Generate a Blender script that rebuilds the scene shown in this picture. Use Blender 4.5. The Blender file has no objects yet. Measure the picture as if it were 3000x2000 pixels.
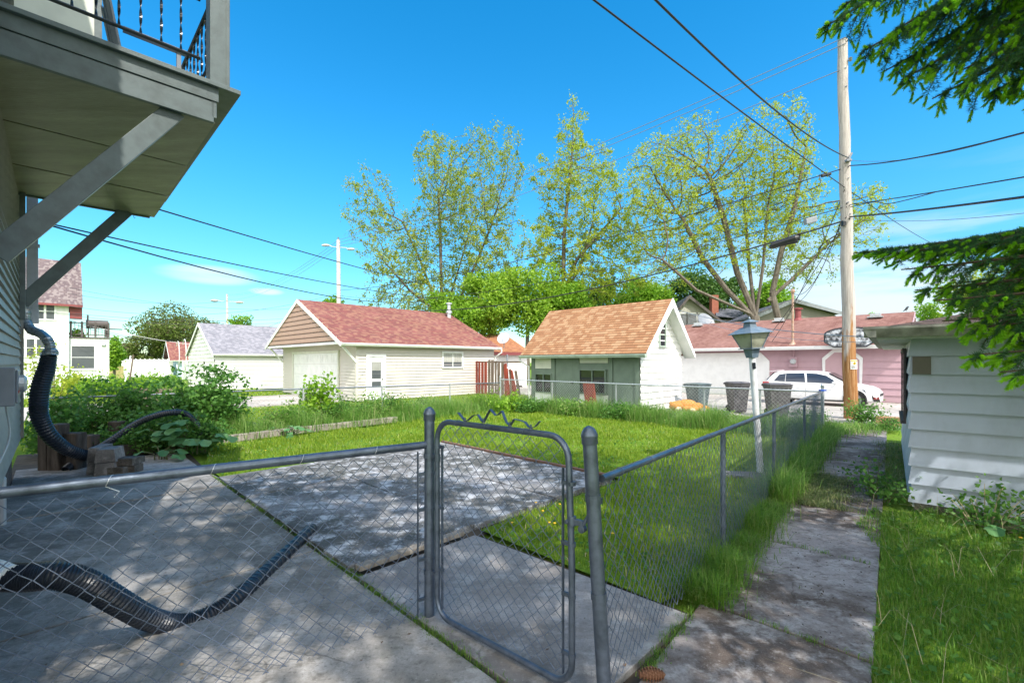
import bpy, math, random
import numpy as np
from mathutils import Vector as V

# ------------------------------------------------------------------ camera, sky, sun
sc = bpy.context.scene
H0, F, HZ = 1.8, 1333.0, 1060.0          # eye height (m), focal length and horizon row of a 3000 px wide frame
cam = bpy.data.cameras.new('Camera'); co = bpy.data.objects.new('Camera', cam)
sc.collection.objects.link(co); sc.camera = co
co.location = (0, 0, H0); co.rotation_euler = (math.radians(90), 0, 0)
cam.sensor_width = 36; cam.lens = 36 * F / 3000; cam.shift_y = (HZ - 1000) / 3000
cam.clip_start = 0.05; cam.clip_end = 3000
SUN_H = V((.494, -.87, 0)).normalized(); SUN_E = math.radians(50)
sun_dir = V((SUN_H.x * math.cos(SUN_E), SUN_H.y * math.cos(SUN_E), math.sin(SUN_E)))
sl = bpy.data.lights.new('Sun', 'SUN'); so = bpy.data.objects.new('Sun', sl); sc.collection.objects.link(so)
sl.energy = 2.75; sl.angle = math.radians(.5); sl.color = (1, .955, .88)
so.rotation_euler = sun_dir.to_track_quat('Z', 'Y').to_euler(); so.location = (8, -10, 20)
sc.view_settings.view_transform = 'Standard'; sc.view_settings.look = 'None'
sc.view_settings.exposure = 1.0; sc.view_settings.gamma = 1
sc.cycles.use_denoising = True
sc.cycles.max_bounces = 6; sc.cycles.transparent_max_bounces = 8
w = bpy.data.worlds.new('World'); sc.world = w; w.use_nodes = True
nt = w.node_tree; N = nt.nodes; L = nt.links
for n in list(N): N.remove(n)
def wn(t, **k):
    n = N.new(t)
    for a, b in k.items(): setattr(n, a, b)
    return n
def wm(op, a, b=None, c=None):
    n = wn('ShaderNodeMath', operation=op)
    for i, v in enumerate((a, b, c)):
        if v is None: continue
        if isinstance(v, (int, float)): n.inputs[i].default_value = v
        else: L.new(v, n.inputs[i])
    return n.outputs[0]
sky = wn('ShaderNodeTexSky', sky_type='NISHITA', sun_disc=False)
sky.sun_elevation = SUN_E; sky.sun_rotation = math.atan2(SUN_H.x, SUN_H.y)
sky.air_density = 1.0; sky.dust_density = 0.3; sky.ozone_density = 2.2
gm = wn('ShaderNodeGamma'); gm.inputs[1].default_value = 1.0
hs = wn('ShaderNodeHueSaturation'); hs.inputs['Hue'].default_value = .487; hs.inputs['Saturation'].default_value = 1.42; hs.inputs['Value'].default_value = 1.0
L.new(sky.outputs[0], gm.inputs[0]); L.new(gm.outputs[0], hs.inputs['Color'])
tc = wn('ShaderNodeTexCoord'); sx = wn('ShaderNodeSeparateXYZ'); L.new(tc.outputs['Generated'], sx.inputs[0])
mp = wn('ShaderNodeMapping'); mp.inputs['Scale'].default_value = (2.2, 2.2, 16); mp.inputs['Rotation'].default_value = (0, .08, 0)
L.new(tc.outputs['Generated'], mp.inputs[0])
nz = wn('ShaderNodeTexNoise'); nz.inputs['Scale'].default_value = 1.3; nz.inputs['Detail'].default_value = 5
L.new(mp.outputs[0], nz.inputs['Vector'])
def smooth(v, a, b):
    n = wn('ShaderNodeMapRange', interpolation_type='SMOOTHSTEP'); L.new(v, n.inputs[0])
    n.inputs[1].default_value = a; n.inputs[2].default_value = b; return n.outputs[0]
z = sx.outputs['Z']; x = sx.outputs['X']
band = wm('MULTIPLY', smooth(z, .34, .1), smooth(x, .15, .6))
cl = wm('MULTIPLY', smooth(wm('ADD', nz.outputs[0], wm('MULTIPLY', smooth(z, .3, .05), .16)), .50, .72), band)
# one thin wisp low in the left part of the sky
def wisp(cx, cz, rx, rz, s):
    dx = wm('DIVIDE', wm('SUBTRACT', x, cx), rx); dz = wm('DIVIDE', wm('SUBTRACT', z, cz), rz)
    r = wm('ADD', wm('MULTIPLY', dx, dx), wm('MULTIPLY', dz, dz))
    return wm('MULTIPLY', wm('MULTIPLY', smooth(r, 1, 0), smooth(nz.outputs[0], .1, .5)), s)
cl = wm('MINIMUM', wm('ADD', wm('MULTIPLY', cl, .85), wm('ADD', wisp(-.545, .157, .075, .020, 1.0), wisp(-.47, .135, .03, .008, .8))), 1)
hz_ = wn('ShaderNodeMixRGB'); L.new(smooth(z, -.02, .42), hz_.inputs[0]); hz_.inputs[1].default_value = (.52, .66, .66, 1); hz_.inputs[2].default_value = (.78, .95, 1.0, 1)
hm = wn('ShaderNodeMixRGB', blend_type='MULTIPLY'); hm.inputs[0].default_value = 1; L.new(hs.outputs[0], hm.inputs[1]); L.new(hz_.outputs[0], hm.inputs[2])
mx = wn('ShaderNodeMixRGB'); L.new(cl, mx.inputs[0]); L.new(hm.outputs[0], mx.inputs[1]); mx.inputs[2].default_value = (3.3, 3.6, 3.8, 1)
# bright cloud added to the unseen sky behind the viewer, to fill the shade
yb = sx.outputs['Y']; cb = wm('MULTIPLY', smooth(yb, .12, -.35), smooth(nz.outputs[0], .30, .55)); mx2 = wn('ShaderNodeMixRGB'); L.new(wm('MULTIPLY', cb, wm('MULTIPLY', smooth(z, -.02, .05), .9)), mx2.inputs[0]); L.new(mx.outputs[0], mx2.inputs[1]); mx2.inputs[2].default_value = (12.5, 11.6, 10.6, 1); mx = mx2
bg = wn('ShaderNodeBackground'); bg.inputs[1].default_value = .15
L.new(mx.outputs[0], bg.inputs[0]); ow = wn('ShaderNodeOutputWorld'); L.new(bg.outputs[0], ow.inputs[0])

# ------------------------------------------------------------------ helpers
R = random.Random(7); NR = np.random.RandomState(11)
U = V((.704, .710, 0)); W = V((-.710, .704, 0)); Z = V((0, 0, 1))   # the two directions of the lots
DF = V((.640, .768, 0))                                             # the side fence, path and grey shed
def G(px, py): d = H0 * F / (py - HZ); return V(((px - 1500) / F * d, d, 0))       # point on the ground
def D(px, py, d): return V(((px - 1500) / F * d, d, H0 + (HZ - py) / F * d))        # point at a distance
def AB(a, b, z=0): return U * a + W * b + Z * z
def along(P, Dr, px):
    r = (px - 1500) / F; s = (r * P.y - P.x) / (Dr.x - r * Dr.y); return V((P.x + Dr.x * s, P.y + Dr.y * s, 0))
def zat(P, py): return H0 + (HZ - py) / F * P.y
def onp(P, Dr, px, py): q = along(P, Dr, px); q.z = zat(q, py); return q
COL = sc.collection
def tag(o, label=None, cat=None, group=None, kind=None):
    for k, v in (('label', label), ('category', cat), ('group', group), ('kind', kind)):
        if v: o[k] = v
    return o
def thing(name, label, cat, loc=(0, 0, 0), group=None):
    o = bpy.data.objects.new(name, None); COL.objects.link(o); o.location = V(loc); o.empty_display_size = .3
    return tag(o, label, cat, group)
def origin(o):
    p = V((0, 0, 0))
    while o is not None: p += V(o.location); o = o.parent
    return p
class MB:
    def __init__(s): s.v = []; s.f = []; s.uv = {}; s.sm = False
    def quad(s, a, b, c, d, uv=None):
        i = len(s.v); s.v += [tuple(a), tuple(b), tuple(c), tuple(d)]; s.f.append((i, i+1, i+2, i+3))
        if uv: s.uv[len(s.f)-1] = uv
    def poly(s, pts):
        i = len(s.v); s.v += [tuple(p) for p in pts]; s.f.append(tuple(range(i, i+len(pts)))); return s
    def box(s, O, A, B, C):
        O, A, B, C = V(O), V(A), V(B), V(C)
        if A.cross(B).dot(C) < 0: A, B = B, A
        i = len(s.v)
        for p in (O, O+A, O+A+B, O+B, O+C, O+A+C, O+A+B+C, O+B+C): s.v.append(tuple(p))
        for q in ((3,2,1,0), (4,5,6,7), (0,1,5,4), (1,2,6,5), (2,3,7,6), (3,0,4,7)): s.f.append(tuple(i+k for k in q))
        return s
    def cbox(s, c, A, B, C):      # centred in A and B, rising along C
        return s.box(V(c) - V(A)/2 - V(B)/2, A, B, C)
    def prism(s, pts, E):
        i = len(s.v); n = len(pts); E = V(E)
        s.v += [tuple(p) for p in pts] + [tuple(V(p)+E) for p in pts]
        nn = V((0, 0, 0))
        for k in range(n): nn += V(pts[k]).cross(V(pts[(k+1) % n]))
        flip = nn.dot(E) > 0
        f = [tuple(range(i, i+n))[::-1], tuple(range(i+n, i+2*n))] + [(i+k, i+(k+1) % n, i+n+(k+1) % n, i+n+k) for k in range(n)]
        s.f += f if flip else [q[::-1] for q in f]
        return s
    def tube(s, pts, r, n=8, cap=True, sq=1.0, up=None):
        pts = [V(p) for p in pts]; m = len(pts)
        rr = r if isinstance(r, (list, tuple)) else [r]*m
        t0 = (pts[1]-pts[0]).normalized(); ref = V(up) if up else (Z if abs(t0.z) < .9 else V((1, 0, 0)))
        nrm = (ref - t0*ref.dot(t0)).normalized(); i0 = len(s.v)
        for k in range(m):
            t = (pts[min(k+1, m-1)] - pts[max(k-1, 0)])
            t = t.normalized() if t.length > 1e-9 else t0
            nrm = nrm - t*nrm.dot(t); nrm = nrm.normalized() if nrm.length > 1e-6 else t.orthogonal().normalized()
            b = t.cross(nrm)
            for j in range(n):
                a = 2*math.pi*(j+.5)/n; s.v.append(tuple(pts[k] + nrm*(math.cos(a)*rr[k]) + b*(math.sin(a)*rr[k]*sq)))
        for k in range(m-1):
            for j in range(n):
                a, b2 = i0+k*n+j, i0+k*n+(j+1) % n; s.f.append((a, b2, b2+n, a+n))
        if cap: s.f.append(tuple(range(i0, i0+n))[::-1]); s.f.append(tuple(range(i0+(m-1)*n, i0+m*n)))
        return s
    def lathe(s, c, prof, n=16, axis=None):
        c = V(c); ax = V(axis).normalized() if axis else Z; e1 = ax.orthogonal().normalized(); e2 = ax.cross(e1); i0 = len(s.v)
        for r, h in prof:
            for j in range(n):
                a = 2*math.pi*(j+.5)/n; s.v.append(tuple(c + ax*h + e1*(r*math.cos(a)) + e2*(r*math.sin(a))))
        for k in range(len(prof)-1):
            for j in range(n):
                a, b = i0+k*n+j, i0+k*n+(j+1) % n; s.f.append((a, b, b+n, a+n))
        s.f.append(tuple(range(i0, i0+n))[::-1]); s.f.append(tuple(range(i0+(len(prof)-1)*n, i0+len(prof)*n)))
        return s
    def blob(s, c, rx, ry, rz, A=None, seg=14, jit=0.0):
        A = V(A).normalized() if A else V((1, 0, 0)); B = Z.cross(A).normalized(); c = V(c); i0 = len(s.v); m = seg//2
        for k in range(m+1):
            th = math.pi*k/m
            for j in range(seg):
                ph = 2*math.pi*j/seg; q = 1 + R.uniform(-jit, jit)
                s.v.append(tuple(c + A*(rx*math.sin(th)*math.cos(ph)*q) + B*(ry*math.sin(th)*math.sin(ph)*q) + Z*(rz*math.cos(th)*q)))
        for k in range(m):
            for j in range(seg):
                a, b = i0+k*seg+j, i0+k*seg+(j+1) % seg; s.f.append((a, a+seg, b+seg, b))
        return s
    def lap(s, O, Ud, Vd, Nd, Hh, ext, course, proj, v0=0.0, jag=0.0):
        O, Ud, Vd, Nd = V(O), V(Ud), V(Vd), V(Nd); v = v0
        while v < Hh - 1e-4:
            v1 = min(v + course, Hh); a0, a1 = ext(v); b0, b1 = ext(v1)
            if a1 - a0 > .01:
                P = lambda u, vv, nn: O + Ud*u + Vd*vv + Nd*nn
                s.quad(P(a0, v, proj), P(a1, v, proj), P(b1, v1+.004, .003), P(b0, v1+.004, .003), [(a0, v), (a1, v), (b1, v1), (b0, v1)])
                s.quad(P(a0, v, 0), P(a1, v, 0), P(a1, v, proj), P(a0, v, proj), [(a0, v), (a1, v), (a1, v), (a0, v)])
            v = v1
        return s
    def build(s, name, mat, parent=None, smooth=False, kind=None, bevel=0):
        me = bpy.data.meshes.new(name); o = origin(parent)
        vv = np.array(s.v, dtype=np.float64) - np.array(o) if s.v else np.zeros((0, 3))
        me.from_pydata(vv.tolist(), [], s.f); me.materials.append(mat)
        if s.uv:
            ul = me.uv_layers.new(name='UVMap')
            for i, uv in s.uv.items():
                p = me.polygons[i]
                for k, li in enumerate(p.loop_indices): ul.data[li].uv = uv[k]
        if smooth:
            me.polygons.foreach_set('use_smooth', [True]*len(me.polygons))
            try: me.set_sharp_from_angle(angle=math.radians(40))
            except Exception: pass
        me.validate(); me.update()
        ob = bpy.data.objects.new(name, me); COL.objects.link(ob)
        if parent is not None: ob.parent = parent
        if kind: ob['kind'] = kind
        if bevel:
            b = ob.modifiers.new('bevel', 'BEVEL'); b.width = bevel; b.segments = 2; b.limit_method = 'ANGLE'
        return ob
def npmesh(name, verts, faces, mat, parent=None, kind=None):
    """verts (n,3) array, faces (m,k) array of equal size k"""
    me = bpy.data.meshes.new(name); o = np.array(origin(parent)); verts = (verts - o).astype(np.float32); m, k = faces.shape
    me.vertices.add(len(verts)); me.vertices.foreach_set('co', verts.ravel())
    me.loops.add(m*k); me.loops.foreach_set('vertex_index', faces.astype(np.int32).ravel())
    me.polygons.add(m); me.polygons.foreach_set('loop_start', np.arange(0, m*k, k, dtype=np.int32))
    try: me.polygons.foreach_set('loop_total', np.full(m, k, dtype=np.int32))
    except Exception: pass
    me.materials.append(mat); me.update(calc_edges=True)
    ob = bpy.data.objects.new(name, me); COL.objects.link(ob)
    if parent is not None: ob.parent = parent
    if kind: ob['kind'] = kind
    return ob
# ---- materials
def hexc(r, g, b): return (r, g, b, 1)
class M:
    def __init__(s, name):
        s.m = bpy.data.materials.new(name); s.m.use_nodes = True; s.nt = s.m.node_tree; s.n = s.nt.nodes; s.l = s.nt.links
        s.b = s.n['Principled BSDF']; s.out = s.n['Material Output']; s.tc = None
    def node(s, t, **k):
        n = s.n.new(t)
        for a, b in k.items():
            if a in ('operation', 'blend_type', 'feature', 'interpolation_type', 'offset', 'noise_dimensions', 'wave_type', 'bands_direction', 'wave_profile'): setattr(n, a, b)
        return n
    def coord(s, scale=(1, 1, 1), src='Object'):
        t = s.node('ShaderNodeTexCoord'); m = s.node('ShaderNodeMapping'); m.inputs['Scale'].default_value = scale
        s.l.new(t.outputs[src], m.inputs[0]); return m.outputs[0]
    def noise(s, scale, detail=4, vec=None, rough=.55):
        n = s.node('ShaderNodeTexNoise'); n.inputs['Scale'].default_value = scale; n.inputs['Detail'].default_value = detail; n.inputs['Roughness'].default_value = rough
        s.l.new(vec if vec is not None else s.coord(), n.inputs['Vector']); return n.outputs[0]
    def ramp(s, fac, stops):
        n = s.node('ShaderNodeValToRGB'); e = n.color_ramp.elements
        e[0].position = stops[0][0]; e[0].color = hexc(*stops[0][1]); e[1].position = stops[-1][0]; e[1].color = hexc(*stops[-1][1])
        for p, c in stops[1:-1]: q = e.new(p); q.color = hexc(*c)
        s.l.new(fac, n.inputs[0]); return n.outputs[0]
    def mix(s, fac, a, b, mode='MIX'):
        n = s.node('ShaderNodeMixRGB', blend_type=mode)
        for i, v in ((0, fac), (1, a), (2, b)):
            if isinstance(v, (int, float)): n.inputs[i].default_value = v
            elif isinstance(v, tuple): n.inputs[i].default_value = hexc(*v)
            else: s.l.new(v, n.inputs[i])
        return n.outputs[0]
    def mr(s, v, a, b, c=0, d=1):
        n = s.node('ShaderNodeMapRange'); s.l.new(v, n.inputs[0])
        for i, q in enumerate((a, b, c, d)): n.inputs[i+1].default_value = q
        return n.outputs[0]
    def bump(s, h, strength=.3, dist=.01):
        n = s.node('ShaderNodeBump'); n.inputs['Strength'].default_value = strength; n.inputs['Distance'].default_value = dist
        s.l.new(h, n.inputs['Height']); s.l.new(n.outputs[0], s.b.inputs['Normal'])
    def col(s, c):
        if isinstance(c, tuple): s.b.inputs['Base Color'].default_value = hexc(*c)
        else: s.l.new(c, s.b.inputs['Base Color'])
    def set(s, rough=.6, metal=0, spec=None):
        s.b.inputs['Roughness'].default_value = rough; s.b.inputs['Metallic'].default_value = metal
        if spec is not None: s.b.inputs['Specular IOR Level'].default_value = spec
        return s.m
def paint(name, c, rough=.55, dirt=.15, dc=None, scale=3, metal=0, bump=.08, fine=60):
    m = M(name); dc = dc or tuple(q*.55 for q in c)
    n = m.noise(scale, 6); f = m.mr(n, .42, .75, 0, dirt*2)
    m.col(m.mix(f, c, dc)); m.bump(m.noise(fine, 3), bump, .004); return m.set(rough, metal)
def siding(name, c, rough=.5, dirt=.2, dc=None):
    m = M(name); dc = dc or (c[0]*.6, c[1]*.57, c[2]*.52)
    v = m.coord((1.2, 1.2, .5)); n = m.noise(2.2, 7, v, .65); f = m.mr(n, .45, .8, 0, dirt*2)
    g = m.noise(40, 2, m.coord((.3, .3, 3)))
    m.col(m.mix(m.mr(g, .3, .7, 0, .12), m.mix(f, c, dc), tuple(q*.8 for q in c))); m.bump(g, .06, .003); return m.set(rough)
def shingle(name, c1, c2, c3, wd=.33, row=.145, fade=.12):
    m = M(name); t = m.node('ShaderNodeTexCoord'); b = m.node('ShaderNodeTexBrick')
    m.l.new(t.outputs['UV'], b.inputs['Vector']); b.inputs['Scale'].default_value = 1
    b.inputs['Brick Width'].default_value = wd; b.inputs['Row Height'].default_value = row; b.inputs['Mortar Size'].default_value = .005
    b.inputs['Mortar Smooth'].default_value = .3; b.inputs['Bias'].default_value = 0; b.offset = .37; b.squash = 1
    b.inputs['Color1'].default_value = hexc(*c1); b.inputs['Color2'].default_value = hexc(*c2); b.inputs['Mortar'].default_value = hexc(*[q*.35 for q in c1])
    b2 = m.node('ShaderNodeTexBrick'); m.l.new(t.outputs['UV'], b2.inputs['Vector']); b2.inputs['Scale'].default_value = 1
    b2.inputs['Brick Width'].default_value = wd*.55; b2.inputs['Row Height'].default_value = row; b2.inputs['Mortar Size'].default_value = 0; b2.offset = .61
    b2.inputs['Color1'].default_value = (0, 0, 0, 1); b2.inputs['Color2'].default_value = (1, 1, 1, 1)
    c = m.mix(m.mr(b2.outputs['Color'], .55, .7, 0, .8), b.outputs['Color'], c3)
    n = m.noise(90, 2); c = m.mix(m.mr(n, .3, .7, 0, .25), c, tuple(q*.6 for q in c1))
    c = m.mix(m.mr(m.noise(.7, 4), .4, .7, 0, fade), c, tuple(min(1, q*1.5+.1) for q in c1))
    m.col(c); m.bump(n, .2, .004); return m.set(.9, 0, .2)
def leafmat(name, cols, trans=.35, rough=.5):
    m = M(name); g = m.node('ShaderNodeNewGeometry'); st = [(i/(len(cols)-1) if len(cols) > 1 else 0, c) for i, c in enumerate(cols)]
    c = m.ramp(g.outputs['Random Per Island'], st); m.col(c); m.set(rough, 0, .35)
    t = m.node('ShaderNodeBsdfTranslucent'); m.l.new(m.mix(.5, c, (c0 := tuple(min(1, q*1.6) for q in cols[len(cols)//2]))), t.inputs[0])
    mx = m.node('ShaderNodeMixShader'); mx.inputs[0].default_value = trans
    m.l.new(m.b.outputs[0], mx.inputs[1]); m.l.new(t.outputs[0], mx.inputs[2]); m.l.new(mx.outputs[0], m.out.inputs[0]); return m.m
def bark(name, c1, c2, sc_=9):
    m = M(name); n = m.noise(sc_, 8, m.coord((1, 1, .18)), .7); m.col(m.ramp(n, [(.3, c1), (.7, c2)])); m.bump(n, .7, .03); return m.set(.9, 0, .2)
def concrete(name, c, dark, pale, moss=None, jscale=1, amt=.7):
    m = M(name); big = m.noise(.55*jscale, 8, None, .62); mid = m.noise(2.7*jscale, 8, None, .7); fine = m.noise(85, 3, None, .7)
    v = m.node('ShaderNodeTexVoronoi'); v.inputs['Scale'].default_value = 120; m.l.new(m.coord(), v.inputs['Vector'])
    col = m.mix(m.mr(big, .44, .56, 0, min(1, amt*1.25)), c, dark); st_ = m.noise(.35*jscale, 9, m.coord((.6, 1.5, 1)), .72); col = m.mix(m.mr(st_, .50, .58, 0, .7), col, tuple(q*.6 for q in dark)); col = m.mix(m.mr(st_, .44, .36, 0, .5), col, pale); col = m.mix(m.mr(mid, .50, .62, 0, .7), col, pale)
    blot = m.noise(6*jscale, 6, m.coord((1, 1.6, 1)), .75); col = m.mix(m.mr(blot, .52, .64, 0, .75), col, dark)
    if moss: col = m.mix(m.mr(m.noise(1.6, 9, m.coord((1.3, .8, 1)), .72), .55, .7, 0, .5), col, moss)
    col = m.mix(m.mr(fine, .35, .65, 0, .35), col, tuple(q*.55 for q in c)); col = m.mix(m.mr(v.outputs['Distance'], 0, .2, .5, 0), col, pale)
    cv = m.node('ShaderNodeTexVoronoi', feature='DISTANCE_TO_EDGE'); cv.inputs['Scale'].default_value = .55*jscale; wv = m.node('ShaderNodeVectorMath', operation='MULTIPLY_ADD'); nn_ = m.node('ShaderNodeTexNoise'); nn_.inputs['Scale'].default_value = 2.2; nn_.inputs['Detail'].default_value = 6; m.l.new(m.coord(), nn_.inputs['Vector']); m.l.new(nn_.outputs['Color'], wv.inputs[0]); wv.inputs[1].default_value = (.5, .5, .5); m.l.new(m.coord(), wv.inputs[2]); m.l.new(wv.outputs[0], cv.inputs['Vector'])
    crk = m.node('ShaderNodeMath', operation='MULTIPLY'); m.l.new(m.mr(cv.outputs['Distance'], 0, .006, 1, 0), crk.inputs[0]); m.l.new(m.mr(m.noise(1.3, 3), .52, .6, 0, .55), crk.inputs[1]); col = m.mix(crk.outputs[0], col, tuple(q*.35 for q in dark))
    spk = m.noise(28, 5, None, .8); col = m.mix(m.mr(spk, .56, .66, 0, .55), col, tuple(q*.5 for q in dark)); col = m.mix(m.mr(spk, .42, .32, 0, .5), col, pale)
    m.col(col); m.bump(m.mix(.5, fine, mid), .7, .008); return m.set(.88, 0, .25)
def glassm(name, c, rough=.08): m = M(name); m.col(c); return m.set(rough, 0, .8)

MT = {}
MT['white'] = siding('white_siding', (.80, .80, .78), .5, .10)
MT['whitetrim'] = paint('white_trim', (.80, .81, .80), .45, .12)
MT['tan'] = siding('tan_siding', (.62, .575, .525), .5, .10)
MT['tanscallop'] = siding('brown_scallop', (.46, .30, .23), .6, .1)
MT['pink'] = siding('pink_siding', (.46, .30, .34), .6, .2)
MT['pinkdoor'] = siding('pink_door', (.50, .33, .36), .6, .2)
MT['shedblue'] = siding('shed_siding', (.44, .50, .61), .42, .22, (.20, .21, .23))
MT['shedwhite'] = siding('shed_white', (.62, .65, .66), .5, .35, (.25, .25, .24))
MT['shedgutter'] = paint('shed_gutter', (.36, .36, .31), .5, .5, (.12, .12, .10), 6)
MT['housesid'] = siding('house_siding', (.38, .36, .32), .55, .3, (.16, .14, .12))
MT['greengrey'] = paint('grey_green_paint', (.115, .145, .145), .42, .3, (.05, .06, .055), 7, 0, .4, 22)
MT['soffit'] = None
MT['green'] = paint('green_paint', (.17, .225, .175), .6, .2, (.07, .10, .08))
MT['greenpale'] = paint('pale_green_paint', (.42, .50, .43), .6, .3)
MT['cream'] = paint('cream_panel', (.66, .67, .58), .6, .15)
MT['bluehouse'] = siding('blue_siding', (.50, .66, .76), .5, .1)
MT['greyhouse'] = siding('grey_house_siding', (.42, .41, .36), .6, .15)
MT['darkhouse'] = siding('dark_house_siding', (.175, .168, .145), .6, .15)
MT['darktrim'] = paint('dark_trim', (.09, .075, .07), .6)
MT['redtrim'] = paint('red_trim', (.22, .05, .05), .6)
MT['r_red'] = shingle('red_shingles', (.24, .085, .075), (.18, .075, .07), (.30, .16, .11), .32, .14)
MT['r_orange'] = shingle('orange_shingles', (.37, .195, .10), (.30, .145, .075), (.45, .285, .165), .36, .135, .05)
MT['r_pink'] = shingle('faded_red_shingles', (.24, .12, .10), (.20, .095, .085), (.28, .155, .13), .3, .145, .3)
MT['r_grey'] = shingle('grey_shingles', (.25, .25, .28), (.19, .19, .22), (.32, .31, .34), .3, .14)
MT['r_dark'] = shingle('dark_shingles', (.10, .11, .13), (.07, .075, .09), (.2, .2, .23), .4, .16)
MT['r_brown'] = shingle('brown_mixed_shingles', (.17, .13, .13), (.12, .09, .10), (.27, .23, .22), .22, .17)
MT['r_shed'] = shingle('shed_shingles', (.12, .085, .07), (.09, .065, .055), (.16, .12, .1))
MT['r_hut'] = shingle('hut_shingles', (.34, .15, .08), (.28, .12, .07), (.4, .2, .1))
MT['galv'] = paint('galvanised_steel', (.27, .30, .34), .42, .35, (.14, .16, .19), 14, .75, .15, 90)
MT['galvdark'] = paint('weathered_galvanised_frame', (.16, .195, .255), .42, .5, (.08, .10, .13), 14, .7, .15, 90)
MT['galvfar'] = paint('galvanised_pipe', (.55, .58, .60), .4, .3, (.35, .36, .37), 10, .5)
MT['wire'] = paint('galvanised_wire', (.17, .21, .29), .45, .3, (.10, .12, .17), 20, .4)
MT['wirefar'] = paint('bright_wire', (.60, .62, .64), .35, .2, None, 10, .5)
MT['alu'] = paint('downspout_metal', (.42, .45, .50), .4, .2, None, 8, .4)
MT['flexalu'] = paint('crinkled_foil', (.45, .46, .46), .35, .5, (.12, .12, .12), 20, .7, .5, 30)
MT['black'] = paint('black_corrugated_plastic', (.016, .022, .034), .34, .1, (.04, .045, .05), 6, 0, .15)
MT['cable'] = paint('cable_sheath', (.02, .02, .022), .5)
MT['thincable'] = paint('cable_pale', (.16, .19, .24), .5)
MT['iron'] = paint('black_iron', (.012, .016, .022), .35)
MT['cinder'] = concrete('cinder_block', (.27, .25, .24), (.16, .15, .14), (.4, .38, .36), None, 3)
MT['cinderdark'] = concrete('mossy_paver', (.16, .14, .12), (.08, .07, .06), (.24, .22, .19), (.06, .08, .03), 3)
MT['timber'] = bark('weathered_timber', (.13, .11, .09), (.45, .40, .34), 14)
MT['timberdark'] = bark('dark_timber', (.035, .028, .024), (.12, .10, .085), 10)
MT['redwood'] = bark('peeling_red_boards', (.13, .04, .03), (.40, .08, .05), 6)
MT['oldwood'] = bark('bare_old_boards', (.10, .075, .06), (.26, .20, .16), 10)
MT['barkpale'] = bark('maple_bark', (.065, .055, .045), (.20, .175, .145), 6)
MT['barkbrown'] = bark('spruce_bark', (.06, .04, .03), (.16, .11, .08), 12)
MT['stem'] = paint('plant_stem', (.11, .12, .05), .7)
MT['twig'] = paint('dry_stem', (.40, .34, .20), .8)
MT['darkglass'] = glassm('dark_glass', (.02, .022, .026), .06)
MT['bluecarglass'] = glassm('car_glass', (.02, .03, .05), .04)
MT['window'] = glassm('window_glass', (.09, .10, .11), .1)
MT['curtain'] = paint('net_curtain', (.55, .54, .50), .8, .3)
MT['carwhite'] = paint('white_car_paint', (.80, .81, .82), .18, .03, None, 1, 0, 0)
MT['rubber'] = paint('tyre_rubber', (.02, .02, .02), .8)
MT['alloy'] = paint('alloy_wheel', (.35, .36, .38), .3, .1, None, 5, .7)
MT['red'] = paint('red_plastic', (.5, .02, .02), .3)
MT['bingreen'] = paint('green_grey_bin', (.075, .105, .11), .45, .4, (.16, .2, .2), 5)
MT['binbrown'] = paint('brown_grey_bin', (.07, .066, .074), .5, .4, (.15, .14, .15), 5)
MT['lampblue'] = paint('grey_blue_painted_metal', (.12, .17, .22), .4, .25, (.3, .33, .36), 12)
MT['lampwhite'] = paint('chipped_white_post', (.78, .80, .84), .45, .3, (.40, .38, .34), 8)
MT['plex'] = paint('cloudy_lantern_pane', (.42, .42, .32), .35, .5, (.12, .12, .08), 4)
MT['brick'] = None
MT['cardboard'] = paint('cardboard', (.42, .24, .13), .8, .15)
MT['ink'] = paint('dark_ink', (.03, .025, .02), .7)
MT['yellow'] = paint('yellow_ink', (.75, .45, .02), .5)
MT['blue'] = paint('blue_plastic', (.02, .10, .55), .4)
MT['plush'] = None
MT['plushpale'] = paint('pale_plush', (.70, .58, .42), .95, .3)
MT['soil'] = paint('soil', (.055, .042, .03), .95, .4, (.12, .09, .06), 5, 0, .6, 40)
MT['bmetal'] = paint('grey_box_metal', (.22, .24, .27), .4, .3)

m = M('soffit_plywood'); v = m.coord((.6, 3, 1)); n1 = m.noise(1.4, 6, v); n2 = m.noise(30, 4, m.coord((.25, 3, 1)), .7)
m.col(m.mix(m.mr(n2, .4, .7, 0, .4), m.ramp(n1, [(.3, (.17, .17, .115)), (.55, (.29, .285, .20)), (.75, (.40, .39, .27))]), (.07, .065, .045)))
m.bump(n2, .35, .01); MT['soffit'] = m.set(.42)
m = M('brick_wall'); b = m.node('ShaderNodeTexBrick'); t = m.node('ShaderNodeTexCoord'); m.l.new(t.outputs['UV'], b.inputs[0])
b.inputs['Scale'].default_value = 1; b.inputs['Brick Width'].default_value = .21; b.inputs['Row Height'].default_value = .075; b.inputs['Mortar Size'].default_value = .006
b.inputs['Color1'].default_value = (.16, .10, .075, 1); b.inputs['Color2'].default_value = (.11, .075, .06, 1); b.inputs['Mortar'].default_value = (.2, .19, .17, 1)
m.l.new(b.outputs[0], m.b.inputs[0]); m.bump(b.outputs[1], -.5, .01); MT['brick'] = m.set(.85)
m = M('orange_plush'); n = m.noise(26, 6, None, .8); m.col(m.ramp(n, [(.3, (.34, .12, .02)), (.7, (.72, .36, .10))])); m.bump(n, 1, .03); MT['plush'] = m.set(.95)
m = M('utility_pole_wood'); n = m.noise(9, 8, m.coord((2.6, 2.6, .10)), .8); g = m.node('ShaderNodeSeparateXYZ'); tcx = m.node('ShaderNodeTexCoord'); m.l.new(tcx.outputs['Object'], g.inputs[0])
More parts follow.
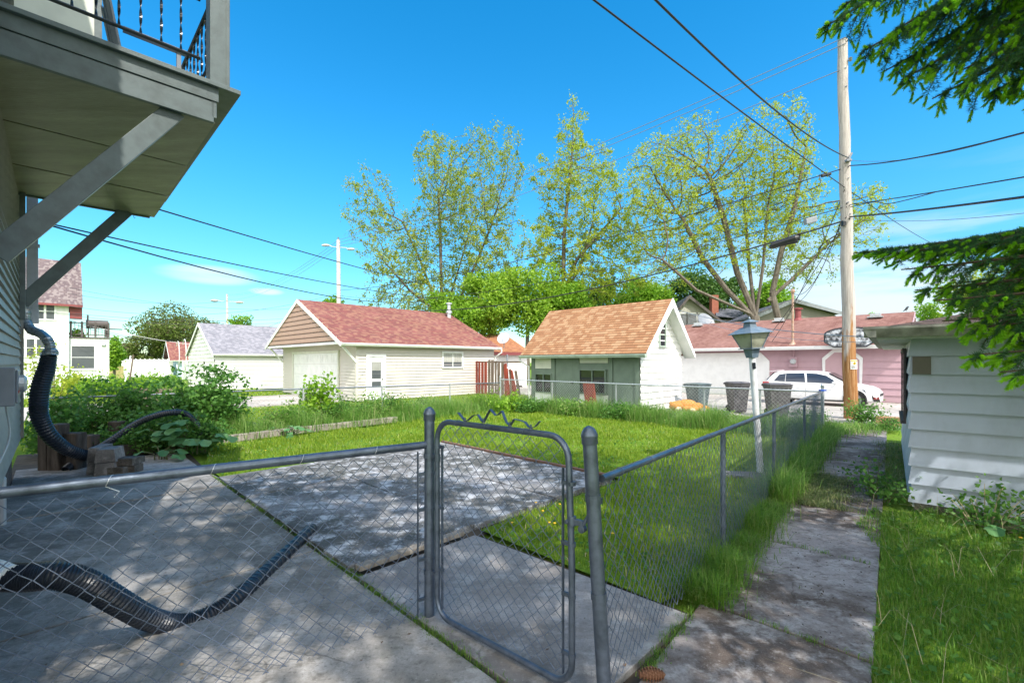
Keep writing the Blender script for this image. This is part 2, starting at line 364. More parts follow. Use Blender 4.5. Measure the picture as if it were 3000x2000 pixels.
ca = m.ramp(n, [(.3, (.17, .15, .14)), (.5, (.44, .40, .37)), (.7, (.60, .56, .53))]); cb = m.ramp(n, [(.3, (.09, .04, .015)), (.5, (.32, .15, .055)), (.7, (.55, .38, .22))])
k = m.node('ShaderNodeMath', operation='ADD'); m.l.new(g.outputs['Z'], k.inputs[0]); m.l.new(m.mr(m.noise(4, 4, m.coord((2, 2, .3))), .3, .7, -1.1, 1.1), k.inputs[1])
m.col(m.mix(m.mr(k.outputs[0], 2.3, 3.0), cb, ca)); m.bump(n, .8, .03); MT['pole'] = m.set(.9, 0, .2)

GREENS = {
 'maple_far': leafmat('spring_leaves', [(.24, .33, .02), (.33, .42, .03), (.42, .47, .06), (.15, .25, .02)], .5),
 'maple_pale': leafmat('pale_spring_leaves', [(.32, .38, .06), (.42, .46, .09), (.24, .33, .04), (.17, .22, .04)], .5),
 'mid': leafmat('mid_green_leaves', [(.12, .25, .02), (.19, .36, .025), (.28, .45, .04)], .45),
 'bright': leafmat('bright_leaves', [(.15, .30, .03), (.24, .40, .035), (.33, .48, .05)], .45),
 'clip': leafmat('wilted_clippings', [(.06, .12, .03), (.12, .19, .05), (.20, .24, .09), (.32, .30, .16)], .3),
 'dark': leafmat('dark_green_leaves', [(.035, .09, .015), (.06, .14, .02), (.10, .20, .03)], .35),
 'dome': leafmat('olive_leaves', [(.06, .10, .02), (.11, .16, .03), (.17, .23, .05), (.10, .07, .05)], .35),
 'bramble': leafmat('bramble_leaves', [(.05, .14, .025), (.09, .22, .035), (.15, .32, .06)], .4),
 'sap': leafmat('sapling_leaves', [(.16, .32, .02), (.24, .42, .03), (.32, .48, .06)], .45),
 'burdock': leafmat('burdock_leaves', [(.08, .20, .07), (.12, .28, .10), (.18, .35, .14)], .3),
 'needle': leafmat('spruce_needles', [(.026, .085, .026), (.05, .14, .04), (.085, .20, .055)], .35, .45),
 'bud': leafmat('new_spruce_growth', [(.22, .50, .01), (.30, .60, .02), (.40, .66, .05)], .5),
 'grass': leafmat('mown_grass', [(.14, .24, .014), (.20, .31, .02), (.27, .37, .03), (.36, .42, .07)], .45),
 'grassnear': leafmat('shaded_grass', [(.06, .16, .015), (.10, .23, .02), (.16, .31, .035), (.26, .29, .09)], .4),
 'tall': leafmat('tall_grass_blades', [(.08, .20, .03), (.14, .30, .04), (.22, .38, .07), (.40, .42, .18)], .45),
 'weed': leafmat('weed_leaves', [(.06, .16, .03), (.10, .24, .04), (.16, .32, .05)], .4),
}

# ---- vegetation
def quads_at(P, size, asp=.55, flat=.0, rng=NR, droop=0.):
    """one diamond-shaped, slightly folded leaf (2 triangles) per point"""
    n = len(P); d = rng.normal(size=(n, 3)); d[:, 2] = d[:, 2]*(1-flat) - droop; d /= np.linalg.norm(d, axis=1)[:, None]
    e = rng.normal(size=(n, 3)); e[:, 2] *= (1-flat); e -= (e*d).sum(1)[:, None]*d; e /= np.linalg.norm(e, axis=1)[:, None]+1e-9
    s = (size*rng.uniform(.6, 1.25, n))[:, None]
    a = P - d*s*.5; b = P + e*s*asp*.5 - d*s*.05; c = P + d*s*.5; f = P - e*s*asp*.5 - d*s*.05
    v = np.stack([a, b, c, f], 1).reshape(-1, 3); return v, np.arange(4*n).reshape(-1, 4)
def leaves(name, P, size, mat, parent, **k): v, f = quads_at(np.asarray(P), size, **k); return npmesh(name, v, f, mat, parent)
def blades(name, P, h, wd, mat, bend=.5, kind='stuff', parent=None, label=None, cat=None, rng=NR, hv=.4):
    n = len(P); h = (h*rng.uniform(1-hv, 1+hv, n))[:, None]; wd = (wd*rng.uniform(.7, 1.3, n))[:, None]
    a = rng.uniform(0, 2*np.pi, n); side = np.stack([np.cos(a), np.sin(a), 0*a], 1); f = np.stack([-np.sin(a), np.cos(a), 0*a], 1)
    bd = rng.uniform(0, bend, n)[:, None]; up = np.array([0, 0, 1.])
    m1 = P + up*h*.55 + f*h*bd*.35; t = P + up*h*(1-.35*bd) + f*h*bd
    v = np.stack([P-side*wd/2, P+side*wd/2, m1+side*wd*.4, m1-side*wd*.4, t+side*wd*.08, t-side*wd*.08], 1).reshape(-1, 3)
    i = np.arange(n)[:, None]*6; q = np.concatenate([i+np.array([[0, 1, 2, 3]]), i+np.array([[3, 2, 4, 5]])], 1).reshape(-1, 4)
    ob = npmesh(name, v, q, mat, parent, kind)
    return tag(ob, label, cat)
def inpoly(x, y, poly):
    c = np.zeros(len(x), bool); j = len(poly)-1
    for i in range(len(poly)):
        xi, yi = poly[i][0], poly[i][1]; xj, yj = poly[j][0], poly[j][1]
        c ^= ((yi > y) != (yj > y)) & (x < (xj-xi)*(y-yi)/(yj-yi+1e-12)+xi); j = i
    return c
def scatter(poly, n, rng=NR, z=0.0, far=None):
    xs = [p[0] for p in poly]; ys = [p[1] for p in poly]; out = []; tot = 0
    while tot < n:
        x = rng.uniform(min(xs), max(xs), n); y = rng.uniform(min(ys), max(ys), n); k = inpoly(x, y, poly)
        if far is not None: k &= rng.uniform(0, 1, n) < np.minimum(1, (far/np.hypot(x, y))**1.5)
        p = np.stack([x[k], y[k], np.full(k.sum(), z)], 1); out.append(p); tot += len(p)
    return np.concatenate(out)[:n]
def colonize(stems, att, step, kill, infl=99., iters=90, bias=.12, rng=NR):
    """grow branches from the stem polylines towards the attraction points"""
    pos = []; par = []
    for st in stems:
        st = [np.array(p, float) for p in st]; last = -1
        if isinstance(st[0][0], float) and pos:
            d = [np.linalg.norm(p-st[0]) for p in pos]; last = int(np.argmin(d)); last = last if d[last] < .8 else -1
        for a, b in zip(st[:-1], st[1:]):
            k = max(1, int(np.linalg.norm(b-a)/step))
            for i in range(k): pos.append(a+(b-a)*i/k); par.append(last); last = len(pos)-1
        pos.append(st[-1]); par.append(last)
    pos = np.array(pos); par = list(par); att = np.array(att); bd = np.full(len(att), 1e9); bi = np.zeros(len(att), int); new = range(len(pos))
    alive = np.ones(len(att), bool); nch = {}
    for it in range(iters):
        idx = np.array(list(new))
        if len(idx):
            dd = np.linalg.norm(att[:, None, :]-pos[idx][None], axis=2); k = dd.argmin(1); m = dd[np.arange(len(att)), k]
            u = m < bd; bd[u] = m[u]; bi[u] = idx[k[u]]
        alive &= bd > kill
        if not alive.any(): break
        sel = np.where(alive & (bd < infl))[0]
        if not len(sel): break
        d = att[sel]-pos[bi[sel]]; d /= np.linalg.norm(d, axis=1)[:, None]
        acc = {}
        for i, b in enumerate(bi[sel]): acc.setdefault(b, []).append(d[i])
        npos = []; start = len(pos)
        for b, l in acc.items():
            if nch.get(b, 0) >= 3: continue
            nch[b] = nch.get(b, 0)+1
            q = np.sum(l, 0); q = q/ (np.linalg.norm(q)+1e-9) + rng.normal(size=3)*bias + np.array([0, 0, .05]); q /= np.linalg.norm(q)
            npos.append(pos[b]+q*step); par.append(int(b))
        if not npos: break
        pos = np.concatenate([pos, np.array(npos)]); new = range(start, len(pos))
        if len(pos) > 9000: break
    return pos, np.array(par)
def branch_mesh(pos, par, r0, rt, ex=2.3):
    n = len(pos); rad = np.zeros(n); ch = np.bincount(par[par >= 0], minlength=n); acc = np.zeros(n)
    for i in range(n-1, -1, -1):
        rad[i] = rt**ex if ch[i] == 0 else acc[i]
        if par[i] >= 0: acc[par[i]] += rad[i]
    rad = rad**(1/ex); rad = rt + (rad-rt)*((r0-rt)/max(rad.max()-rt, 1e-6)); mb = MB(); best = {}
    for i in range(n):
        if par[i] >= 0 and rad[i] > rad[best.get(par[i], i)] - 1e-9: best[par[i]] = i
    for i in range(n):
        p = par[i]
        if p < 0: continue
        a, b = V(pos[p]), V(pos[i]); k = 8 if rad[i] > .12 else (5 if rad[i] > .03 else 3)
        main = best[p] == i; e = (b-a).normalized()*rad[i]*.04
        mb.tube([a-e, b+e], [rad[p] if main else min(rad[p], rad[i]*1.15), rad[i]], k, cap=False, up=(.3, .2, 1) if k == 8 else None)
    return mb, rad, ch
def ell(n, c, r, rng=NR, shell=.35, zmin=-1):
    d = rng.normal(size=(n, 3)); d /= np.linalg.norm(d, axis=1)[:, None]; q = rng.uniform(shell, 1, n)**.5
    p = d*q[:, None]; p = p[p[:, 2] > zmin]; return p*np.array(r)+np.array(c)
def tree(name, label, base, stems, crowns, natt, step, kill, r0, rt, nleaf, lsize, spread, lmat, bmat, group=None, seed=1, zcut=None, cat='tree', droop=.1, bias=.12):
    rng = np.random.RandomState(seed); t = thing(name, label, cat, base, group); sub_ = []
    for (c, r, wt, sh) in crowns:
        for k in range(12):
            dv = rng.normal(size=3); dv /= np.linalg.norm(dv); q = rng.uniform(.3, .98); rr_ = rng.uniform(.3, .6); sub_.append((np.array(c)+dv*np.array(r)*q, np.array(r)*rr_*np.array([1, 1, 1.25]), wt/9, sh))
    att = np.concatenate([ell(max(4, int(natt*wt)), c, r, rng, sh) for (c, r, wt, sh) in sub_])
    pos, par = colonize(stems, att, step, kill, iters=120, rng=rng, bias=bias)
    mb, rad, ch = branch_mesh(pos, par, r0, rt); mb.build('trunk', bmat, t, smooth=True)
    tips = pos[(rad < rt*3.2) & (pos[:, 2] > (zcut if zcut is not None else -9))]; src = np.concatenate([tips, pos[ch == 0]])
    k = rng.randint(0, len(src), nleaf); wgt = rng.uniform(0, 1, len(src))**1.6; k = rng.choice(len(src), nleaf, p=wgt/wgt.sum()); P = src[k]+rng.normal(size=(nleaf, 3))*(spread*rng.uniform(.35, 1.2, len(src))[k])[:, None]
    v, f = quads_at(P, lsize, .6, .1, rng, droop); npmesh('crown', v, f, lmat, t); return t
def bush(name, label, c, r, nst, nleaf, lsize, lmat, seed=1, group=None, cat='bush', flat=.2, clump=.1, stem=.008, smat=None):
    """canes rising from the ground, leaves in sprays along them"""
    rng = np.random.RandomState(seed); t = thing(name, label, cat, c, group); mb = MB(); pts = []; c = np.array(V(c))
    for i in range(nst):
        a = rng.uniform(0, 6.28); q = rng.uniform(0, 1)**.5; ex = np.array([math.cos(a)*q*r[0], math.sin(a)*q*r[1], 0]); h = r[2]*rng.uniform(.55, 1.0)*(1-.45*q*q)
        bs = c+ex*.45; tp = c+ex*1.1+np.array([0, 0, h]); md = (bs+tp)/2+np.array([0, 0, h*.12])-ex*.06
        pl = [bs*(1-s)**2+2*md*s*(1-s)+tp*s*s for s in np.linspace(0, 1, 6)]; mb.tube([V(p) for p in pl], [stem*(1.1-s*.8) for s in np.linspace(0, 1, 6)], 4)
        for s in rng.uniform(.15, 1.0, 14):
            b = bs*(1-s)**2+2*md*s*(1-s)+tp*s*s; d = rng.normal(size=3)*np.array([1, 1, .5]); d /= np.linalg.norm(d); L_ = rng.uniform(.06, .2)*(r[0]+r[2])*.6
            for q2 in (.5, .8, 1): pts.append(b+d*L_*q2)
    mb.build('stems', smat or MT['stem'], t); pts = np.array(pts); k = rng.randint(0, len(pts), nleaf)
    P = pts[k]+rng.normal(size=(nleaf, 3))*clump*np.array([1, 1, .6]); P[:, 2] = np.maximum(P[:, 2], .02+rng.uniform(0, .06, nleaf))
    v, f = quads_at(P, lsize, .7, flat, rng, .12); npmesh('foliage', v, f, lmat, t); return t
# ------------------------------------------------------------------ ground
m = M('ground_grass'); n = m.noise(1.2, 8, None, .7); n2 = m.noise(22, 5, None, .75)
m.col(m.mix(m.mr(n2, .35, .65, 0, .7), m.ramp(n, [(.3, (.13, .24, .02)), (.5, (.20, .33, .03)), (.72, (.27, .36, .06))]), (.07, .14, .02))); m.bump(n2, .8, .04); MT['ground'] = m.set(.95, 0, .1)
MT['patio'] = concrete('patio_concrete', (.37, .345, .32), (.15, .14, .12), (.50, .48, .46), (.11, .115, .075), 1)
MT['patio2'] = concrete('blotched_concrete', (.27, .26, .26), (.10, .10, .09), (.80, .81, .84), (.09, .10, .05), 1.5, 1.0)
MT['slabgate'] = concrete('exposed_slab', (.33, .31, .30), (.22, .20, .185), (.46, .45, .44), None, 1.2)
MT['path'] = concrete('path_concrete', (.33, .30, .29), (.10, .075, .06), (.47, .45, .44), None, 1.5, .8)
MT['alley'] = concrete('alley_concrete', (.48, .445, .41), (.33, .30, .27), (.62, .59, .55), None, .6, .5)
g = MB(); S = 900; g.quad((-S, -S, -.06), (S, -S, -.06), (S, S, -.06), (-S, S, -.06)); g.build('ground', MT['ground'], kind='structure')
g = MB(); g.poly([AB(-.5, -4, -.045), AB(1.8, -4, -.045), AB(1.8, 8.25, -.045), AB(1.95, 11.3, -.045), AB(2.4, 11.9, -.045), AB(2.4, 13.3, -.045), AB(-.5, 13.3, -.045)]); g.poly([AB(1.8, 3.6, -.045), AB(6.08, 3.7, -.045), AB(6.08, 8.3, -.045), AB(1.8, 8.3, -.045)]); g.poly([AB(1.8, 1.1, -.045), AB(3.3, 1.2, -.045), AB(3.2, 3.6, -.045), AB(1.8, 3.6, -.045)])
g.build('soil', MT['soil'], kind='structure')
def slab(mb, pts, z=0., th=.09, gap=.012):
    c = sum((V(p) for p in pts), V((0, 0, 0)))/len(pts); q = []
    for p in pts: d = (c-V(p)).normalized(); q.append(V(p)+d*gap+Z*(z-th+R.uniform(-.004, .004)))
    mb.prism(q, Z*th)
pa = MB()
for b0, b1 in ((-3.5, 1.34), (1.34, 4.42), (4.42, 7.72), (7.72, 11.25)):
    slab(pa, [AB(-.45, b0), AB(1.78, b0), AB(1.78, b1), AB(-.45, b1)], R.uniform(-.008, .008), gap=.022)
pa.build('patio', MT['patio'], kind='structure', bevel=.006)
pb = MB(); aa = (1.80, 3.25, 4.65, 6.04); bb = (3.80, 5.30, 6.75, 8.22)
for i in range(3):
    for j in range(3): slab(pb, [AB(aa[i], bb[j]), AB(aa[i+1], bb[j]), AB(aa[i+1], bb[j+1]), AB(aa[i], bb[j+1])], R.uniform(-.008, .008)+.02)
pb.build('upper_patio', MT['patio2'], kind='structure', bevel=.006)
pc = MB(); slab(pc, [AB(1.80, 1.38), AB(3.2, 1.38), AB(3.1, 3.62), AB(1.80, 3.62)], 0); pc.build('gate_slab', MT['slabgate'], kind='structure', bevel=.006)
L0 = V((.717, 2.58, 0)); R0 = V((2.07, 2.60, 0)); pp = MB(); s = -.57
pathL = []; pathR = []
while s < 14.2:
    q = [L0+DF*s, R0+DF*(s-.95), R0+DF*(s+.72), L0+DF*(s+1.67)]; slab(pp, q, R.uniform(-.008, .008), gap=.018); pathL.append(q[0]); pathR.append(q[1]); s += 1.67
slab(pp, [AB(1.78, 1.3), AB(-1, 1.3), AB(-1, -1.2), AB(2.6, .1)], -.01)
pp.build('path', MT['path'], kind='structure', bevel=.006)
al = MB()
for i in range(-6, 22):
    b0 = -22+i*3.0
    if b0+3 <= 8.01: slab(al, [AB(16.2, b0), AB(21.2, b0), AB(21.2, b0+3), AB(16.2, b0+3)], 0, gap=.02)
    else: slab(al, [AB(18.4, b0), AB(21.2, b0), AB(21.2, b0+3), AB(18.4, b0+3)], 0, gap=.02)
    slab(al, [AB(21.22, b0), AB(26.0, b0), AB(26.0, b0+3), AB(21.22, b0+3)], 0, gap=.02)
al.build('alley', MT['alley'], kind='structure')
dr = MB()
for i in range(9):
    for j in range(2): slab(dr, [AB(9.6-3.4*i, 20.6+3*j), AB(9.6-3.4*(i+1), 20.6+3*j), AB(9.6-3.4*(i+1), 23.6+3*j), AB(9.6-3.4*i, 23.6+3*j)], -.01+.006*R.random(), gap=.03)
dr.build('driveway', MT['alley'], kind='structure')

# ------------------------------------------------------------------ buildings
def fr(mb, O, Ud, Nd, w_, h_, t=.08, p=.035):          # frame of four boards standing proud of a wall
    O = V(O); Ud = V(Ud); Nd = V(Nd)
    mb.box(O-Ud*t, Ud*t, Nd*p, Z*h_); mb.box(O+Ud*w_, Ud*t, Nd*p, Z*h_)
    mb.box(O-Ud*t+Z*h_, Ud*(w_+2*t), Nd*(p+.01), Z*t); mb.box(O-Ud*t-Z*t*.8, Ud*(w_+2*t), Nd*(p+.03), Z*t*.8)
def window(par, O, Ud, Nd, w_, h_, fm, gm_, t=.08, p=.035, bars=(0, 1), curtain=None, label=None):
    O = V(O); Ud = V(Ud); Nd = V(Nd); a = MB(); fr(a, O, Ud, Nd, w_, h_, t, p); nx, ny = bars
    for i in range(nx): a.box(O+Ud*(w_*(i+1)/(nx+1)-.02)+Nd*.004, Ud*.04, Nd*(p-.008), Z*h_)
    for i in range(ny): a.box(O+Z*(h_*(i+1)/(ny+1)-.02)+Nd*.002, Ud*w_, Nd*(p-.01), Z*.04)
    f_ = a.build('window', fm, par); tag(f_, label)
    b = MB(); b.box(O+Nd*.002, Ud*w_, Nd*.012, Z*h_); b.build('pane', gm_, f_)
    if curtain:
        c = MB()
        for k in range(int(w_/.05)):
            c.box(O+Ud*(.05*k+.006)+Nd*.015+Z*h_*curtain, Ud*.036, Nd*(.004+.004*(k % 3)), Z*h_*(1-curtain-.02))
        c.build('curtain', MT['curtain'], f_)
    return f_
def roof2(par, r0, r1, e0, e1, mat, Nd=None, course=.14, th=.07, proj=.007, name='roof', rev=False):
    """one slope between ridge r0-r1 and eave e0-e1"""
    r0, r1, e0, e1 = map(V, (r0, r1, e0, e1)); Ud = (e1-e0).normalized(); up = (r0-e0); Ln = (e1-e0).length
    ofs = up.dot(Ud); Vd = up-Ud*ofs; Hh = Vd.length; Vd.normalize(); Nn = Ud.cross(Vd)
    if Nn.z < 0: Nn = -Nn
    l1 = (r1-e0).dot(Ud)
    mb = MB(); mb.lap(e0, Ud, Vd, Nn, Hh, lambda v: (ofs*v/Hh, Ln+(l1-Ln)*v/Hh), course, proj)
    a = [e0-Nn*.002, e1-Nn*.002, r1-Nn*.002, r0-Nn*.002]; b = [p-Nn*th for p in a]
    mb.poly(b[::-1])
    for i in range(4): mb.poly([a[i], b[i], b[(i+1) % 4], a[(i+1) % 4]])
    return mb.build(name, mat, par)
def board(mb, a, b, hgt, Nd, th=.03): mb.box(V(a), V(b)-V(a), V(Nd)*th, -Z*hgt)
def gutter(par, a, b, Nd, mat, hgt=.11, dp=.11):
    a, b, Nd = V(a), V(b), V(Nd); pr = [(0, 0), (dp, 0), (dp, -hgt*.35), (dp*.75, -hgt*.8), (dp*.7, -hgt), (0, -hgt)]
    return MB().prism([a+Nd*x+Z*y for x, y in pr], b-a).build('gutter', mat, par)
def gable_house(root, C, D1, L1, D2, L2, ze, zr, wall1, wall2, roofm, trim, course=.12, oh1=.35, oh2=.5, proj=.014, ridge='1', gut=True, th=.08, base=0.):
    """C near corner, D1/L1 the long eave wall, D2/L2 the gable wall; ridge runs along D1"""
    C = V(C); N1 = -D2; N2 = -D1     # outward normals of the two visible walls
    w1 = MB(); w1.lap(C, D1, Z, N1, ze-base, lambda v: (0, L1), course, proj, base*0); w1.box(C-N1*.02, D1*L1, -N1*.1, Z*(ze-.02))
    far = C+D2*L2; w1.box(far-N1*0, D1*L1, N1*.1, Z*(ze-.02)); e_ = C+D1*L1
    w1.prism([e_, e_+D2*L2, e_+D2*L2+Z*ze, e_+D2*(L2/2)+Z*(zr-.12), e_+Z*ze], -D1*.1)
    w1.build('wall', wall1, root)
    g = MB(); half = L2/2; H2 = zr-.1
    def ext(v):
        if v <= ze: return (0, L2)
        k = (v-ze)/(zr-ze)*half; return (k, L2-k)
    g.lap(C, D2, Z, N2, H2, ext, course, proj); g.prism([C+D2*.1, C+D2*(L2-.1), C+D2*(L2-.1)+Z*ze, C+D2*half+Z*(zr-.14), C+D2*.1+Z*ze], D1*.08)
    gw = g.build('gable_wall', wall2, root)
    slope = (zr-ze)/half; zo = ze-slope*oh1
    r0 = C+D2*half-D1*oh2+Z*zr; r1 = C+D2*half+D1*(L1+.25)+Z*zr
    e0 = C-D2*oh1-D1*oh2+Z*zo; e1 = C-D2*oh1+D1*(L1+.25)+Z*zo
    f0 = C+D2*(L2+oh1)-D1*oh2+Z*zo; f1 = C+D2*(L2+oh1)+D1*(L1+.25)+Z*zo
    ra = roof2(root, r0, r1, e0, e1, roofm, th=th); rb = roof2(root, r0, r1, f0, f1, roofm, th=th)
    t = MB()
    for q in (e0, f0):
        t.prism([r0+Z*.015-D1*.002, q+Z*.015-D1*.002, q-Z*.16-D1*.002, r0-Z*.19-D1*.002], -D1*.03)
    t.box(e0-Z*.03-N1*.02, e1-e0, -N1*.02, -Z*.12)
    t.build('rake_trim', trim, root)
    if gut: gutter(root, e0+D1*0-Z*.0, e1, N1, trim)
    return dict(r0=r0, r1=r1, e0=e0, e1=e1, f0=f0, N1=N1, N2=N2, ra=ra)

# tan garage
C = G(1044, 1175); tg = thing('tan_garage', 'tan sided garage with red shingle roof and brown scalloped gable over a white overhead door', 'garage', C)
e = gable_house(tg, C, U, 8.6, W, 9.4, 2.82, 5.03, MT['tan'], MT['tan'], MT['r_red'], MT['whitetrim'], .15, .35, .9, .038)
sc_ = MB(); O = C-U*.055; gz0, gz1 = 2.95, 4.9                         # scalloped gable shingles, flush with the front of the overhang
O = C-U*.86
sb = MB(); bz = 2.62
hw = 4.7+.35; 
def gext(z_): k = (z_-2.66)/(5.03-2.66)*hw; return 4.7-hw+k, 4.7+hw-k
zz = 2.72
while zz < 4.8:
    a0, a1 = gext(zz+.1); x_ = a0+.12
    while x_ < a1-.12:
        wd = .17; P0 = O+W*x_+Z*zz
        sb.prism([P0+Z*.235, P0+Z*.085, P0+W*wd*.5+Z*.025, P0+W*wd+Z*.085, P0+W*wd+Z*.235], -U*(.03))
        x_ += wd+.004
    zz += .235
a0, a1 = gext(2.66); MB().prism([O+W*(a0+.1)+Z*2.7, O+W*(a1-.1)+Z*2.7, O+W*4.7+Z*4.88], U*.04).build('gable_shadow_backing', MT['darktrim'], tg)  # dark backing shows through the gaps as painted shadow lines between shingle rows
sg = sb.build('gable_shingles', MT['tanscallop'], tg)
MB().box(O-U*.03+W*(a0+.05)+Z*2.60, W*(a1-a0-.1), U*.08, Z*.1).build('gable_trim', MT['whitetrim'], tg)
MB().box(O+W*(a0+.05)+Z*2.63, W*(a1-a0-.1), U*.86, Z*.03).build('overhang_soffit', MT['tan'], tg)
for kk in (0.0, 9.4):
    q = MB(); A = C+W*kk-U*.03+Z*1.75; B = C+W*kk-U*.8+Z*2.62; q.box(A-W*.05, W*.1, Z*.12, B-A); q.build('brace', MT['whitetrim'], tg)
cr = MB(); cr.box(C-U*.03+W*-.03, U*.11, W*-.005, Z*2.7); cr.box(C-U*.03-W*.03, -U*.008, W*.12, Z*2.7); cr.build('corner_post', MT['tan'], tg)
d0, d1 = 1.79, 7.57; dm = MB(); dh = 2.25; DO = C+W*d0-U*.02; nrow, ncol = 4, 9
for r_ in range(nrow):
    hh = dh/nrow; dm.box(DO+Z*(r_*hh+.006), W*(d1-d0), -U*.03, Z*(hh-.012))
    for c_ in range(ncol):
        cw = (d1-d0)/ncol; P0 = DO+W*(c_*cw+.1)+Z*(r_*hh+.09)-U*.03
        for (o_, a_, b_) in ((V((0, 0, 0)), W*(cw-.2), Z*.02), (Z*(hh-.2), W*(cw-.2), Z*.02), (V((0, 0, 0)), W*.02, Z*(hh-.18)), (W*(cw-.2), W*.02, Z*(hh-.18))): dm.box(P0+o_, a_, b_, -U*.012)
dm.build('overhead_door', MT['whitetrim'], tg)
q = MB(); fr(q, DO+Z*.02, W, -U, d1-d0, dh-.02, .12, .07); q.build('door_frame', MT['cream'], tg)
N1 = -W
sd = MB(); Od = along(C, U, 1078)+N1*.02; wdd = (along(C, U, 1122)-Od).length
sd.box(Od, U*wdd, N1*.03, Z*2.05); dor = sd.build('side_door', MT['whitetrim'], tg)
q = MB(); fr(q, Od+Z*.05, U, N1, wdd, 2.0, .12, .05); q.build('frame', MT['whitetrim'], dor)
q = MB()
for k in range(3): q.box(Od+U*wdd*.22+Z*(1.25+k*.0)+N1*.031 if k == 0 else Od+U*wdd*.22+Z*(1.02-.36*(k-1))+N1*.031, U*wdd*.6, N1*.01, Z*(.55 if k == 0 else .22))
q.build('glazing', MT['window'], dor)
q = MB()
for k in range(12): q.box(Od+U*wdd*(.24+.047*k)+Z*1.40+N1*.042, U*.02, N1*.006, Z*.38)
q.build('curtain', MT['curtain'], dor)
MB().lathe(Od+U*wdd*.9+Z*1.0+N1*.03, [(.02, 0), (.02, .03), (.035, .04), (.03, .07)], 8, N1).build('handle', MT['alloy'], dor)
Ow = along(C, U, 1298)+N1*.02+Z*1.55; window(tg, Ow, U, N1, 1.25, .72, MT['whitetrim'], MT['window'], .1, .04, (1, 0), .35)
vp = C+W*4.0+U*8.35; q = MB(); vt = V((vp.x, vp.y, 0))+Z*4.55
q.lathe(vt, [(.13, 0), (.13, .42), (.22, .44), (.16, .56), (.11, .58), (.11, 1.0), (.19, 1.0), (.19, 1.08), (.02, 1.12)], 12); q.build('roof_vent', MT['galvfar'], tg)
q = MB(); E1 = e['e1']; q.tube([E1+N1*.06-Z*.1, E1+N1*.06-Z*.3, E1+N1*-.25-U*.2-Z*.55, E1+N1*-.28-U*.2-Z*2.5], .045, 8); q.build('downspout', MT['whitetrim'], tg)

# white garage left of it
C = AB(0, 0)+G(690, 1141)-U*1.16; C.z = 0
wg = thing('white_garage', 'white sided garage with grey shingle roof left of the tan garage', 'garage', C)
e = gable_house(wg, C, U, 9.5, W, 7.8, 2.45, 4.5, MT['white'], MT['white'], MT['r_grey'], MT['whitetrim'], .26, .25, .15, .05)
Ow = along(C, W, 601)-U*.02+Z*1.0; window(wg, Ow-W*.2, W, -U, .55, .85, MT['whitetrim'], MT['darkglass'], .07, .03, (0, 0))
# small blue garage with a red roof
C = G(522, 1104); bg_ = thing('blue_garage', 'small pale blue garage with bright red roof behind the white garage', 'garage', C)
e = gable_house(bg_, C, U, 9, W, 3.9, 2.45, 4.25, MT['bluehouse'], MT['bluehouse'], MT['r_red'], MT['whitetrim'], .16, .5, .9)
for px in (500, 485):
    Ow = along(C, W, px)-U*.02+Z*1.0; window(bg_, Ow-W*.2, W, -U, .5, .75, MT['whitetrim'], MT['darkglass'], .07, .03, (0, 0))
# white board fence next to it, wire hoops
C = G(549, 1112); t = thing('white_board_fence', 'plain white board screen standing against the blue garage', 'fence', C)
q = MB(); q.box(C, W*2.4, U*.05, Z*1.9); q.build('panel', MT['white'], t); q = MB()
for k in (0, 2.3): q.box(C+W*k-U*.06, W*.1, U*.06, Z*2.0)
q.build('posts', MT['whitetrim'], t)
t = MB()
for (cx, rr) in ((521, .95), (540, 1.1)):
    c0 = D(cx, 1040, 40); t.tube([c0+W*(-rr*.75*math.cos(a))*1.0+Z*rr*1.35*math.sin(a)*.95 for a in np.linspace(-2.4, 2.4, 22)], .035, 5)
tag(t.build('wire_hoop', MT['whitetrim']), 'tall white wire hoops rising in front of the red roofed blue garage', 'trellis')

# white two storey house with roof deck
P0 = G(201.5, 1131); C = V((P0.x, P0.y, 0)); wh = thing('white_house', 'white two storey house with mottled brown roof and a flat roofed wing', 'house', C)
N1 = -W; ze = zat(C, 893); w1 = MB(); w1.lap(C-U*14, U, Z, N1, ze, lambda v: (0, 14), .2, .01); w1.lap(C, W, Z, U, ze, lambda v: (0, 9), .2, .01)
w1.box(C-U*13.98, U*13.96, W*9, Z*(ze-.02)); w1.build('wall', MT['white'], wh)
q_ = onp(C-W*.4, U, 218, 893); zr = H0+(HZ-786)/F*(C.y+2.6)
e0, e1 = C-U*14-W*.45+Z*ze, C+U*.75-W*.45+Z*ze; up = W*3.2+Z*(zr-ze+.4)
roof2(wh, e0+up, e1+up, e0, e1, MT['r_brown'], course=.18); roof2(wh, e0+up, e1+up, e0+W*7, e1+W*7, MT['r_brown'], course=.18)
q = MB(); q.box(e0-W*.03, e1-e0, -W*.05, -Z*.16); q.box(C+U*.05-W*.02+Z*ze, U*.68, W*.7, -Z*1.0); q.build('eave_trim', MT['redtrim'], wh)
for px, py, w_, h_ in ((104, 933, .95, 1.15), (72, 933, .95, 1.15), (78, 1043, 1.0, 1.2), (40, 1043, 1.0, 1.2)):
    O = onp(C-W*.02, U, px, py); window(wh, O, U, N1, w_*1.0, h_, MT['whitetrim'], MT['window'], .12, .04, (0, 1))
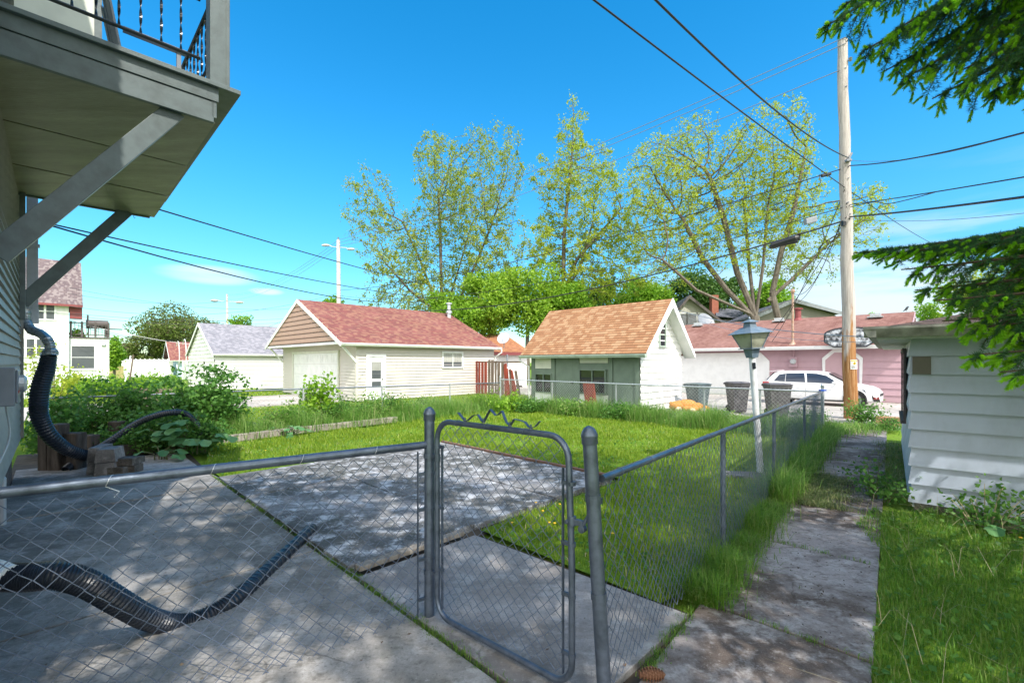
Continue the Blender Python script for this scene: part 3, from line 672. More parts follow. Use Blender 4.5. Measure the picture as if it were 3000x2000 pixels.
# wing
Ow = C+W*.5+Z*0; Lw = (along(Ow, U, 320)-Ow).length; zt = zat(along(Ow, U, 260), 991)
w1 = MB(); w1.lap(Ow, U, Z, N1, zt, lambda v: (0, Lw), .2, .01); w1.box(Ow+W*.02, U*Lw, W*5, Z*(zt-.02)); w1.build('wing', MT['white'], wh)
MB().box(Ow+Z*zt-W*.08-U*.02, U*(Lw+.1), W*5.2, Z*.1).build('roof_edge', MT['darktrim'], wh)
rl = MB(); zr0 = zt+.12
for k in range(4): rl.box(Ow+U*(Lw*k/3-(.1 if k else -.05))+Z*zr0, U*.13, W*.13, Z*1.15)
for zz in (.12, 1.0): rl.box(Ow+W*.04+Z*(zr0+zz), U*Lw, W*.06, Z*.07)
for k in range(int(Lw/.22)): rl.box(Ow+U*(.22*k+.1)+W*.05+Z*(zr0+.12), U*.03, W*.03, Z*.9)
for k in range(16): rl.box(Ow+U*(Lw-.06)+W*(.25*k+.1)+Z*(zr0+.12), U*.03, W*.03, Z*.9)
rl.box(Ow+U*(Lw-.07)+Z*(zr0+1.0), U*.06, W*4.2, Z*.07); rl.build('railing', MT['darktrim'], wh)
Od = along(Ow, U, 210)-W*.02+Z*.4; window(wh, Od+Z*.9-U*.0, U, N1, 1.25, 1.7, MT['whitetrim'], MT['window'], .14, .05, (0, 1))
q = MB(); q.box(Ow-W*2.4+U*1.9+Z*.0, U*.1, W*.1, Z*1.7); q.box(Ow-W*2.4+U*(Lw-.3), U*.1, W*.1, Z*1.7); q.box(Ow-W*2.4+U*1.9+Z*1.6, U*(Lw-2.2), W*.08, Z*.08); q.box(Ow-W*2.4+U*1.9+Z*.7, U*(Lw-2.2), W*.08, Z*.08)
for k in range(14): q.box(Ow-W*2.38+U*(1.95+k*(Lw-2.3)/14)+Z*.1, U*.03, W*.03, Z*1.5)
q.box(Ow-W*2.4+U*1.9+Z*.5, U*(Lw-2.2), W*2.2, Z*.1); q.build('porch_rail', MT['whitetrim'], wh)
q = MB(); O = onp(Ow-W*.02, U, 304, 1010); q.lathe(O, [(.12, -.1), (.16, 0), (.1, .12), (.03, .3)], 8); q.build('wall_lamp', MT['galvfar'], wh)
# grill and planter on the roof deck
gp = Ow+U*(Lw*.52)+W*.9+Z*(zt+.1); t = thing('barbecue_grill', 'dark barrel smoker grill behind the railing of the roof deck', 'grill', gp)
q = MB(); q.tube([gp-U*.2+Z*1.05, gp+U*1.1+Z*1.05], .34, 12); q.build('barrel', MT['darktrim'], t)
q = MB(); 
for dx in (-.1, 1.0):
    for dy in (-.2, .2): q.box(gp+U*dx+W*dy, U*.06, W*.06, Z*.85)
q.box(gp+U*1.15+Z*.7-W*.2, U*.8, W*.5, Z*.06); q.build('legs', MT['darktrim'], t); MB().tube([gp-U*.1+Z*1.3, gp-U*.1+Z*1.75], .06, 8).build('chimney', MT['darktrim'], t)
bush('potted_fern', 'bushy potted fern at the left end of the roof deck', Ow+U*(Lw*.22)+W*.6+Z*(zt+.1), (.45, .45, .75), 10, 240, .22, GREENS['mid'], 4, cat='plant')

# white play shed with steep orange roof
C = G(1875, 1209); ps = thing('play_shed', 'small white shed with steep orange shingle roof and green front', 'shed', C)
D2 = W; Lf = 5.2; Ls = 3.3; zr = 4.16; ze = 2.3; N1 = -U; Nr = -W
gm2 = MB(); half = Ls/2
def gx(v):
    if v <= ze: return (0, Ls)
    k = (v-ze)/(zr-ze)*half; return (k, Ls-k)
gm2.lap(C, U, Z, Nr, zr-.1, gx, .235, .04); gm2.box(C+W*.02+U*.02, U*(Ls-.04), W*.08, Z*(ze-.02))
gm2.prism([C+W*.02+U*.05+Z*(ze-.03), C+W*.02+U*(Ls-.05)+Z*(ze-.03), C+W*.02+U*half+Z*(zr-.15)], W*.08); gm2.build('gable_wall', MT['white'], ps)
fw = MB(); fw.box(C+W*.1+U*.05, W*(Lf-.1), U*.08, Z*ze); fw.box(C+W*(Lf-.08)+U*.1, W*.08, U*(Ls-.1), Z*ze); fw.box(C+W*.1+U*(Ls-.08), W*(Lf-.1), U*.08, Z*ze); fw.build('front_wall', MT['green'], ps)
# posts and framing boards of the green front, panels, doors
bm_ = MB()
def fxs(px): return (along(C, W, px)-C).length
def brd(x0, x1, z0, z1, p=.03): bm_.box(C+W*x0-U*0+U*.05+Z*z0, W*(x1-x0), -U*p, Z*(z1-z0))
xs = [fxs(p) for p in (1872, 1862, 1794, 1784, 1775, 1696, 1686, 1676, 1625, 1617, 1566, 1558)]
brd(0.02, xs[1], 0, ze, .06); brd(xs[2], xs[3], 0, ze, .05); brd(xs[5], xs[6]+.05, 0, ze, .05); brd(xs[8], xs[9]+.05, 0, ze, .05); brd(xs[10], min(xs[11]+.1, Lf), 0, ze, .05)
brd(xs[1], xs[2], 1.98, ze, .045); brd(xs[6], xs[8], 1.95, ze, .045); brd(xs[3], xs[5], 1.5, 1.75, .04); brd(xs[9], xs[10], 1.3, 1.5, .04)
bm_.build('framing', MT['green'], ps)
for (x0, x1, z0, z1) in ((xs[3]+.05, xs[5]-.03, 1.76, 2.12), (xs[9]+.06, xs[10]-.03, 1.52, 2.12)):
    MB().box(C+W*x0+U*.04+Z*z0, W*(x1-x0), -U*.035, Z*(z1-z0)).build('cream_panel', MT['cream'], ps)
for (x0, x1) in ((xs[3]+.05, xs[5]-.03), (xs[9]+.06, xs[10]-.03)):
    MB().box(C+W*x0+U*.04+Z*.05, W*(x1-x0), -U*.035, Z*.5).build('lower_panel', MT['whitetrim'], ps)
for (x0, x1) in ((xs[1]+.02, xs[2]-.02), (xs[6]+.07, xs[8]-.02)):
    dd = MB(); dd.box(C+W*x0+U*.05+Z*.03, W*(x1-x0), -U*.015, Z*1.93); dd.box(C+W*(x0+.1)+U*.033+Z*.2, W*(x1-x0-.2), -U*.006, Z*1.6); d_ = dd.build('door', MT['green'], ps)
    MB().lathe(C+W*(x0+.1)+Z*.95+U*.03, [(.02, 0), (.03, .05), (.02, .07)], 8, -U).build('handle', MT['iron'], d_)
for (p0, p1, za, zb) in ((1772, 1699, .62, 1.47), (1614, 1570, .55, 1.27)):
    x0, x1 = fxs(p0), fxs(p1); window(ps, C+W*x0+U*.04+Z*za, W, -U, x1-x0, zb-za, MT['green'], MT['darkglass'], .05, .07, (1, 0))
Ow = onp(C+Nr*.02, U, 1931.5, 1012); zt_ = zat(Ow, 948); window(ps, Ow, U, Nr, .42, zt_-Ow.z, MT['greenpale'], MT['darkglass'], .07, .05, (0, 1))
zo = 2.10; ohf = .32; r0 = C+U*half-W*.42+Z*zr; r1 = C+U*half+W*(Lf+.35)+Z*zr; e0 = C-U*ohf-W*.42+Z*zo; e1 = C-U*ohf+W*(Lf+.35)+Z*zo; f0 = C+U*(Ls+ohf)-W*.42+Z*zo; f1 = C+U*(Ls+ohf)+W*(Lf+.35)+Z*zo
roof2(ps, r0, r1, e0, e1, MT['r_orange'], course=.135, proj=.016); roof2(ps, r0, r1, f0, f1, MT['r_orange'], course=.135, proj=.016)
t = MB()
for q in (e0, f0): t.prism([r0+Z*.02-W*.002, q+Z*.02-W*.002, q-Z*.16-W*.002, r0-Z*.32-W*.002], -W*.03)
sl_ = (r0-f0); t.prism([f0-Z*.1, r0-Z*.22, r0-Z*.26, f0-Z*.15], W*.42)
t.prism([e0-Z*.1, r0-Z*.22, r0-Z*.26, e0-Z*.15], W*.42)
t.build('rake_trim', MT['whitetrim'], ps); gutter(ps, e0-Z*.02, e1-Z*.02, -U, MT['greenpale'], .12, .12)
q = MB(); q.tube([e1-U*.06-Z*.12, e1-U*.02-Z*.25, e1+U*.22-W*.3-Z*.5, e1+U*.24-W*.3-Z*1.9], .04, 8); q.build('downspout', MT['whitetrim'], ps)

# pink garage
C = V((17.0, 20.0, 0)); pk = thing('pink_garage', 'long pink sided garage with faded red roof across the alley', 'garage', C)
b0 = -1.6; A0 = C-W*1.6; Lp = 14.6; ze = 2.62; N1 = -U
w1 = MB(); w1.lap(A0, W, Z, N1, ze, lambda v: (0, Lp), .305, .035); w1.box(A0+U*.02, W*Lp, U*6.6, Z*(ze-.05)); w1.build('wall', MT['pink'], pk)
eL = A0+W*(Lp+.3)-U*.5; eR = A0-W*.3-U*.5; zo = 2.56; half = 3.6
zr = H0+(HZ-913)/F*(along(A0+U*half, W, 2677).y); rr = A0+U*half-W*.3; rl_ = A0+U*half+W*(Lp+.3)
rR = along(A0+U*half, W, 2679); rL = along(A0+U*half, W, 2008); eR = V((rR.x, rR.y, 0))-U*(half+.5); eL = V((rL.x, rL.y, 0))-U*(half+.5)
roof2(pk, rR+Z*zr, rL+Z*zr, eR+Z*zo, eL+Z*zo, MT['r_pink'], course=.14, proj=.009)
roof2(pk, rR+Z*zr, rL+Z*zr, rR+U*(half+.5)+Z*zo, rL+U*(half+.5)+Z*zo, MT['r_pink'], course=.14, proj=.009)
gutter(pk, eR+Z*(zo+.0), eL+Z*(zo+.0), -U, MT['whitetrim'], .16, .12)
q = MB(); q.box(eR+Z*(zo-.16), eL-eR, U*.5, Z*.03); q.prism([eR+Z*zo-W*.01, rR+Z*zr-W*.01, rR+Z*(zr-.2)-W*.01, eR+Z*(zo-.18)-W*.01], -W*.03); q.build('soffit', MT['pink'], pk)
def pkp(px, z_=0): q = along(C-U*.025, W, px); q.z = z_; return q
def oct_door(p0, p1, ztop, panel, ch=.42, name='overhead_door'):
    a, b = pkp(p1), pkp(p0); wd = (b-a).length; Ud = (b-a).normalized(); t_ = .16
    pts = [a, b, b+Z*(ztop-ch), b-Ud*ch+Z*ztop, a+Ud*ch+Z*ztop, a+Z*(ztop-ch)]
    pan = MB(); pan.prism(pts, -U*.015)
    if panel == 'white':
        for r_ in range(1, 4): pan.box(a+Ud*.02+Z*(ztop*r_/4.-.006)-U*.016, Ud*(wd-.04), -U*.004, Z*.012)
        for c_ in range(8):
            P_ = a+Ud*(.12+c_*(wd-.1)/8)+Z*(ztop*3/4.+.12)-U*.016; hh=.32; ww=(wd-.1)/8-.16
            for (o_, A_, B_) in ((Z*0, Ud*ww, Z*.015), (Z*hh, Ud*ww, Z*.015), (Z*0, Ud*.015, Z*hh), (Ud*ww, Ud*.015, Z*hh)): pan.box(P_+o_, A_, B_, -U*.01)
        dobj = pan.build(name, MT['whitetrim'], pk)
    else:
        pan.box(a+Ud*wd*.45-U*.016, Ud*.06, -U*.02, Z*(ztop-.02)); dobj = pan.build(name, MT['pinkdoor'], pk)
        MB().box(a+Ud*wd*.55+Z*.95-U*.016, Ud*.03, -U*.04, Z*.16).build('handle', MT['iron'], dobj)
    f_ = MB(); c0 = sum(pts, V((0, 0, 0)))/6
    for i in range(1, 6):
        p, q2 = pts[i], pts[(i+1) % 6]
        dp = (p-c0).normalized(); f_.prism([p, q2, q2+(q2-c0).normalized()*t_, p+dp*t_], -U*.045)
    f_.build('door_frame', MT['whitetrim'], dobj)
oct_door(1975, 2245, 2.24, 'white'); oct_door(2418, 2518, 2.25, 'pink', .36, 'side_door')
mp_ = pkp(2326, 1.55); q = MB(); q.box(mp_-W*.16, W*.34, -U*.14, Z*.5); q.tube([mp_+Z*.5-U*.07, mp_+Z*1.2-U*.07], .035, 8); mt = q.build('electric_meter', MT['pink'], pk)
q = MB(); q.lathe(mp_+Z*.28-U*.14, [(.14, 0), (.14, .06), (.11, .1)], 14, -U); q.build('dial', MT['galvfar'], mt)
mb_ = pkp(2324, 0)-U*.1; ms = MB(); ztp = zat(mb_, 858); ms.tube([mb_+Z*2.6, mb_+Z*ztp], .055, 8); ms.lathe(mb_+Z*(ztp-.02), [(.06, 0), (.1, .06), (.1, .16), (.03, .22)], 8); ms.lathe(mb_+Z*2.68, [(.2, -.04), (.1, .08), (.06, .16)], 10); MAST = mb_+Z*ztp
ms.build('service_mast', paint('rusty_mast', (.33, .19, .12), .6, .4, (.5, .42, .36), 8), pk)
sl_ = (zr-zo)/(half+.5)
for px, k in ((2045, 3.2), (2283, 3.2), (2565, 3.0)):
    p = along(C+U*(k), W, px); z_ = zo+sl_*(k+.5)+.02; q = MB(); q.cbox(p+Z*z_-U*.0, W*.62, U*.5, Z*.05); q.cbox(p+Z*(z_+.07), W*.42, U*.34, Z*.13); q.build('roof_vent', MT['galvfar'], pk)
p = along(C+U*3.5, W, 2338); q = MB(); q.lathe(p+Z*(zo+sl_*4.0-.1), [(.3, 0), (.16, .16), (.15, .62), (.24, .64), (.24, .7), (.02, .75)], 10); q.build('vent_pipe', MT['redtrim'], pk)
# basketball backboard on the gutter
p = along(C-U*.75, W, 2489.6); zc = zat(p, 990); hwB = 48/F*p.y*1.28; t = thing('basketball_backboard', 'weathered black and white fan shaped basketball backboard on the roof edge', 'backboard', p+Z*(zc-.25))
pts = [(-1, -.18), (-.62, -.46), (.62, -.46), (1, -.18), (1, .18)]+[(math.cos(a), .22+.34*math.sin(a)) for a in np.linspace(.15, math.pi-.15, 12)]+[(-1, .18)]
MB().prism([p+Z*zc+W*(-x_*hwB)+Z*y_*.85 for x_, y_ in pts], -U*.05).build('board', paint('flaking_black_board', (.03, .032, .036), .5, .75, (.65, .68, .72), 5), t)
q = MB(); 
for i in range(len(pts)):
    a, b = pts[i], pts[(i+1) % len(pts)]; q.tube([p+Z*zc-W*a[0]*hwB+Z*a[1]*.85-U*.05, p+Z*zc-W*b[0]*hwB+Z*b[1]*.85-U*.05], .035, 5)
q.build('rim', MT['iron'], t); q = MB()
for s_ in (-.4, .4): q.tube([p+Z*(zc)-W*s_*hwB+U*.03, p+Z*(zo+.35)-W*s_*hwB+U*1.0], .03, 6)
q.build('bracket', MT['iron'], t)

# grey shed on the right
C = V((4.97, 5.65, 0)); gs = thing('grey_shed', 'blue grey sided shed with brown box gutter beside the path', 'shed', C)
DR = V((.768, -.640, 0)); Lr = 5.2; Ll = 5.6; ze = 2.1; NF = -DF; NL = -DR
w1 = MB(); w1.lap(C+Z*.07, DR, Z, NF, ze-.07, lambda v: (0, Lr), .2255, .034); w1.box(C-NF*.03, DR*Lr, -NF*.08, Z*ze)
w1.build('front_wall', MT['shedblue'], gs)
w1 = MB(); w1.lap(C+Z*.07, DF, Z, NL, ze-.07, lambda v: (0, Ll), .2255, .034); w1.box(C-NL*.03+DF*.03, DF*(Ll-.03), -NL*.08, Z*ze); w1.build('side_wall', MT['shedwhite'], gs)
cw = MB(); zz = .07
while zz < ze-.05:                                          # flared corner caps, one per course
    z1 = min(zz+.2255, ze); a = C+Z*zz+NF*.040+NL*.040; 
    cw.quad(a, C+Z*zz+DR*.13+NF*.040, C+Z*z1+DR*.13+NF*.008, C+Z*z1+NF*.008+NL*.008); cw.quad(C+Z*zz+DF*.13+NL*.036, a, C+Z*z1+NF*.008+NL*.008, C+Z*z1+DF*.13+NL*.008)
    cw.poly([a, C+Z*zz, C+Z*zz+DR*.13+NF*.040]); zz = z1
cw.build('corner_caps', MT['shedblue'], gs)
MB().box(C+Z*(ze-.45)+NF*.041, DR*.17, NF*.004, Z*.215).build('patched_board', paint('brown_patch', (.14, .125, .10), .5, .2), gs)
q = MB(); q.box(C+DR*.02+DF*.02-NF*.0-Z*.1, DR*(Lr), DF*Ll, Z*.19); q.build('foundation', MT['cinder'], gs)
oh = .34; zg = zat(C+NF*oh+NL*oh, 985); 
bx = MB(); bx.box(C+NF*oh+NL*oh+Z*(ze-.02), DR*(Lr+.5), -NF*oh, Z*.02); bx.box(C+NL*oh+Z*(ze-.02), DF*(Ll+.4), -NL*oh, Z*.02)
bx.build('soffit', MT['shedwhite'], gs)
gp_ = [(0, 0), (0, .13), (.13, .13), (.13, .10), (.10, .04), (.08, 0)]
gb = MB(); gb.prism([C+NF*(oh+x_)+NL*(oh+.12)+Z*(ze+y_) for x_, y_ in gp_], DR*(Lr+.7)); gb.prism([C+NL*(oh+x_)+NF*(oh+.12)+Z*(ze+y_) for x_, y_ in gp_], DF*(Ll+.7)); gb.build('gutter', MT['shedgutter'], gs)
c0 = C+NF*oh+NL*oh+Z*(ze+.115); c1 = c0+DR*(Lr+.68); c3 = c0+DF*(Ll+.68); c2 = c1+DF*(Ll+.68); pk0 = c0+DF*2.8+DR*2.8+Z*.62; pk1 = c1+DF*2.8-DR*2.8+Z*.62
roof2(gs, pk0, pk1, c0, c1, MT['r_shed']); roof2(gs, pk0, pk0+DF*.4, c0, c3, MT['r_shed']); roof2(gs, pk0, pk1, c3, c2, MT['r_shed'])
q = MB(); a = C+NL*.035+DF*1.2; 
for k, (z0, z1) in enumerate(((.95, 1.95),)):
    fr(q, a+Z*z0, DF, NL, 1.7, z1-z0, .05, .032)
wnd = q.build('window', MT['darktrim'], gs); MB().box(a+Z*.95, DF*1.7, NL*.02, Z*1.0).build('pane', MT['darkglass'], wnd)

# houses beyond the alley
def gable_front(name, label, L_, Rr, apx, d, roofm, wallm, trimm, depth, course=.13, zb=0, Nn=None):
    xl, yl = L_; xr, yr = Rr; ax_, ay = apx; A_ = D(xl, yl, d); B_ = D(xr, yr, d); P_ = D(ax_, ay, d); t = thing(name, label, 'house', V((A_.x, A_.y, 0)))
    X = V((1, 0, 0)); Y = V((.15, .99, 0)).normalized(); mb = MB(); ze_ = (A_.z+B_.z)/2
    wdt = B_.x-A_.x; Oo = V((A_.x+.35, d+.5, 0)); wd_ = wdt-.7; ap = P_.x-Oo.x
    def ex(v):
        if v < ze_: return (0, wd_)
        k = (v-ze_)/(P_.z-ze_); return (ap*k, wd_-(wd_-ap)*k)
    mb.lap(Oo, X, Z, -Y, P_.z-.1, ex, course, .012); mb.box(Oo+Y*.05, X*wd_, Y*depth, Z*(ze_-.05)); mb.build('wall', wallm, t)
    a = V((A_.x, A_.y, A_.z)); b = V((B_.x, B_.y, B_.z)); p = P_
    ra = roof2(t, p, p+Y*depth, a, a+Y*depth, roofm, course=.2); rb = roof2(t, p, p+Y*depth, b, b+Y*depth, roofm, course=.2)
    tr = MB()
    for q in (a, b): tr.prism([p-Y*.01, q-Y*.01, q-Z*.28-Y*.01, p-Z*.36-Y*.01], -Y*.05)
    tr.build('rake_trim', trimm, t); return t, Oo, X, Y
t, Oo, X, Y = gable_front('grey_house', 'pale grey sided house with dark steep gable behind the pink garage', (1968, 925), (2130, 950), (2020, 864), 46, MT['r_dark'], MT['greyhouse'], MT['darktrim'], 12)
for px, w_ in ((1993, 1.0), (2014, 1.5), (2043, 1.1)):
    O = D(px, 958, 46.45); window(t, O, X, -Y, w_*.62, 1.35, MT['whitetrim'], MT['window'], .12, .05, (0, 0))
q = MB(); q.box(Oo+X*-.2+Z*(D(0, 936, 46.4).z)-Y*.06, X*4.2, Y*.05, Z*.3); q.build('trim_band', MT['darktrim'], t)
cb_ = D(2086, 905, 52); q = MB(); q.box(cb_-Z*4, V((.75, 0, 0)), V((0, .7, 0)), Z*(4+1.6)); ch = q.build('chimney', paint('chimney_brick', (.30, .10, .06), .8, .3), t)
q = MB(); A_ = D(2100, 935, 52); q.box(V((A_.x, 51, 0)), V((6.0, 0, 0)), V((0, 4, 0)), Z*A_.z*.98); q.build('side_wing', MT['greyhouse'], t)
roof2(t, D(2095, 900, 55), D(2190, 912, 55), D(2098, 925, 50.4), D(2200, 935, 50.4), MT['r_dark'], course=.2); 
roof2(t, D(1950, 902, 56), D(2010, 893, 56), D(1950, 925, 52), D(2010, 925, 52), MT['r_dark'], course=.2, name='rear_roof')
t, Oo, X, Y = gable_front('dark_house', 'dark brown sided house with wide low gable behind the utility pole', (2195, 932), (2474, 915), (2327, 874), 40, MT['r_dark'], MT['darkhouse'], MT['bmetal'], 10, .16)
# satellite dishes
def dish(name_label, c, r, az, stand, cat='satellite dish', tilt=.5):
    c = V(c); d_ = V((math.cos(az)*math.cos(tilt), math.sin(az)*math.cos(tilt), math.sin(tilt))); t = thing('satellite_dish', name_label, cat, c-Z*stand)
    q = MB(); q.lathe(c, [(.02, .02), (r*.5, .03+r*.06), (r, .2*r), (r*1.0, .2*r+.02), (r*.5, .05+r*.06), (.02, .05)], 18, d_); q.build('reflector', MT['bmetal'] if 'dark' in name_label else MT['galvfar'], t)
    q = MB(); q.tube([c-d_*.02, c-d_*.1-Z*.15, c-Z*stand], .03, 6); q.tube([c-Z*r*.8, c+d_*r*1.1-Z*r*.5], .015, 5); q.build('mount', MT['bmetal'], t)
# brown roofed hut
d = 33; t = thing('hut', 'white walled hut with low brown roof behind the red board fence', 'shed', D(1400, 1060, d)-Z*H0)
A_, B_ = D(1380, 1030, d), D(1556, 1032, d); mb = MB(); mb.box(V((A_.x+.3, d+.3, 0)), V((B_.x-A_.x-.6, 0, 0)), V((0, 6, 0)), Z*(A_.z-.05)); mb.build('wall', MT['white'], t)
roof2(t, D(1380, 978, d+4.5), D(1480, 983, d+4.5), A_, B_, MT['r_hut']); q = MB(); q.box(A_, B_-A_, V((0, -.05, 0)), -Z*.22); q.build('fascia', MT['redtrim'], t)
q = MB(); q.tube([D(1486, 1038, d-.1), D(1486, 1075, d-.1)], .07, 6); q.build('vent_pipe', MT['bmetal'], t)
dish('white satellite dish on the brown hut roof beside the orange roof', D(1476, 992, 32), .45, -1.9, .7)
dish('large dark satellite dish standing above the left end of the pink garage roof', D(2066, 944, 30), .62, -1.25, .8)
# white fence, gate and yellow fence far left
d = 55; t = thing('white_picket_gate', 'long white fence with black hinges far behind the brambles', 'fence', D(420, 1092, d)-Z*.5); q = MB(); a = D(357, 1093, d); a.z = 0; b = D(505, 1093, d); b.z = 0
q.box(a, b-a, V((0, .1, 0)), Z*2.1); q.build('panel', MT['whitetrim'], t); q = MB()
for k in range(12): q.box(a+(b-a)*(k/11)+V((0, -.06, 0)), V((.12, 0, 0)), V((0, .05, 0)), Z*2.2)
q.build('posts', MT['whitetrim'], t)
a = D(310, 1090, 50); a.z = 0; b = D(362, 1090, 50); b.z = 0; t = thing('wooden_fence', 'short yellowish wooden fence between the white house wing and the white fence', 'fence', a); q = MB()
for k in range(16): q.box(a+(b-a)*(k/16), (b-a)*(1/17.5), V((0, .04, 0)), Z*(1.35+R.uniform(-.03, .03)))
q.build('boards', paint('yellow_wood', (.42, .36, .16), .8, .4), t); MB().box(a+V((0, .05, .4)), b-a, V((0, .05, 0)), Z*.08).build('rail', MT['oldwood'], t)
# ------------------------------------------------------------------ own house at the left, with its balcony
C = AB(-.35, 10.5); oh_ = thing('house', 'grey brown sided house on brick base with green grey balcony', 'house', C)
w1 = MB(); BR = AB(-.45, -6)
O = AB(-.38, 10.5, .62); w1.lap(O, -W, Z, U, 9.0, lambda v: (0, 7.9), .115, .03); w1.box(AB(-.40, 2.6, .62), W*7.88, -U*7, Z*9.0); w1.build('wall', MT['housesid'], oh_)
q = MB(); a, b = AB(-.45, 10.45, -.1), AB(-.45, 2.6, -.1); q.quad(a, b, b+Z*.73, a+Z*.73, [(0, 0), (7.85, 0), (7.85, .73), (0, .73)]); q.quad(a, a+Z*.73, a+Z*.73-U*7, a-U*7, [(0, 0), (0, .73), (7, .73), (7, 0)]); q.build('brick_base', MT['brick'], oh_)
MB().box(AB(-.37, 10.42, .62), U*.045, W*.1, Z*9).build('corner_post', MT['housesid'], oh_)
# downspout, crinkled elbow
ds = MB(); P = AB(-.30, 10.62, 0)
for k in range(1): ds.box(P+Z*2.55-W*.045, U*.13, W*.09, Z*5.5)
for k in range(3): ds.box(P+Z*2.55+U*(.02+.04*k)-W*.052, U*.018, W*.10, Z*5.5)
ds.box(P+Z*3.65-W*.07-U*.02, U*.17, W*.13, Z*.04); ds.box(P+Z*2.42-W*.055-U*.008, U*.146, W*.11, Z*.22); dso = ds.build('downspout', MT['alu'], oh_)
pts = [D(74, 905, 7.2), D(76, 940, 7.2), D(92, 966, 7.15), D(116, 976, 7.1), D(136, 992, 7.0), D(146, 1012, 7.0), D(148, 1040, 7.0)]
def curve(pts, n):
    """Catmull-Rom through the points"""
    P = [pts[0]*2-pts[1]]+list(pts)+[pts[-1]*2-pts[-2]]; out = []; m_ = len(pts)-1
    for i in range(n+1):
        t = i/n*m_; k = min(int(t), m_-1); u = t-k; a, b, c, d = P[k], P[k+1], P[k+2], P[k+3]
        out.append((b*2+(c-a)*u+(a*2-b*5+c*4-d)*u*u+(b*3-a-c*3+d)*u**3)*.5)
    return out
cv = curve(pts, 60); mb = MB(); mb.tube(cv, [.062+.008*((i % 3) == 0)+R.uniform(-.004, .004)+(.03 if i > 54 else 0) for i in range(61)], 12); mb.build('elbow', MT['flexalu'], dso, smooth=False)
ds = MB(); ds.box(AB(-.33, 3.5, 0)+Z*.64, U*.1, W*.12, Z*4.0); 
p = D(-60, 1672, 2.35); 
ds.tube([AB(-.28, 3.5, .75), D(-40, 1668, 2.45), D(30, 1690, 2.4)], .062, 10); ds.build('downspout', MT['whitetrim'], oh_)
# electric meter
O = AB(-.33, 8.35, 0); zt_, zb_ = zat(AB(-.2, 5.55), 1076), zat(AB(-.2, 5.55), 1183); q = MB(); q.box(AB(-.33, 5.3, zb_), U*.12, W*.34, Z*(zt_-zb_)); q.box(AB(-.21, 5.32, zb_+.02), U*.015, W*.30, Z*(zt_-zb_-.04)); mt = q.build('electric_meter', MT['bmetal'], oh_, bevel=.012)
q = MB(); q.lathe(AB(-.195, 5.47, (zt_+zb_)/2+.02), [(.07, 0), (.07, .03), (.05, .045)], 16, U); q.build('glass_dial', MT['galvfar'], mt)
MB().box(AB(-.194, 5.33, zb_+.10), U*.003, W*.09, Z*.02).build('red_label', MT['red'], mt)
q = MB(); q.tube([AB(-.27, 5.6, zb_+.1), AB(-.27, 5.9, zb_+.1)], .022, 8); q.build('conduit', MT['galvfar'], mt); q = MB(); q.tube(curve([AB(-.27, 5.5, zb_), AB(-.25, 5.52, 1.2), AB(-.30, 5.4, 1.0)], 12), .008, 6); q.build('meter_wire', MT['galvfar'], mt); q = MB(); q.tube([AB(-.40, 7.6, -.05), AB(-.40, 7.6, .50), AB(-.44, 7.6, .56)], .035, 8); q.build('wall_pipe', MT['galvfar'], oh_)
# balcony
a1, b1_, b2_, zb = 1.19, 5.45, 9.88, 4.27
bal = MB(); bal.box(AB(-.36, b1_+.04, zb+.03), U*(a1+.32), W*(b2_-b1_-.08), Z*.12); balo = bal.build('balcony', MT['soffit'], oh_)
q = MB()
for k, bb_ in enumerate((b1_+.04, b1_+1.50, b1_+2.98)):
    w_ = 1.42 if k < 2 else b2_-b1_-2.98-.06; q.box(AB(-.36, bb_+.02, zb-.004+.003*k), U*(a1+.35+.02*k), W*w_, Z*.02)
q.build('soffit', MT['soffit'], balo)
q = MB(); q.box(AB(-.36, b1_, zb-.02), U*(a1+.33), W*.045, Z*.21); q.box(AB(-.36, b1_-.012, zb+.195), U*(a1+.37), W*.05, Z*.135)
q.box(AB(a1-.05, b1_, zb+.03), U*.045, W*(b2_-b1_), Z*.29); q.box(AB(-.36, b2_-.05, zb-.02), U*(a1+.33), W*.045, Z*.34); q.build('fascia', MT['greengrey'], balo, bevel=.004)
q = MB(); q.box(AB(-.36, b1_-.06, zb+.33), U*(a1+.56), W*(b2_-b1_+.12), Z*.045); q.build('deck', MT['greengrey'], balo, bevel=.004)
q = MB(); q.box(AB(a1-.07, b1_-.03, zb+.375), U*.17, W*.18, Z*1.9); q.box(AB(a1+.07, b1_-.035, zb+.375), U*.035, W*.19, Z*1.9); q.build('post', MT['greengrey'], balo, bevel=.004)
MB().box(AB(a1-.10, b2_-.16, zb+.445), U*.12, W*.12, Z*1.0).build('post', MT['greengrey'], balo)
q = MB(); q.tube([AB(-.34, b1_+.04, zb+.60), AB(a1-.14, b1_+.04, zb+.60)], .016, 6); q.tube([AB(-.34, b1_+.04, zb+1.2), AB(a1-.14, b1_+.04, zb+1.2)], .022, 6)
q.tube([AB(a1-.05, b1_+.1, zb+1.2), AB(a1-.05, b2_-.1, zb+1.2)], .022, 6); q.tube([AB(a1-.05, b1_+.1, zb+.6), AB(a1-.05, b2_-.1, zb+.6)], .016, 6); q.build('rail', MT['iron'], balo)
def twist(p, h):
    mb = MB(); n = 26; i0 = len(mb.v)
    for k in range(n):
        a = k*.42; c, s = math.cos(a), math.sin(a); w_, t_ = .011, .004
        for (x_, y_) in ((w_, t_), (-w_, t_), (-w_, -t_), (w_, -t_)): mb.v.append(tuple(p+Z*(h*k/(n-1))+U*(x_*c-y_*s)+W*(x_*s+y_*c)))
    for k in range(n-1):
        for j in range(4): A_, B_ = k*4+j, k*4+(j+1) % 4; mb.f.append((A_, B_, B_+4, A_+4))
    return mb
bp = twist(V((0, 0, 0)), .62)
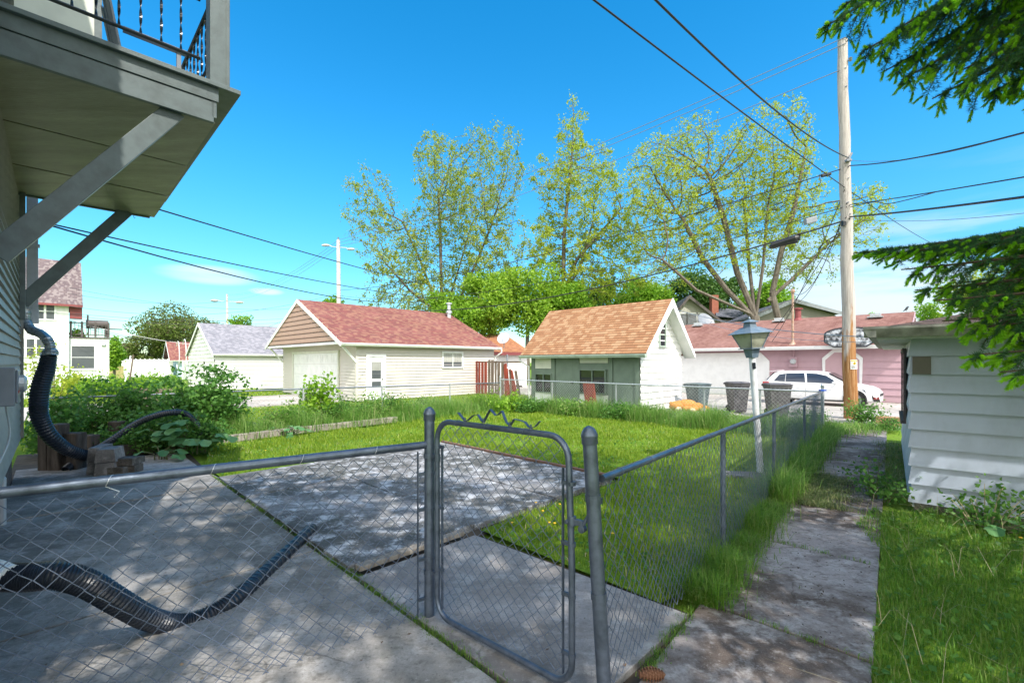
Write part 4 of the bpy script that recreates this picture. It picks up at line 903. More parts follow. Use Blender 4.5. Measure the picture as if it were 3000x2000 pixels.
bmesh0 = None
for k in range(9):
    o = bp.build('baluster', MT['iron'], None) if bmesh0 is None else bpy.data.objects.new('baluster', bmesh0)
    if bmesh0 is None: bmesh0 = o.data
    else: COL.objects.link(o)
    o.parent = balo; o.location = AB(a1-.30-.155*k, b1_+.04, zb+.59)-C
for k in range(22):
    o = bpy.data.objects.new('baluster', bmesh0); COL.objects.link(o); o.parent = balo; o.location = AB(a1-.05, b1_+.25+.19*k, zb+.59)-C
MB().box(AB(-.35, b2_-1.35, zb+.445), U*.75, W*.06, Z*2.2).build('side_screen', MT['cream'], balo)
MB().box(AB(.40, b2_-1.36, zb+.445), U*.08, W*.08, Z*2.2).build('screen_post', MT['greengrey'], balo)
for bb_ in (b1_+.06, b2_-.12):
    q = MB(); A_ = AB(-.33, bb_, 2.66); B_ = AB(.85, bb_, zb+.02); dr_ = (B_-A_).normalized(); up_ = dr_.cross(W).normalized()
    if up_.z < 0: up_ = -up_
    q.box(A_-up_*.09, B_-A_, W*.055, up_*.17)
    if bb_ > 7: q.box(AB(-.345, bb_-.02, 2.42), U*.06, W*.1, Z*1.85)
    q.build('brace', MT['greengrey'], balo, bevel=.004)
q = MB(); hk = AB(.95, b2_-.02, zb-.02); hk = hk; q.tube([hk, hk-Z*.03, hk-Z*.045+U*.012, hk-Z*.03+U*.02], .004, 5); q.build('hook', MT['iron'], balo)
# wooden chair on the balcony
p = AB(.62, 6.55, zb+.445); ch = thing('wooden_chair', 'grey slatted garden chair standing on the balcony behind the iron railing', 'chair', p)
q = MB()
for k in range(5):
    hh = (.98, 1.06, 1.1, 1.06, .98)[k]; o_ = p+W*(k*.115-.28)-U*.1; ps_ = [o_+Z*.3, o_+W*.1+Z*.3, o_+W*.1+Z*hh-U*.12, o_+W*.05+Z*(hh+.05)-U*.13, o_+Z*hh-U*.12]; q.prism(ps_, -U*.02)
q.build('backrest', MT['bmetal'], ch); MB().box(p-W*.28+Z*.36-U*.1, U*.5, W*.57, Z*.03).build('seat', MT['bmetal'], ch)
for sx_ in (-.28, .24):
    for sy_ in (-.08, .36): MB().box(p+W*sx_+U*sy_, W*.05, U*.05, Z*(.37 if sy_ > 0 else .37)).build('leg', MT['bmetal'], ch)
    MB().box(p+W*(sx_-.02)+Z*.58-U*.1, W*.09, U*.55, Z*.025).build('armrest', MT['bmetal'], ch)
    MB().box(p+W*(sx_+.01)+Z*.36+U*.36, W*.04, U*.04, Z*.23).build('arm_support', MT['bmetal'], ch)

# ------------------------------------------------------------------ chain link fences and gate
def chain(P0, P1, zf, h, pitch, r, sides=4, jit=.0025, rng=NR, top=0.0):
    """diamond mesh of interlocked zigzag wires between ground points; zf(s)=top height"""
    P0, P1 = V(P0), V(P1); Dv = (P1-P0); Ln = Dv.length; Dv.normalize(); Nn = Dv.cross(Z); hw_ = pitch/2; nw = int(Ln/hw_); rows = int(h/hw_)
    vs = []; fs = []; base = 0; i = np.arange(nw)
    j = np.arange(rows+1); I, J = np.meshgrid(i, j, indexing='ij'); u = (I+((J+I) % 2))*hw_+rng.normal(size=I.shape)*jit; u += .006*np.sin(J*.55+1)+.004*np.sin(I*.13)
    ztop = np.vectorize(zf)(np.clip(u/Ln, 0, 1)); z_ = ztop+top-J*hw_*1.0+rng.normal(size=I.shape)*jit*.6
    off = np.where((J+I) % 2 == 0, r, -r)*.9+.012*np.sin(I*.11+J*.07)
    P = np.array(P0)[None, None]+u[..., None]*np.array(Dv)+off[..., None]*np.array(Nn); P[..., 2] = z_
    # square/round section per wire node
    up = np.array([0, 0, 1.]); nv = np.array(Nn); dv = np.array(Dv)
    ang = (np.arange(sides)+.5)*2*np.pi/sides; ring = np.cos(ang)[:, None]*nv+np.sin(ang)[:, None]*dv   # sections stay roughly horizontal
    Vv = P[:, :, None, :]+ring[None, None]*r*1.15; nv_ = (rows+1)*sides
    f = []
    jj = np.arange(rows); kk = np.arange(sides)
    A = (jj[:, None]*sides+kk[None]); B = (jj[:, None]*sides+((kk+1) % sides)[None]); q = np.stack([A, B, B+sides, A+sides], -1).reshape(-1, 4)
    F_ = (q[None]+(np.arange(nw)*nv_)[:, None, None]).reshape(-1, 4)
    return Vv.reshape(-1, 3), F_
def post(mb, p, top, r, z0=-.06, cap=True, n=14, foot=None):
    a = V((p.x, p.y, z0)) if foot is None else foot; t = V(top) if not isinstance(top, (int, float)) else V((p.x, p.y, top)); ax = (t-a).normalized()
    if cap:
        mb.tube([a, t-ax*.06], r, n); mb.lathe(t-ax*.09, [(r*1.12, 0), (r*1.16, .004), (r*1.14, .035), (r*1.22, .04), (r*1.2, .05), (r*1.02, .068), (r*.7, .085), (r*.3, .094), (.002, .097)], n, ax)
    else: mb.tube([a, t], r, n)
    return mb
LP = V((-.588, 3.24, 0)); RPt = D(1725, 1250, 2.40); RPb = V((.492, 2.38, -.06))
def band(mb, p, z_, r, D2): mb.lathe(V((p.x, p.y, z_)), [(r*1.12, 0), (r*1.12, .022)], 14); mb.box(V((p.x, p.y, z_))+D2*r*.9-D2.cross(Z)*.008, D2*.05, D2.cross(Z)*.016, Z*.022)
# front left fence
FD = (V((-2.17, 1.93*1.053, 0))-LP).normalized(); FD = (D(0, 1454, 2.04)-V((LP.x, LP.y, 0))); FD.z = 0; FD.normalize()
ff = thing('chain_link_fence', 'dark chain link fence in the lower left crossing in front of the black hose', 'fence', LP)
post(MB(), LP, 1.475, .036).build('terminal_post', MT['galvdark'], ff, smooth=True)
zr_ = 1.213; q = MB(); q.tube([LP+FD*.03+Z*zr_, LP+FD*3.5+Z*(zr_+.0)], .0265, 14); q.build('top_rail', MT['galvdark'], ff, smooth=True)
v_, f_ = chain(LP+FD*.06, LP+FD*3.5, lambda s: zr_-.05, 1.22, .092, .0027, 5); npmesh('wire_mesh', v_, f_, MT['wire'], ff)
q = MB(); q.box(LP+FD*.085-FD.cross(Z)*.009+Z*.02, FD*.005, FD.cross(Z)*.02, Z*1.15); q.build('tension_bar', MT['galvdark'], ff)
for z_ in (1.0, .75, .4, .12): q = MB(); band(q, LP, z_, .036, FD); q.build('tension_band', MT['galvdark'], ff)
for s_ in (.35, .80, 1.25, 1.68, 2.1):
    q = MB(); c = LP+FD*s_+Z*zr_; sd_ = FD.cross(Z); q.tube([c+sd_*(.026*math.cos(a))+Z*(.026*math.sin(a))+FD*.004*k for k, a in enumerate(np.linspace(-1.3, 4.4, 14))]+[c-Z*.06+sd_*.004, c-Z*.085+FD*.02], .0022, 5); q.build('wire_tie', MT['wirefar'], ff)
# gate
GD = (V((RPt.x, RPt.y, 0))-LP); GL = GD.length; GD.normalize(); GN = GD.cross(Z)
gt = thing('chain_link_gate', 'closed chain link gate with rounded pipe frame and zigzag scroll on its top bar', 'gate', LP+GD*.07)
g0, g1 = .085, GL-.105; zt, zb_ = 1.39, .035; rc = .13
def gp(s, z_): return LP+GD*s+Z*z_
arc = lambda cx, cz, a0, a1: [gp(cx+rc*math.cos(a), cz+rc*math.sin(a)) for a in np.linspace(a0, a1, 8)]
pl = [gp(g0, .7)]+arc(g0+rc, zt-rc, math.pi, math.pi/2)+arc(g1-rc-.02, zt-rc, math.pi/2, 0)+[gp(g1, .7)]+arc(g1-rc, zb_+rc, 0, -math.pi/2)+arc(g0+rc, zb_+rc, -math.pi/2, -math.pi)+[gp(g0, .7)]
MB().tube(pl, .0185, 12, cap=False).build('frame', MT['galvdark'], gt, smooth=True)
v_, f_ = chain(gp(g0+.05, 0), gp(g1-.05, 0), lambda s: zt-.03, zt-zb_-.05, .086, .0021, 5); npmesh('wire_mesh', v_, f_, MT['wire'], gt)
for s_ in (g0+.05, g1-.06):
    q = MB(); q.box(gp(s_, .09)-GN*.008, GD*.006, GN*.018, Z*(1.13)); q.build('tension_bar', MT['galvdark'], gt)
for s_, sg_ in ((g0, 1), (g1, -1)):
    for z_ in ((1.20, .78, .35) if sg_ > 0 else (1.13, .80, .52, .20)):
        q = MB(); q.lathe(gp(s_, z_), [(.0215, 0), (.0215, .022)], 12); q.box(gp(s_, z_)+GD*sg_*.015-GN*.007, GD*sg_*.05, GN*.014, Z*.022); q.build('tension_band', MT['galvdark'], gt)
for z_ in (1.12, .30):
    q = MB(); q.lathe(gp(0, z_), [(.041, 0), (.041, .03)], 14); q.box(gp(.03, z_)-GN*.01, GD*.05, GN*.02, Z*.03); q.lathe(gp(g0, z_-.015), [(.023, 0), (.023, .05)], 12); q.build('hinge', MT['galvdark'], gt)
zl = zat(gp(g1, 0), 1527); q = MB(); q.lathe(gp(g1, zl-.02), [(.023, 0), (.023, .05)], 12); q.box(gp(g1+.01, zl-.01)-GN*.012, GD*.06, GN*.024, Z*.03); q.tube([gp(g1+.05, zl-.03), gp(g1+.075, zl+.005), gp(g1+.11, zl+.07)], [.014, .012, .008], 6); q.tube([gp(g1-.02, zl)-GN*.03, gp(g1-.02, zl)+GN*.03], .012, 6); q.lathe(gp(g1+.065, zl-.025)-GN*.02, [(.02, 0), (.02, .035)], 10, GN); q.build('latch', MT['galvdark'], gt, bevel=.002)
scr = [(265, 108), (298, 150), (312, 152), (345, 122), (370, 118), (393, 154), (405, 152), (424, 112), (438, 90), (466, 122), (478, 120), (500, 98), (524, 160), (540, 174), (548, 172), (566, 142), (592, 148), (624, 158), (646, 186), (662, 188), (680, 182), (703, 155)]
pts = [onp(V((LP.x, LP.y, 0)), GD, 1200+x_/1.8445, 1150+y_/1.8445) for x_, y_ in scr]
q = MB(); 
for a, b in zip(pts[:-1], pts[1:]):
    d_ = (b-a).normalized(); nn = d_.cross(GN).normalized(); q.box(a-GN*.011-nn*.0015-d_*.001, b-a+d_*.002, GN*.022, nn*.003)
q.build('top_scroll', MT['galvdark'], gt)
for sx_ in (300, 400, 542, 655):
    p_ = onp(V((LP.x, LP.y, 0)), GD, 1200+sx_/1.8445, 1150+({300: 150, 400: 153, 542: 173, 655: 188}[sx_])/1.8445); MB().lathe(p_-Z*.012, [(.012, 0), (.012, .012), (.006, .016), (.006, .03)], 8).build('bolt', MT['galvdark'], gt)
for s_ in (.28, .55, .86):
    q = MB(); c = gp(s_, zt); q.tube([c+GN*(.022*math.cos(a))+Z*(.022*math.sin(a))+GD*.003*k for k, a in enumerate(np.linspace(-1.3, 4.4, 12))]+[c-Z*.05, c-Z*.07+GD*.015], .0018, 5); q.build('wire_tie', MT['wire'], gt)
# right fence
CP = V((7.37, 10.8, 0)); P1 = V((.452, 2.39, 0)); FR = (CP-P1).normalized(); LR = (CP-P1).length
rf = thing('chain_link_fence', 'long chain link fence running from the gate to the alley along the path', 'fence', P1)
z0r, z1r = zat(P1+FR*.05, 1400), 1.095; zfr = lambda s: z0r+(z1r-z0r)*s
q = MB(); post(q, P1, RPt+V((0, 0, .0)), .0375, foot=RPb); q.build('terminal_post', MT['galvdark'], rf, smooth=True)
q = MB(); ax_ = (RPt-RPb).normalized()
for z_ in (1.13, .62): q.lathe(RPb+ax_*z_, [(.042, 0), (.042, .035)], 14, ax_)
q.box(RPb+ax_*1.10+FR*.03-FR.cross(Z)*.01, FR*.05, FR.cross(Z)*.02, Z*.03); q.tube([RPb+ax_*.05-GN*.0375*1, RPb+ax_*1.2-GN*.0375*1], .004, 4); q.build('brackets', MT['galvdark'], rf)
q = MB(); q.tube([P1+FR*(.04+LR*.97*k/6)+Z*zfr((.04+LR*.97*k/6)/LR) for k in range(7)], .021, 12); q.build('top_rail', paint('patchy_top_rail', (.24, .27, .32), .3, .3, (.07, .08, .1), 7, .8), rf, smooth=True)
v_, f_ = chain(P1+FR*.06, CP, lambda s: zfr(s)-.012, 1.13, .094, .002, 4, top=.0); npmesh('wire_mesh', v_, f_, MT['wire'], rf)
for px in (2128, 2275, 2362):
    p_ = along(P1, FR, px); s_ = (p_-P1).length; q = MB(); q.tube([V((p_.x, p_.y, -.05))-FR.cross(Z)*.03, V((p_.x, p_.y, zfr(s_/LR)-.0))-FR.cross(Z)*.03], .024, 10); q.build('post', MT['galvdark'], rf, smooth=True)
for k in range(22):
    s_ = .25+.42*k; c = P1+FR*s_+Z*zfr(s_/LR); sd_ = FR.cross(Z); q = MB(); q.tube([c+sd_*(.0245*math.cos(a))+Z*(.0245*math.sin(a)) for a in np.linspace(-1.4, 4.5, 10)]+[c-Z*.05], .002, 4); q.build('wire_tie', MT['wire'], rf)
# back fence
bf = thing('chain_link_fence', 'chain link fence across the back of the lawn with pointed mesh above its rail', 'fence', CP)
EP = along(CP, W, 1466); LB = (EP-CP).length; q = MB(); post(q, CP, zat(CP, 1124), .036); q.build('corner_post', MT['galvfar'], bf, smooth=True)
q = MB(); q.tube([CP+Z*1.095, CP+W*LB+Z*1.09], .02, 10); q.build('top_rail', MT['galvfar'], bf, smooth=True)
v_, f_ = chain(CP, EP, lambda s: 1.14, 1.22, .10, .0022, 4); npmesh('wire_mesh', v_, f_, MT['wirefar'], bf)
for px in (1616, 1803, 2062, 2226): p_ = along(CP, W, px); MB().tube([p_-Z*.05-U*.0+U*.03, p_+Z*1.08+U*.03], .025, 10).build('post', MT['galvfar'], bf, smooth=True)
p_ = EP; q = MB(); post(q, p_, 1.24, .036); q.build('terminal_post', MT['galvfar'], bf, smooth=True)
q = MB(); q.box(CP+V((-.06, -.05, 1.115)), V((.12, 0, 0)), V((0, .1, 0)), Z*.03); tag(q.build('plastic_scrap', MT['blue']), 'small bright blue plastic scrap on the far corner of the chain link fence', 'plastic')
# left boundary fence
lf = thing('chain_link_fence', 'low chain link fence behind the flower bed left of the lawn', 'fence', EP)
QP = V((EP.x, EP.y, 0))-U*13.0; zl = lambda s: .955+.105*s; LLf = 13.0
pts = [EP-U*(LLf*k/8)+Z*(zl(k/8)-.01*math.sin(k)) for k in range(9)]; MB().tube(pts, .021, 10).build('top_rail', MT['galv'], lf, smooth=True)
v_, f_ = chain(EP, QP, lambda s: zl(s)-.01, 1.0, .11, .0022, 3); npmesh('wire_mesh', v_, f_, MT['wirefar'], lf)
for px in (1318, 1119, 889, 640, 380): p_ = along(EP, -U, px); s_ = (p_-EP).length/LLf; MB().tube([p_-Z*.05, p_+Z*(zl(s_)+.03)], .028, 10).build('post', MT['galvfar'], lf, smooth=True)

# ------------------------------------------------------------------ utility poles
dP = 14.5; B0 = D(2493, 1225, dP); B0.z = -.1; T0 = D(2467, 120, dP)
up_ = thing('utility_pole', 'tall weathered wooden utility pole with warning plate beside the alley', 'utility pole', V((B0.x, B0.y, 0)))
q = MB(); n = 30; pts = [B0.lerp(T0, k/n)+V((.015*math.sin(k*.9), 0, 0)) for k in range(n+1)]; q.tube(pts, [.197-.062*k/n+.004*math.sin(k*2.1) for k in range(n+1)], 20); q.build('pole', MT['pole'], up_, smooth=True)
def polep(py, dx=0): s_ = (py-1225)/(120-1225.); p_ = B0.lerp(T0, s_); p_.z = H0+(HZ-py)/F*dP; return p_+V((dx, -.17, 0))
q = MB(); c = polep(1069, .0); wv = .2
for k in range(5):
    a0 = -.55+.22*k; a1_ = a0+.22; rr_ = .205; f0_ = V((c.x, B0.y, 0)); P_ = lambda a: f0_+V((rr_*math.sin(a), -rr_*math.cos(a), 0)); q.quad(P_(a0)+Z*(c.z-.13), P_(a1_)+Z*(c.z-.13), P_(a1_)+Z*(c.z+.17), P_(a0)+Z*(c.z+.17))
sgn = q.build('warning_plate', MT['whitetrim'], up_)
def onpl(mb, a0, a1_, z0_, z1_, rr_=.209):
    f0_ = V((c.x, B0.y, 0)); n_ = max(1, int((a1_-a0)/.12)); P_ = lambda a: f0_+V((rr_*math.sin(a), -rr_*math.cos(a), 0))
    for k in range(n_): q0, q1 = a0+(a1_-a0)*k/n_, a0+(a1_-a0)*(k+1)/n_; mb.quad(P_(q0)+Z*(c.z+z0_), P_(q1)+Z*(c.z+z0_), P_(q1)+Z*(c.z+z1_), P_(q0)+Z*(c.z+z1_))
q = MB(); onpl(q, -.5, .5, .12, .155); f0_ = V((c.x, B0.y-.212, 0)); q.poly([f0_+V((-.06, 0, c.z+.055)), f0_+V((0, 0, c.z-.005)), f0_+V((.06, 0, c.z+.055)), f0_+V((0, 0, c.z+.115))]); q.build('yellow_marking', MT['yellow'], sgn)
q = MB(); q.box(f0_+V((-.012, -.004, c.z+.03)), V((.024, 0, 0)), V((0, .003, 0)), Z*.05)
for k in range(4): onpl(q, -.42, .1+.1*(k % 3), -.03-.024*k, -.02-.024*k)
for k in range(4): onpl(q, -.54, -.5, -.1+.06*k, -.08+.06*k)
q.build('plate_print', MT['ink'], sgn)
for k, (py, dx, r_) in enumerate(((470, .0, .05), (528, -.03, .035), (598, -.05, .035), (632, 0, .035), (262, -.02, .03))):
    q = MB(); p_ = polep(py, dx); q.lathe(p_+V((0, .06, 0)), [(r_, 0), (r_, .03), (r_*.5, .04), (r_*.5, .09)], 8, (0, -1, 0))
    if k == 0: q.box(p_+V((-.12, -.08, -.12)), V((.16, 0, 0)), V((0, .1, 0)), Z*.06); q.tube([p_+V((-.05, -.03, -.1)), p_+V((.06, -.05, .14))], .03, 6)
    q.build('bolt', MT['bmetal'], up_)
q = MB(); p_ = polep(665, -.22); q.box(p_, V((.08, 0, 0)), V((0, .1, 0)), Z*.14); q.build('cable_bracket', MT['iron'], up_)
q = MB(); p_ = polep(190, .12); q.lathe(p_, [(.03, 0), (.06, .03), (.03, .06), (.06, .09), (.03, .12)], 10); q.build('insulator', MT['alloy'], up_)
def farpole(px, ytop, d, label):
    b = D(px, HZ, d); b.z = 0; tp = D(px-3, ytop, d); t = thing('utility_pole', label, 'utility pole', b)
    MB().tube([b, tp], [.2, .14], 12).build('pole', paint('pale_far_pole', (.62, .55, .50), .8, .3), t)
    for sg_ in (-1, 1):
        q = MB(); a_ = tp-Z*.6*(d/38); k = d/38
        q.tube([a_, a_+V((sg_*.5*k, 0, -.1*sg_*.4)), a_+V((sg_*.75*k, 0, .05-.12*sg_))], .035*k, 5); ar = q.build('arm', MT['galvfar'], t)
        q = MB(); q.blob(a_+V((sg_*1.05*k, 0, .0-.16*sg_)), .38*k, .17*k, .12*k, seg=10); q.build('lamp_head', MT['galvfar'], ar)
    q = MB(); q.lathe(tp, [(.05, 0), (.08, .06), (.05, .12), (.08, .18), (.02, .24)], 8); q.build('insulator', MT['alloy'], t); return tp
FP1 = farpole(994, 703, 38, 'far utility pole with twin street lamps rising behind the tan garage ridge')
FP2 = farpole(668, 862, 75, 'farthest small utility pole with twin lamps above the olive green tree')
# cables
def sagc(A_, B_, sag, n=28): return [A_.lerp(B_, k/n)-Z*(4*sag*(k/n)*(1-k/n)) for k in range(n+1)]
def cable(name, label, A_, B_, sag, r, mat='cable', group=None, n=28, cat='cable'):
    o = MB().tube(sagc(A_, B_, sag, n), r, 5).build(name, MT[mat]); tag(o, label, cat, group); return o
gC = 'overhead cables crossing the sky'
cable('overhead_cable', 'straight black cable from the top centre of the sky down behind the utility pole', D(1660, -60, 5.5), D(2736, 716, 30), .25, .014, group=gC)
cable('overhead_cable', 'twisted service cable from the top edge down to the upper bracket of the utility pole', D(1870, -50, 5.5), polep(470), .28, .016, group=gC)
for k, (py, sg) in enumerate(((120, .5), (138, .55), (208, .7))):
    lb = ('uppermost of the three thin power lines from the pole top to the far pole', 'middle of the three thin power lines just below the uppermost', 'lowest of the three thin power lines from the pole top')[k]
    cable('power_line', lb, polep(py), FP1-Z*(.0+.25*k), sg, .013, 'thincable', 'three thin power lines between the poles')
for k in range(3):
    lb = ('upper thin line from the lamp pole to the farthest pole', 'middle thin line from the lamp pole to the farthest pole', 'lower thin line from the lamp pole to the farthest pole')[k]
    cable('power_line', lb, FP1-Z*(.0+.3*k), FP2-Z*(.15*k+ (.5 if k == 2 else 0)), 1.3, .014, 'thincable', 'thin power lines between the two far poles')
cable('overhead_cable', 'highest thick cable to the right of the utility pole', polep(492), D(3050, 375, 7), .12, .017, group=gC)
cable('overhead_cable', 'thin companion wire directly above the highest thick cable right of the pole', polep(476), D(3050, 372, 7), .22, .006, 'thincable', gC)
c5 = cable('overhead_cable', 'highest black cable running left from the pole across both pale trees', polep(495), D(994, 850, 38), .75, .016, group=gC)
cable('overhead_cable', 'middle cable right of the pole with a wavy kink', polep(605), D(3050, 510, 7), .02, .013, group=gC)
tag(MB().tube(curve([polep(612), D(2560, 592, 13.5), D(2600, 597, 12.9), D(2660, 585, 12), D(2740, 563, 10.6)], 30), .012, 5).build('overhead_cable', MT['cable']), 'short loose cable loop hanging under the middle cable right of the pole', 'cable', gC)
cable('overhead_cable', 'middle black cable running left from the pole to the lamp pole', polep(607), D(994, 866, 38), 1.25, .013, group=gC)
cable('overhead_cable', 'thickest cable right of the pole reaching the right edge above the thin wires', polep(640), D(3050, 570, 7), .03, .024, group=gC)
A7, B7 = polep(646), D(1150, 908, 34); cable('overhead_cable', 'thickest black cable running left from the pole to behind the tan garage vent', A7, B7, .95, .026, group=gC)
cable('overhead_cable', 'thin lowest wire to the right of the utility pole', polep(645), D(3050, 619, 8), .12, .006, 'thincable', gC)
def on7(t): return A7.lerp(B7, t)-Z*(4*.95*t*(1-t))
q = MB(); tv = [t_ for t_ in np.linspace(.0, 1, 400)]
def tpx(px):
    return min(tv, key=lambda t_: abs(1500+F*on7(t_).x/on7(t_).y-px))
a, b = on7(tpx(2343)), on7(tpx(2252)); q.tube([a-Z*.08, a.lerp(b, .1)-Z*.1, b.lerp(a, .1)-Z*.12, b-Z*.14], [.05, .12, .11, .04], 10); q.tube([a.lerp(b, .05)-Z*.2, b-Z*.17], [.07, .04], 8); q.box(a-Z*.2, V((.04, 0, 0)), V((0, .04, 0)), Z*.25)
tag(q.build('splice_closure', MT['cable']), 'long black splice closure hanging on the thickest cable left of the pole', 'cable box')
q = MB(); p_ = D(2373, 649, 14.3); q.box(p_-V((.15, .08, .1)), V((.34, 0, .09)), V((0, .16, 0)), V((-.02, 0, .17))); tag(q.build('cable_box', MT['bmetal'], bevel=.01), 'small grey tilted box on the middle cable just left of the utility pole', 'cable box')
q = MB(); p_ = D(2420, 512, 14.6); q.tube([p_-V((.14, 0, .04)), p_+V((.14, 0, .03))], .05, 8); tag(q.build('splice_sleeve', MT['cable']), 'small black sleeve on the highest cable beside the utility pole', 'cable box')
for k, (py, dx, e_, sg, lb) in enumerate(((600, -.1, MAST, 1.0, 'long drooping service wire from the pole to the rusty mast on the pink roof'), (560, -.15, D(2262, 1000, 22), .4, 'leftmost wire fanning down from the pole behind the pink garage roof'), (640, -.12, D(2228, 1010, 23), .3, 'faint wire slanting from the pole over the left part of the pink roof'))):
    cable('service_wire', lb, polep(py, dx), e_, sg, .012, group='service wires fanning down from the pole')
cable('service_wire', 'second wire from the pole slanting down beside the drooping one', polep(610, -.1), MAST+V((.35, .3, -.5)), .6, .011, group='service wires fanning down from the pole')
cable('clothes_wire', 'pale twisted wire from the play shed gable over the pink roof to the right', D(1975, 905, 16.7), D(2640, 990, 9.9), .22, .011, 'alloy')
cable('clothes_wire', 'lower fine pale wire below the twisted one over the pink roof', D(2000, 925, 17.0), D(2640, 1000, 9.9), .3, .006, 'alloy')
cable('left_cable', 'upper black cable leaving the white downspout toward the tan garage ridge', D(70, 638, 7.5), D(1420, 872, 44), .6, .014, group='cables from the house corner')
cable('left_cable', 'lower black cable leaving the white downspout and crossing the tan garage roof', D(70, 638, 7.5), D(1330, 850, 44), 1.3, .016, group='cables from the house corner')
cable('left_cable', 'cable emerging under the balcony corner and dropping right to the trees', D(440, 606, 8), D(1420, 862, 42), .3, .014, group='cables from the house corner')
ends = [((200, 842), (1000, 893), 'highest dark cable leaving the white house roof to the right', .9), ((200, 859), (680, 880), 'second cable from the white house roof edge', .5), ((205, 897), (1000, 856), 'wavy cable from the white house eave sagging to the lamp pole', 1.2), ((212, 918), (880, 930), 'upper of the paired cables at the white house corner', .4), ((212, 924), (880, 940), 'lower of the paired cables at the white house corner', .5),
        ((205, 945), (560, 990), 'cable slanting from the white house wall over the roof deck', .6), ((200, 935), (900, 905), 'long sagging cable behind the grey roofed garage', 2.2), ((60, 900), (640, 1018), 'pale wire crossing the white house wall toward the white garage gable', .4)]
for k, (a, b, lb, sg) in enumerate(ends): cable('far_cable', lb, D(a[0], a[1], 33), D(b[0], b[1], 40), sg, .014, 'cable' if k < 7 else 'alloy', 'cables at the white house')

# ------------------------------------------------------------------ lamp post
dL = 7.32; B_ = D(2229, 1388, dL); B_.z = -.05; T_ = D(2203, 1040, dL); lp = thing('lamp_post', 'old white lamp post with blue grey lantern leaning inside the lawn', 'street lamp', V((B_.x, B_.y, 0)))
q = MB(); q.tube([B_.lerp(T_, k/8) for k in range(9)], [.053, .052, .05, .05, .05, .049, .049, .049, .049], 14); q.build('post', MT['lampwhite'], lp, smooth=True)
ax = (T_-B_).normalized(); e1_ = V((1, .12, 0)).normalized(); e1_ = (e1_-ax*e1_.dot(ax)).normalized(); e2_ = ax.cross(e1_); k_ = dL/F
rot = math.radians(12); e1_, e2_ = e1_*math.cos(rot)+e2_*math.sin(rot), e2_*math.cos(rot)-e1_*math.sin(rot)
def sqr(c_, h): return [c_+e1_*h+e2_*h, c_-e1_*h+e2_*h, c_-e1_*h-e2_*h, c_+e1_*h-e2_*h]
def frust(mb, c_, h0, h1, z0_, z1_):
    a, b = sqr(c_+ax*z0_, h0), sqr(c_+ax*z1_, h1); i0 = len(mb.v); mb.v += [tuple(p) for p in a+b]; mb.f += [(i0, i0+1, i0+2, i0+3)[::-1], (i0+4, i0+5, i0+6, i0+7)]+[(i0+j, i0+(j+1) % 4, i0+4+(j+1) % 4, i0+4+j) for j in range(4)]
q = MB(); frust(q, T_, .062, .085, -.04, .10); frust(q, T_, .135, .135, .10, .115); q.build('collar', MT['lampblue'], lp)
q = MB(); frust(q, T_, .105, .185, .117, .345); q.build('lantern_pane', MT['plex'], lp)
q = MB()
for sx_, sy_ in ((1, 1), (-1, 1), (-1, -1), (1, -1)): q.tube([T_+ax*.115+e1_*.108*sx_+e2_*.108*sy_, T_+ax*.35+e1_*.19*sx_+e2_*.19*sy_], .011, 4)
q.build('lantern_frame', MT['lampblue'], lp)
q = MB(); frust(q, T_, .235, .235, .345, .352); frust(q, T_, .235, .09, .352, .45); frust(q, T_, .07, .06, .45, .525); frust(q, T_, .10, .10, .525, .532); frust(q, T_, .10, .015, .532, .575); q.lathe(T_+ax*.57, [(.012, 0), (.022, .02), (.01, .04), (.003, .06)], 8, ax); q.build('lantern_roof', MT['lampblue'], lp)
q = MB(); q.box(T_-ax*.22+V((-.015, -.062, 0))-e1_*.02, e1_*.06, V((0, .02, 0)), ax*.1); q.build('outlet', MT['iron'], lp)
q = MB(); slab(q, [D(2150, 1396, 7.1)*1+V((0, 0, 0)) for _ in range(1)] or [], 0) if False else None
c_ = G(2200, 1392); q.prism([c_+V((-.45, -.12, -.02)), c_+V((.15, -.22, -.02)), c_+V((.3, .12, -.02)), c_+V((-.35, .2, -.02))], Z*.05); tag(q.build('paving_stone', MT['slabgate'], bevel=.01), 'flat pale paving stone in the lawn at the foot of the lamp post', 'paving stone')

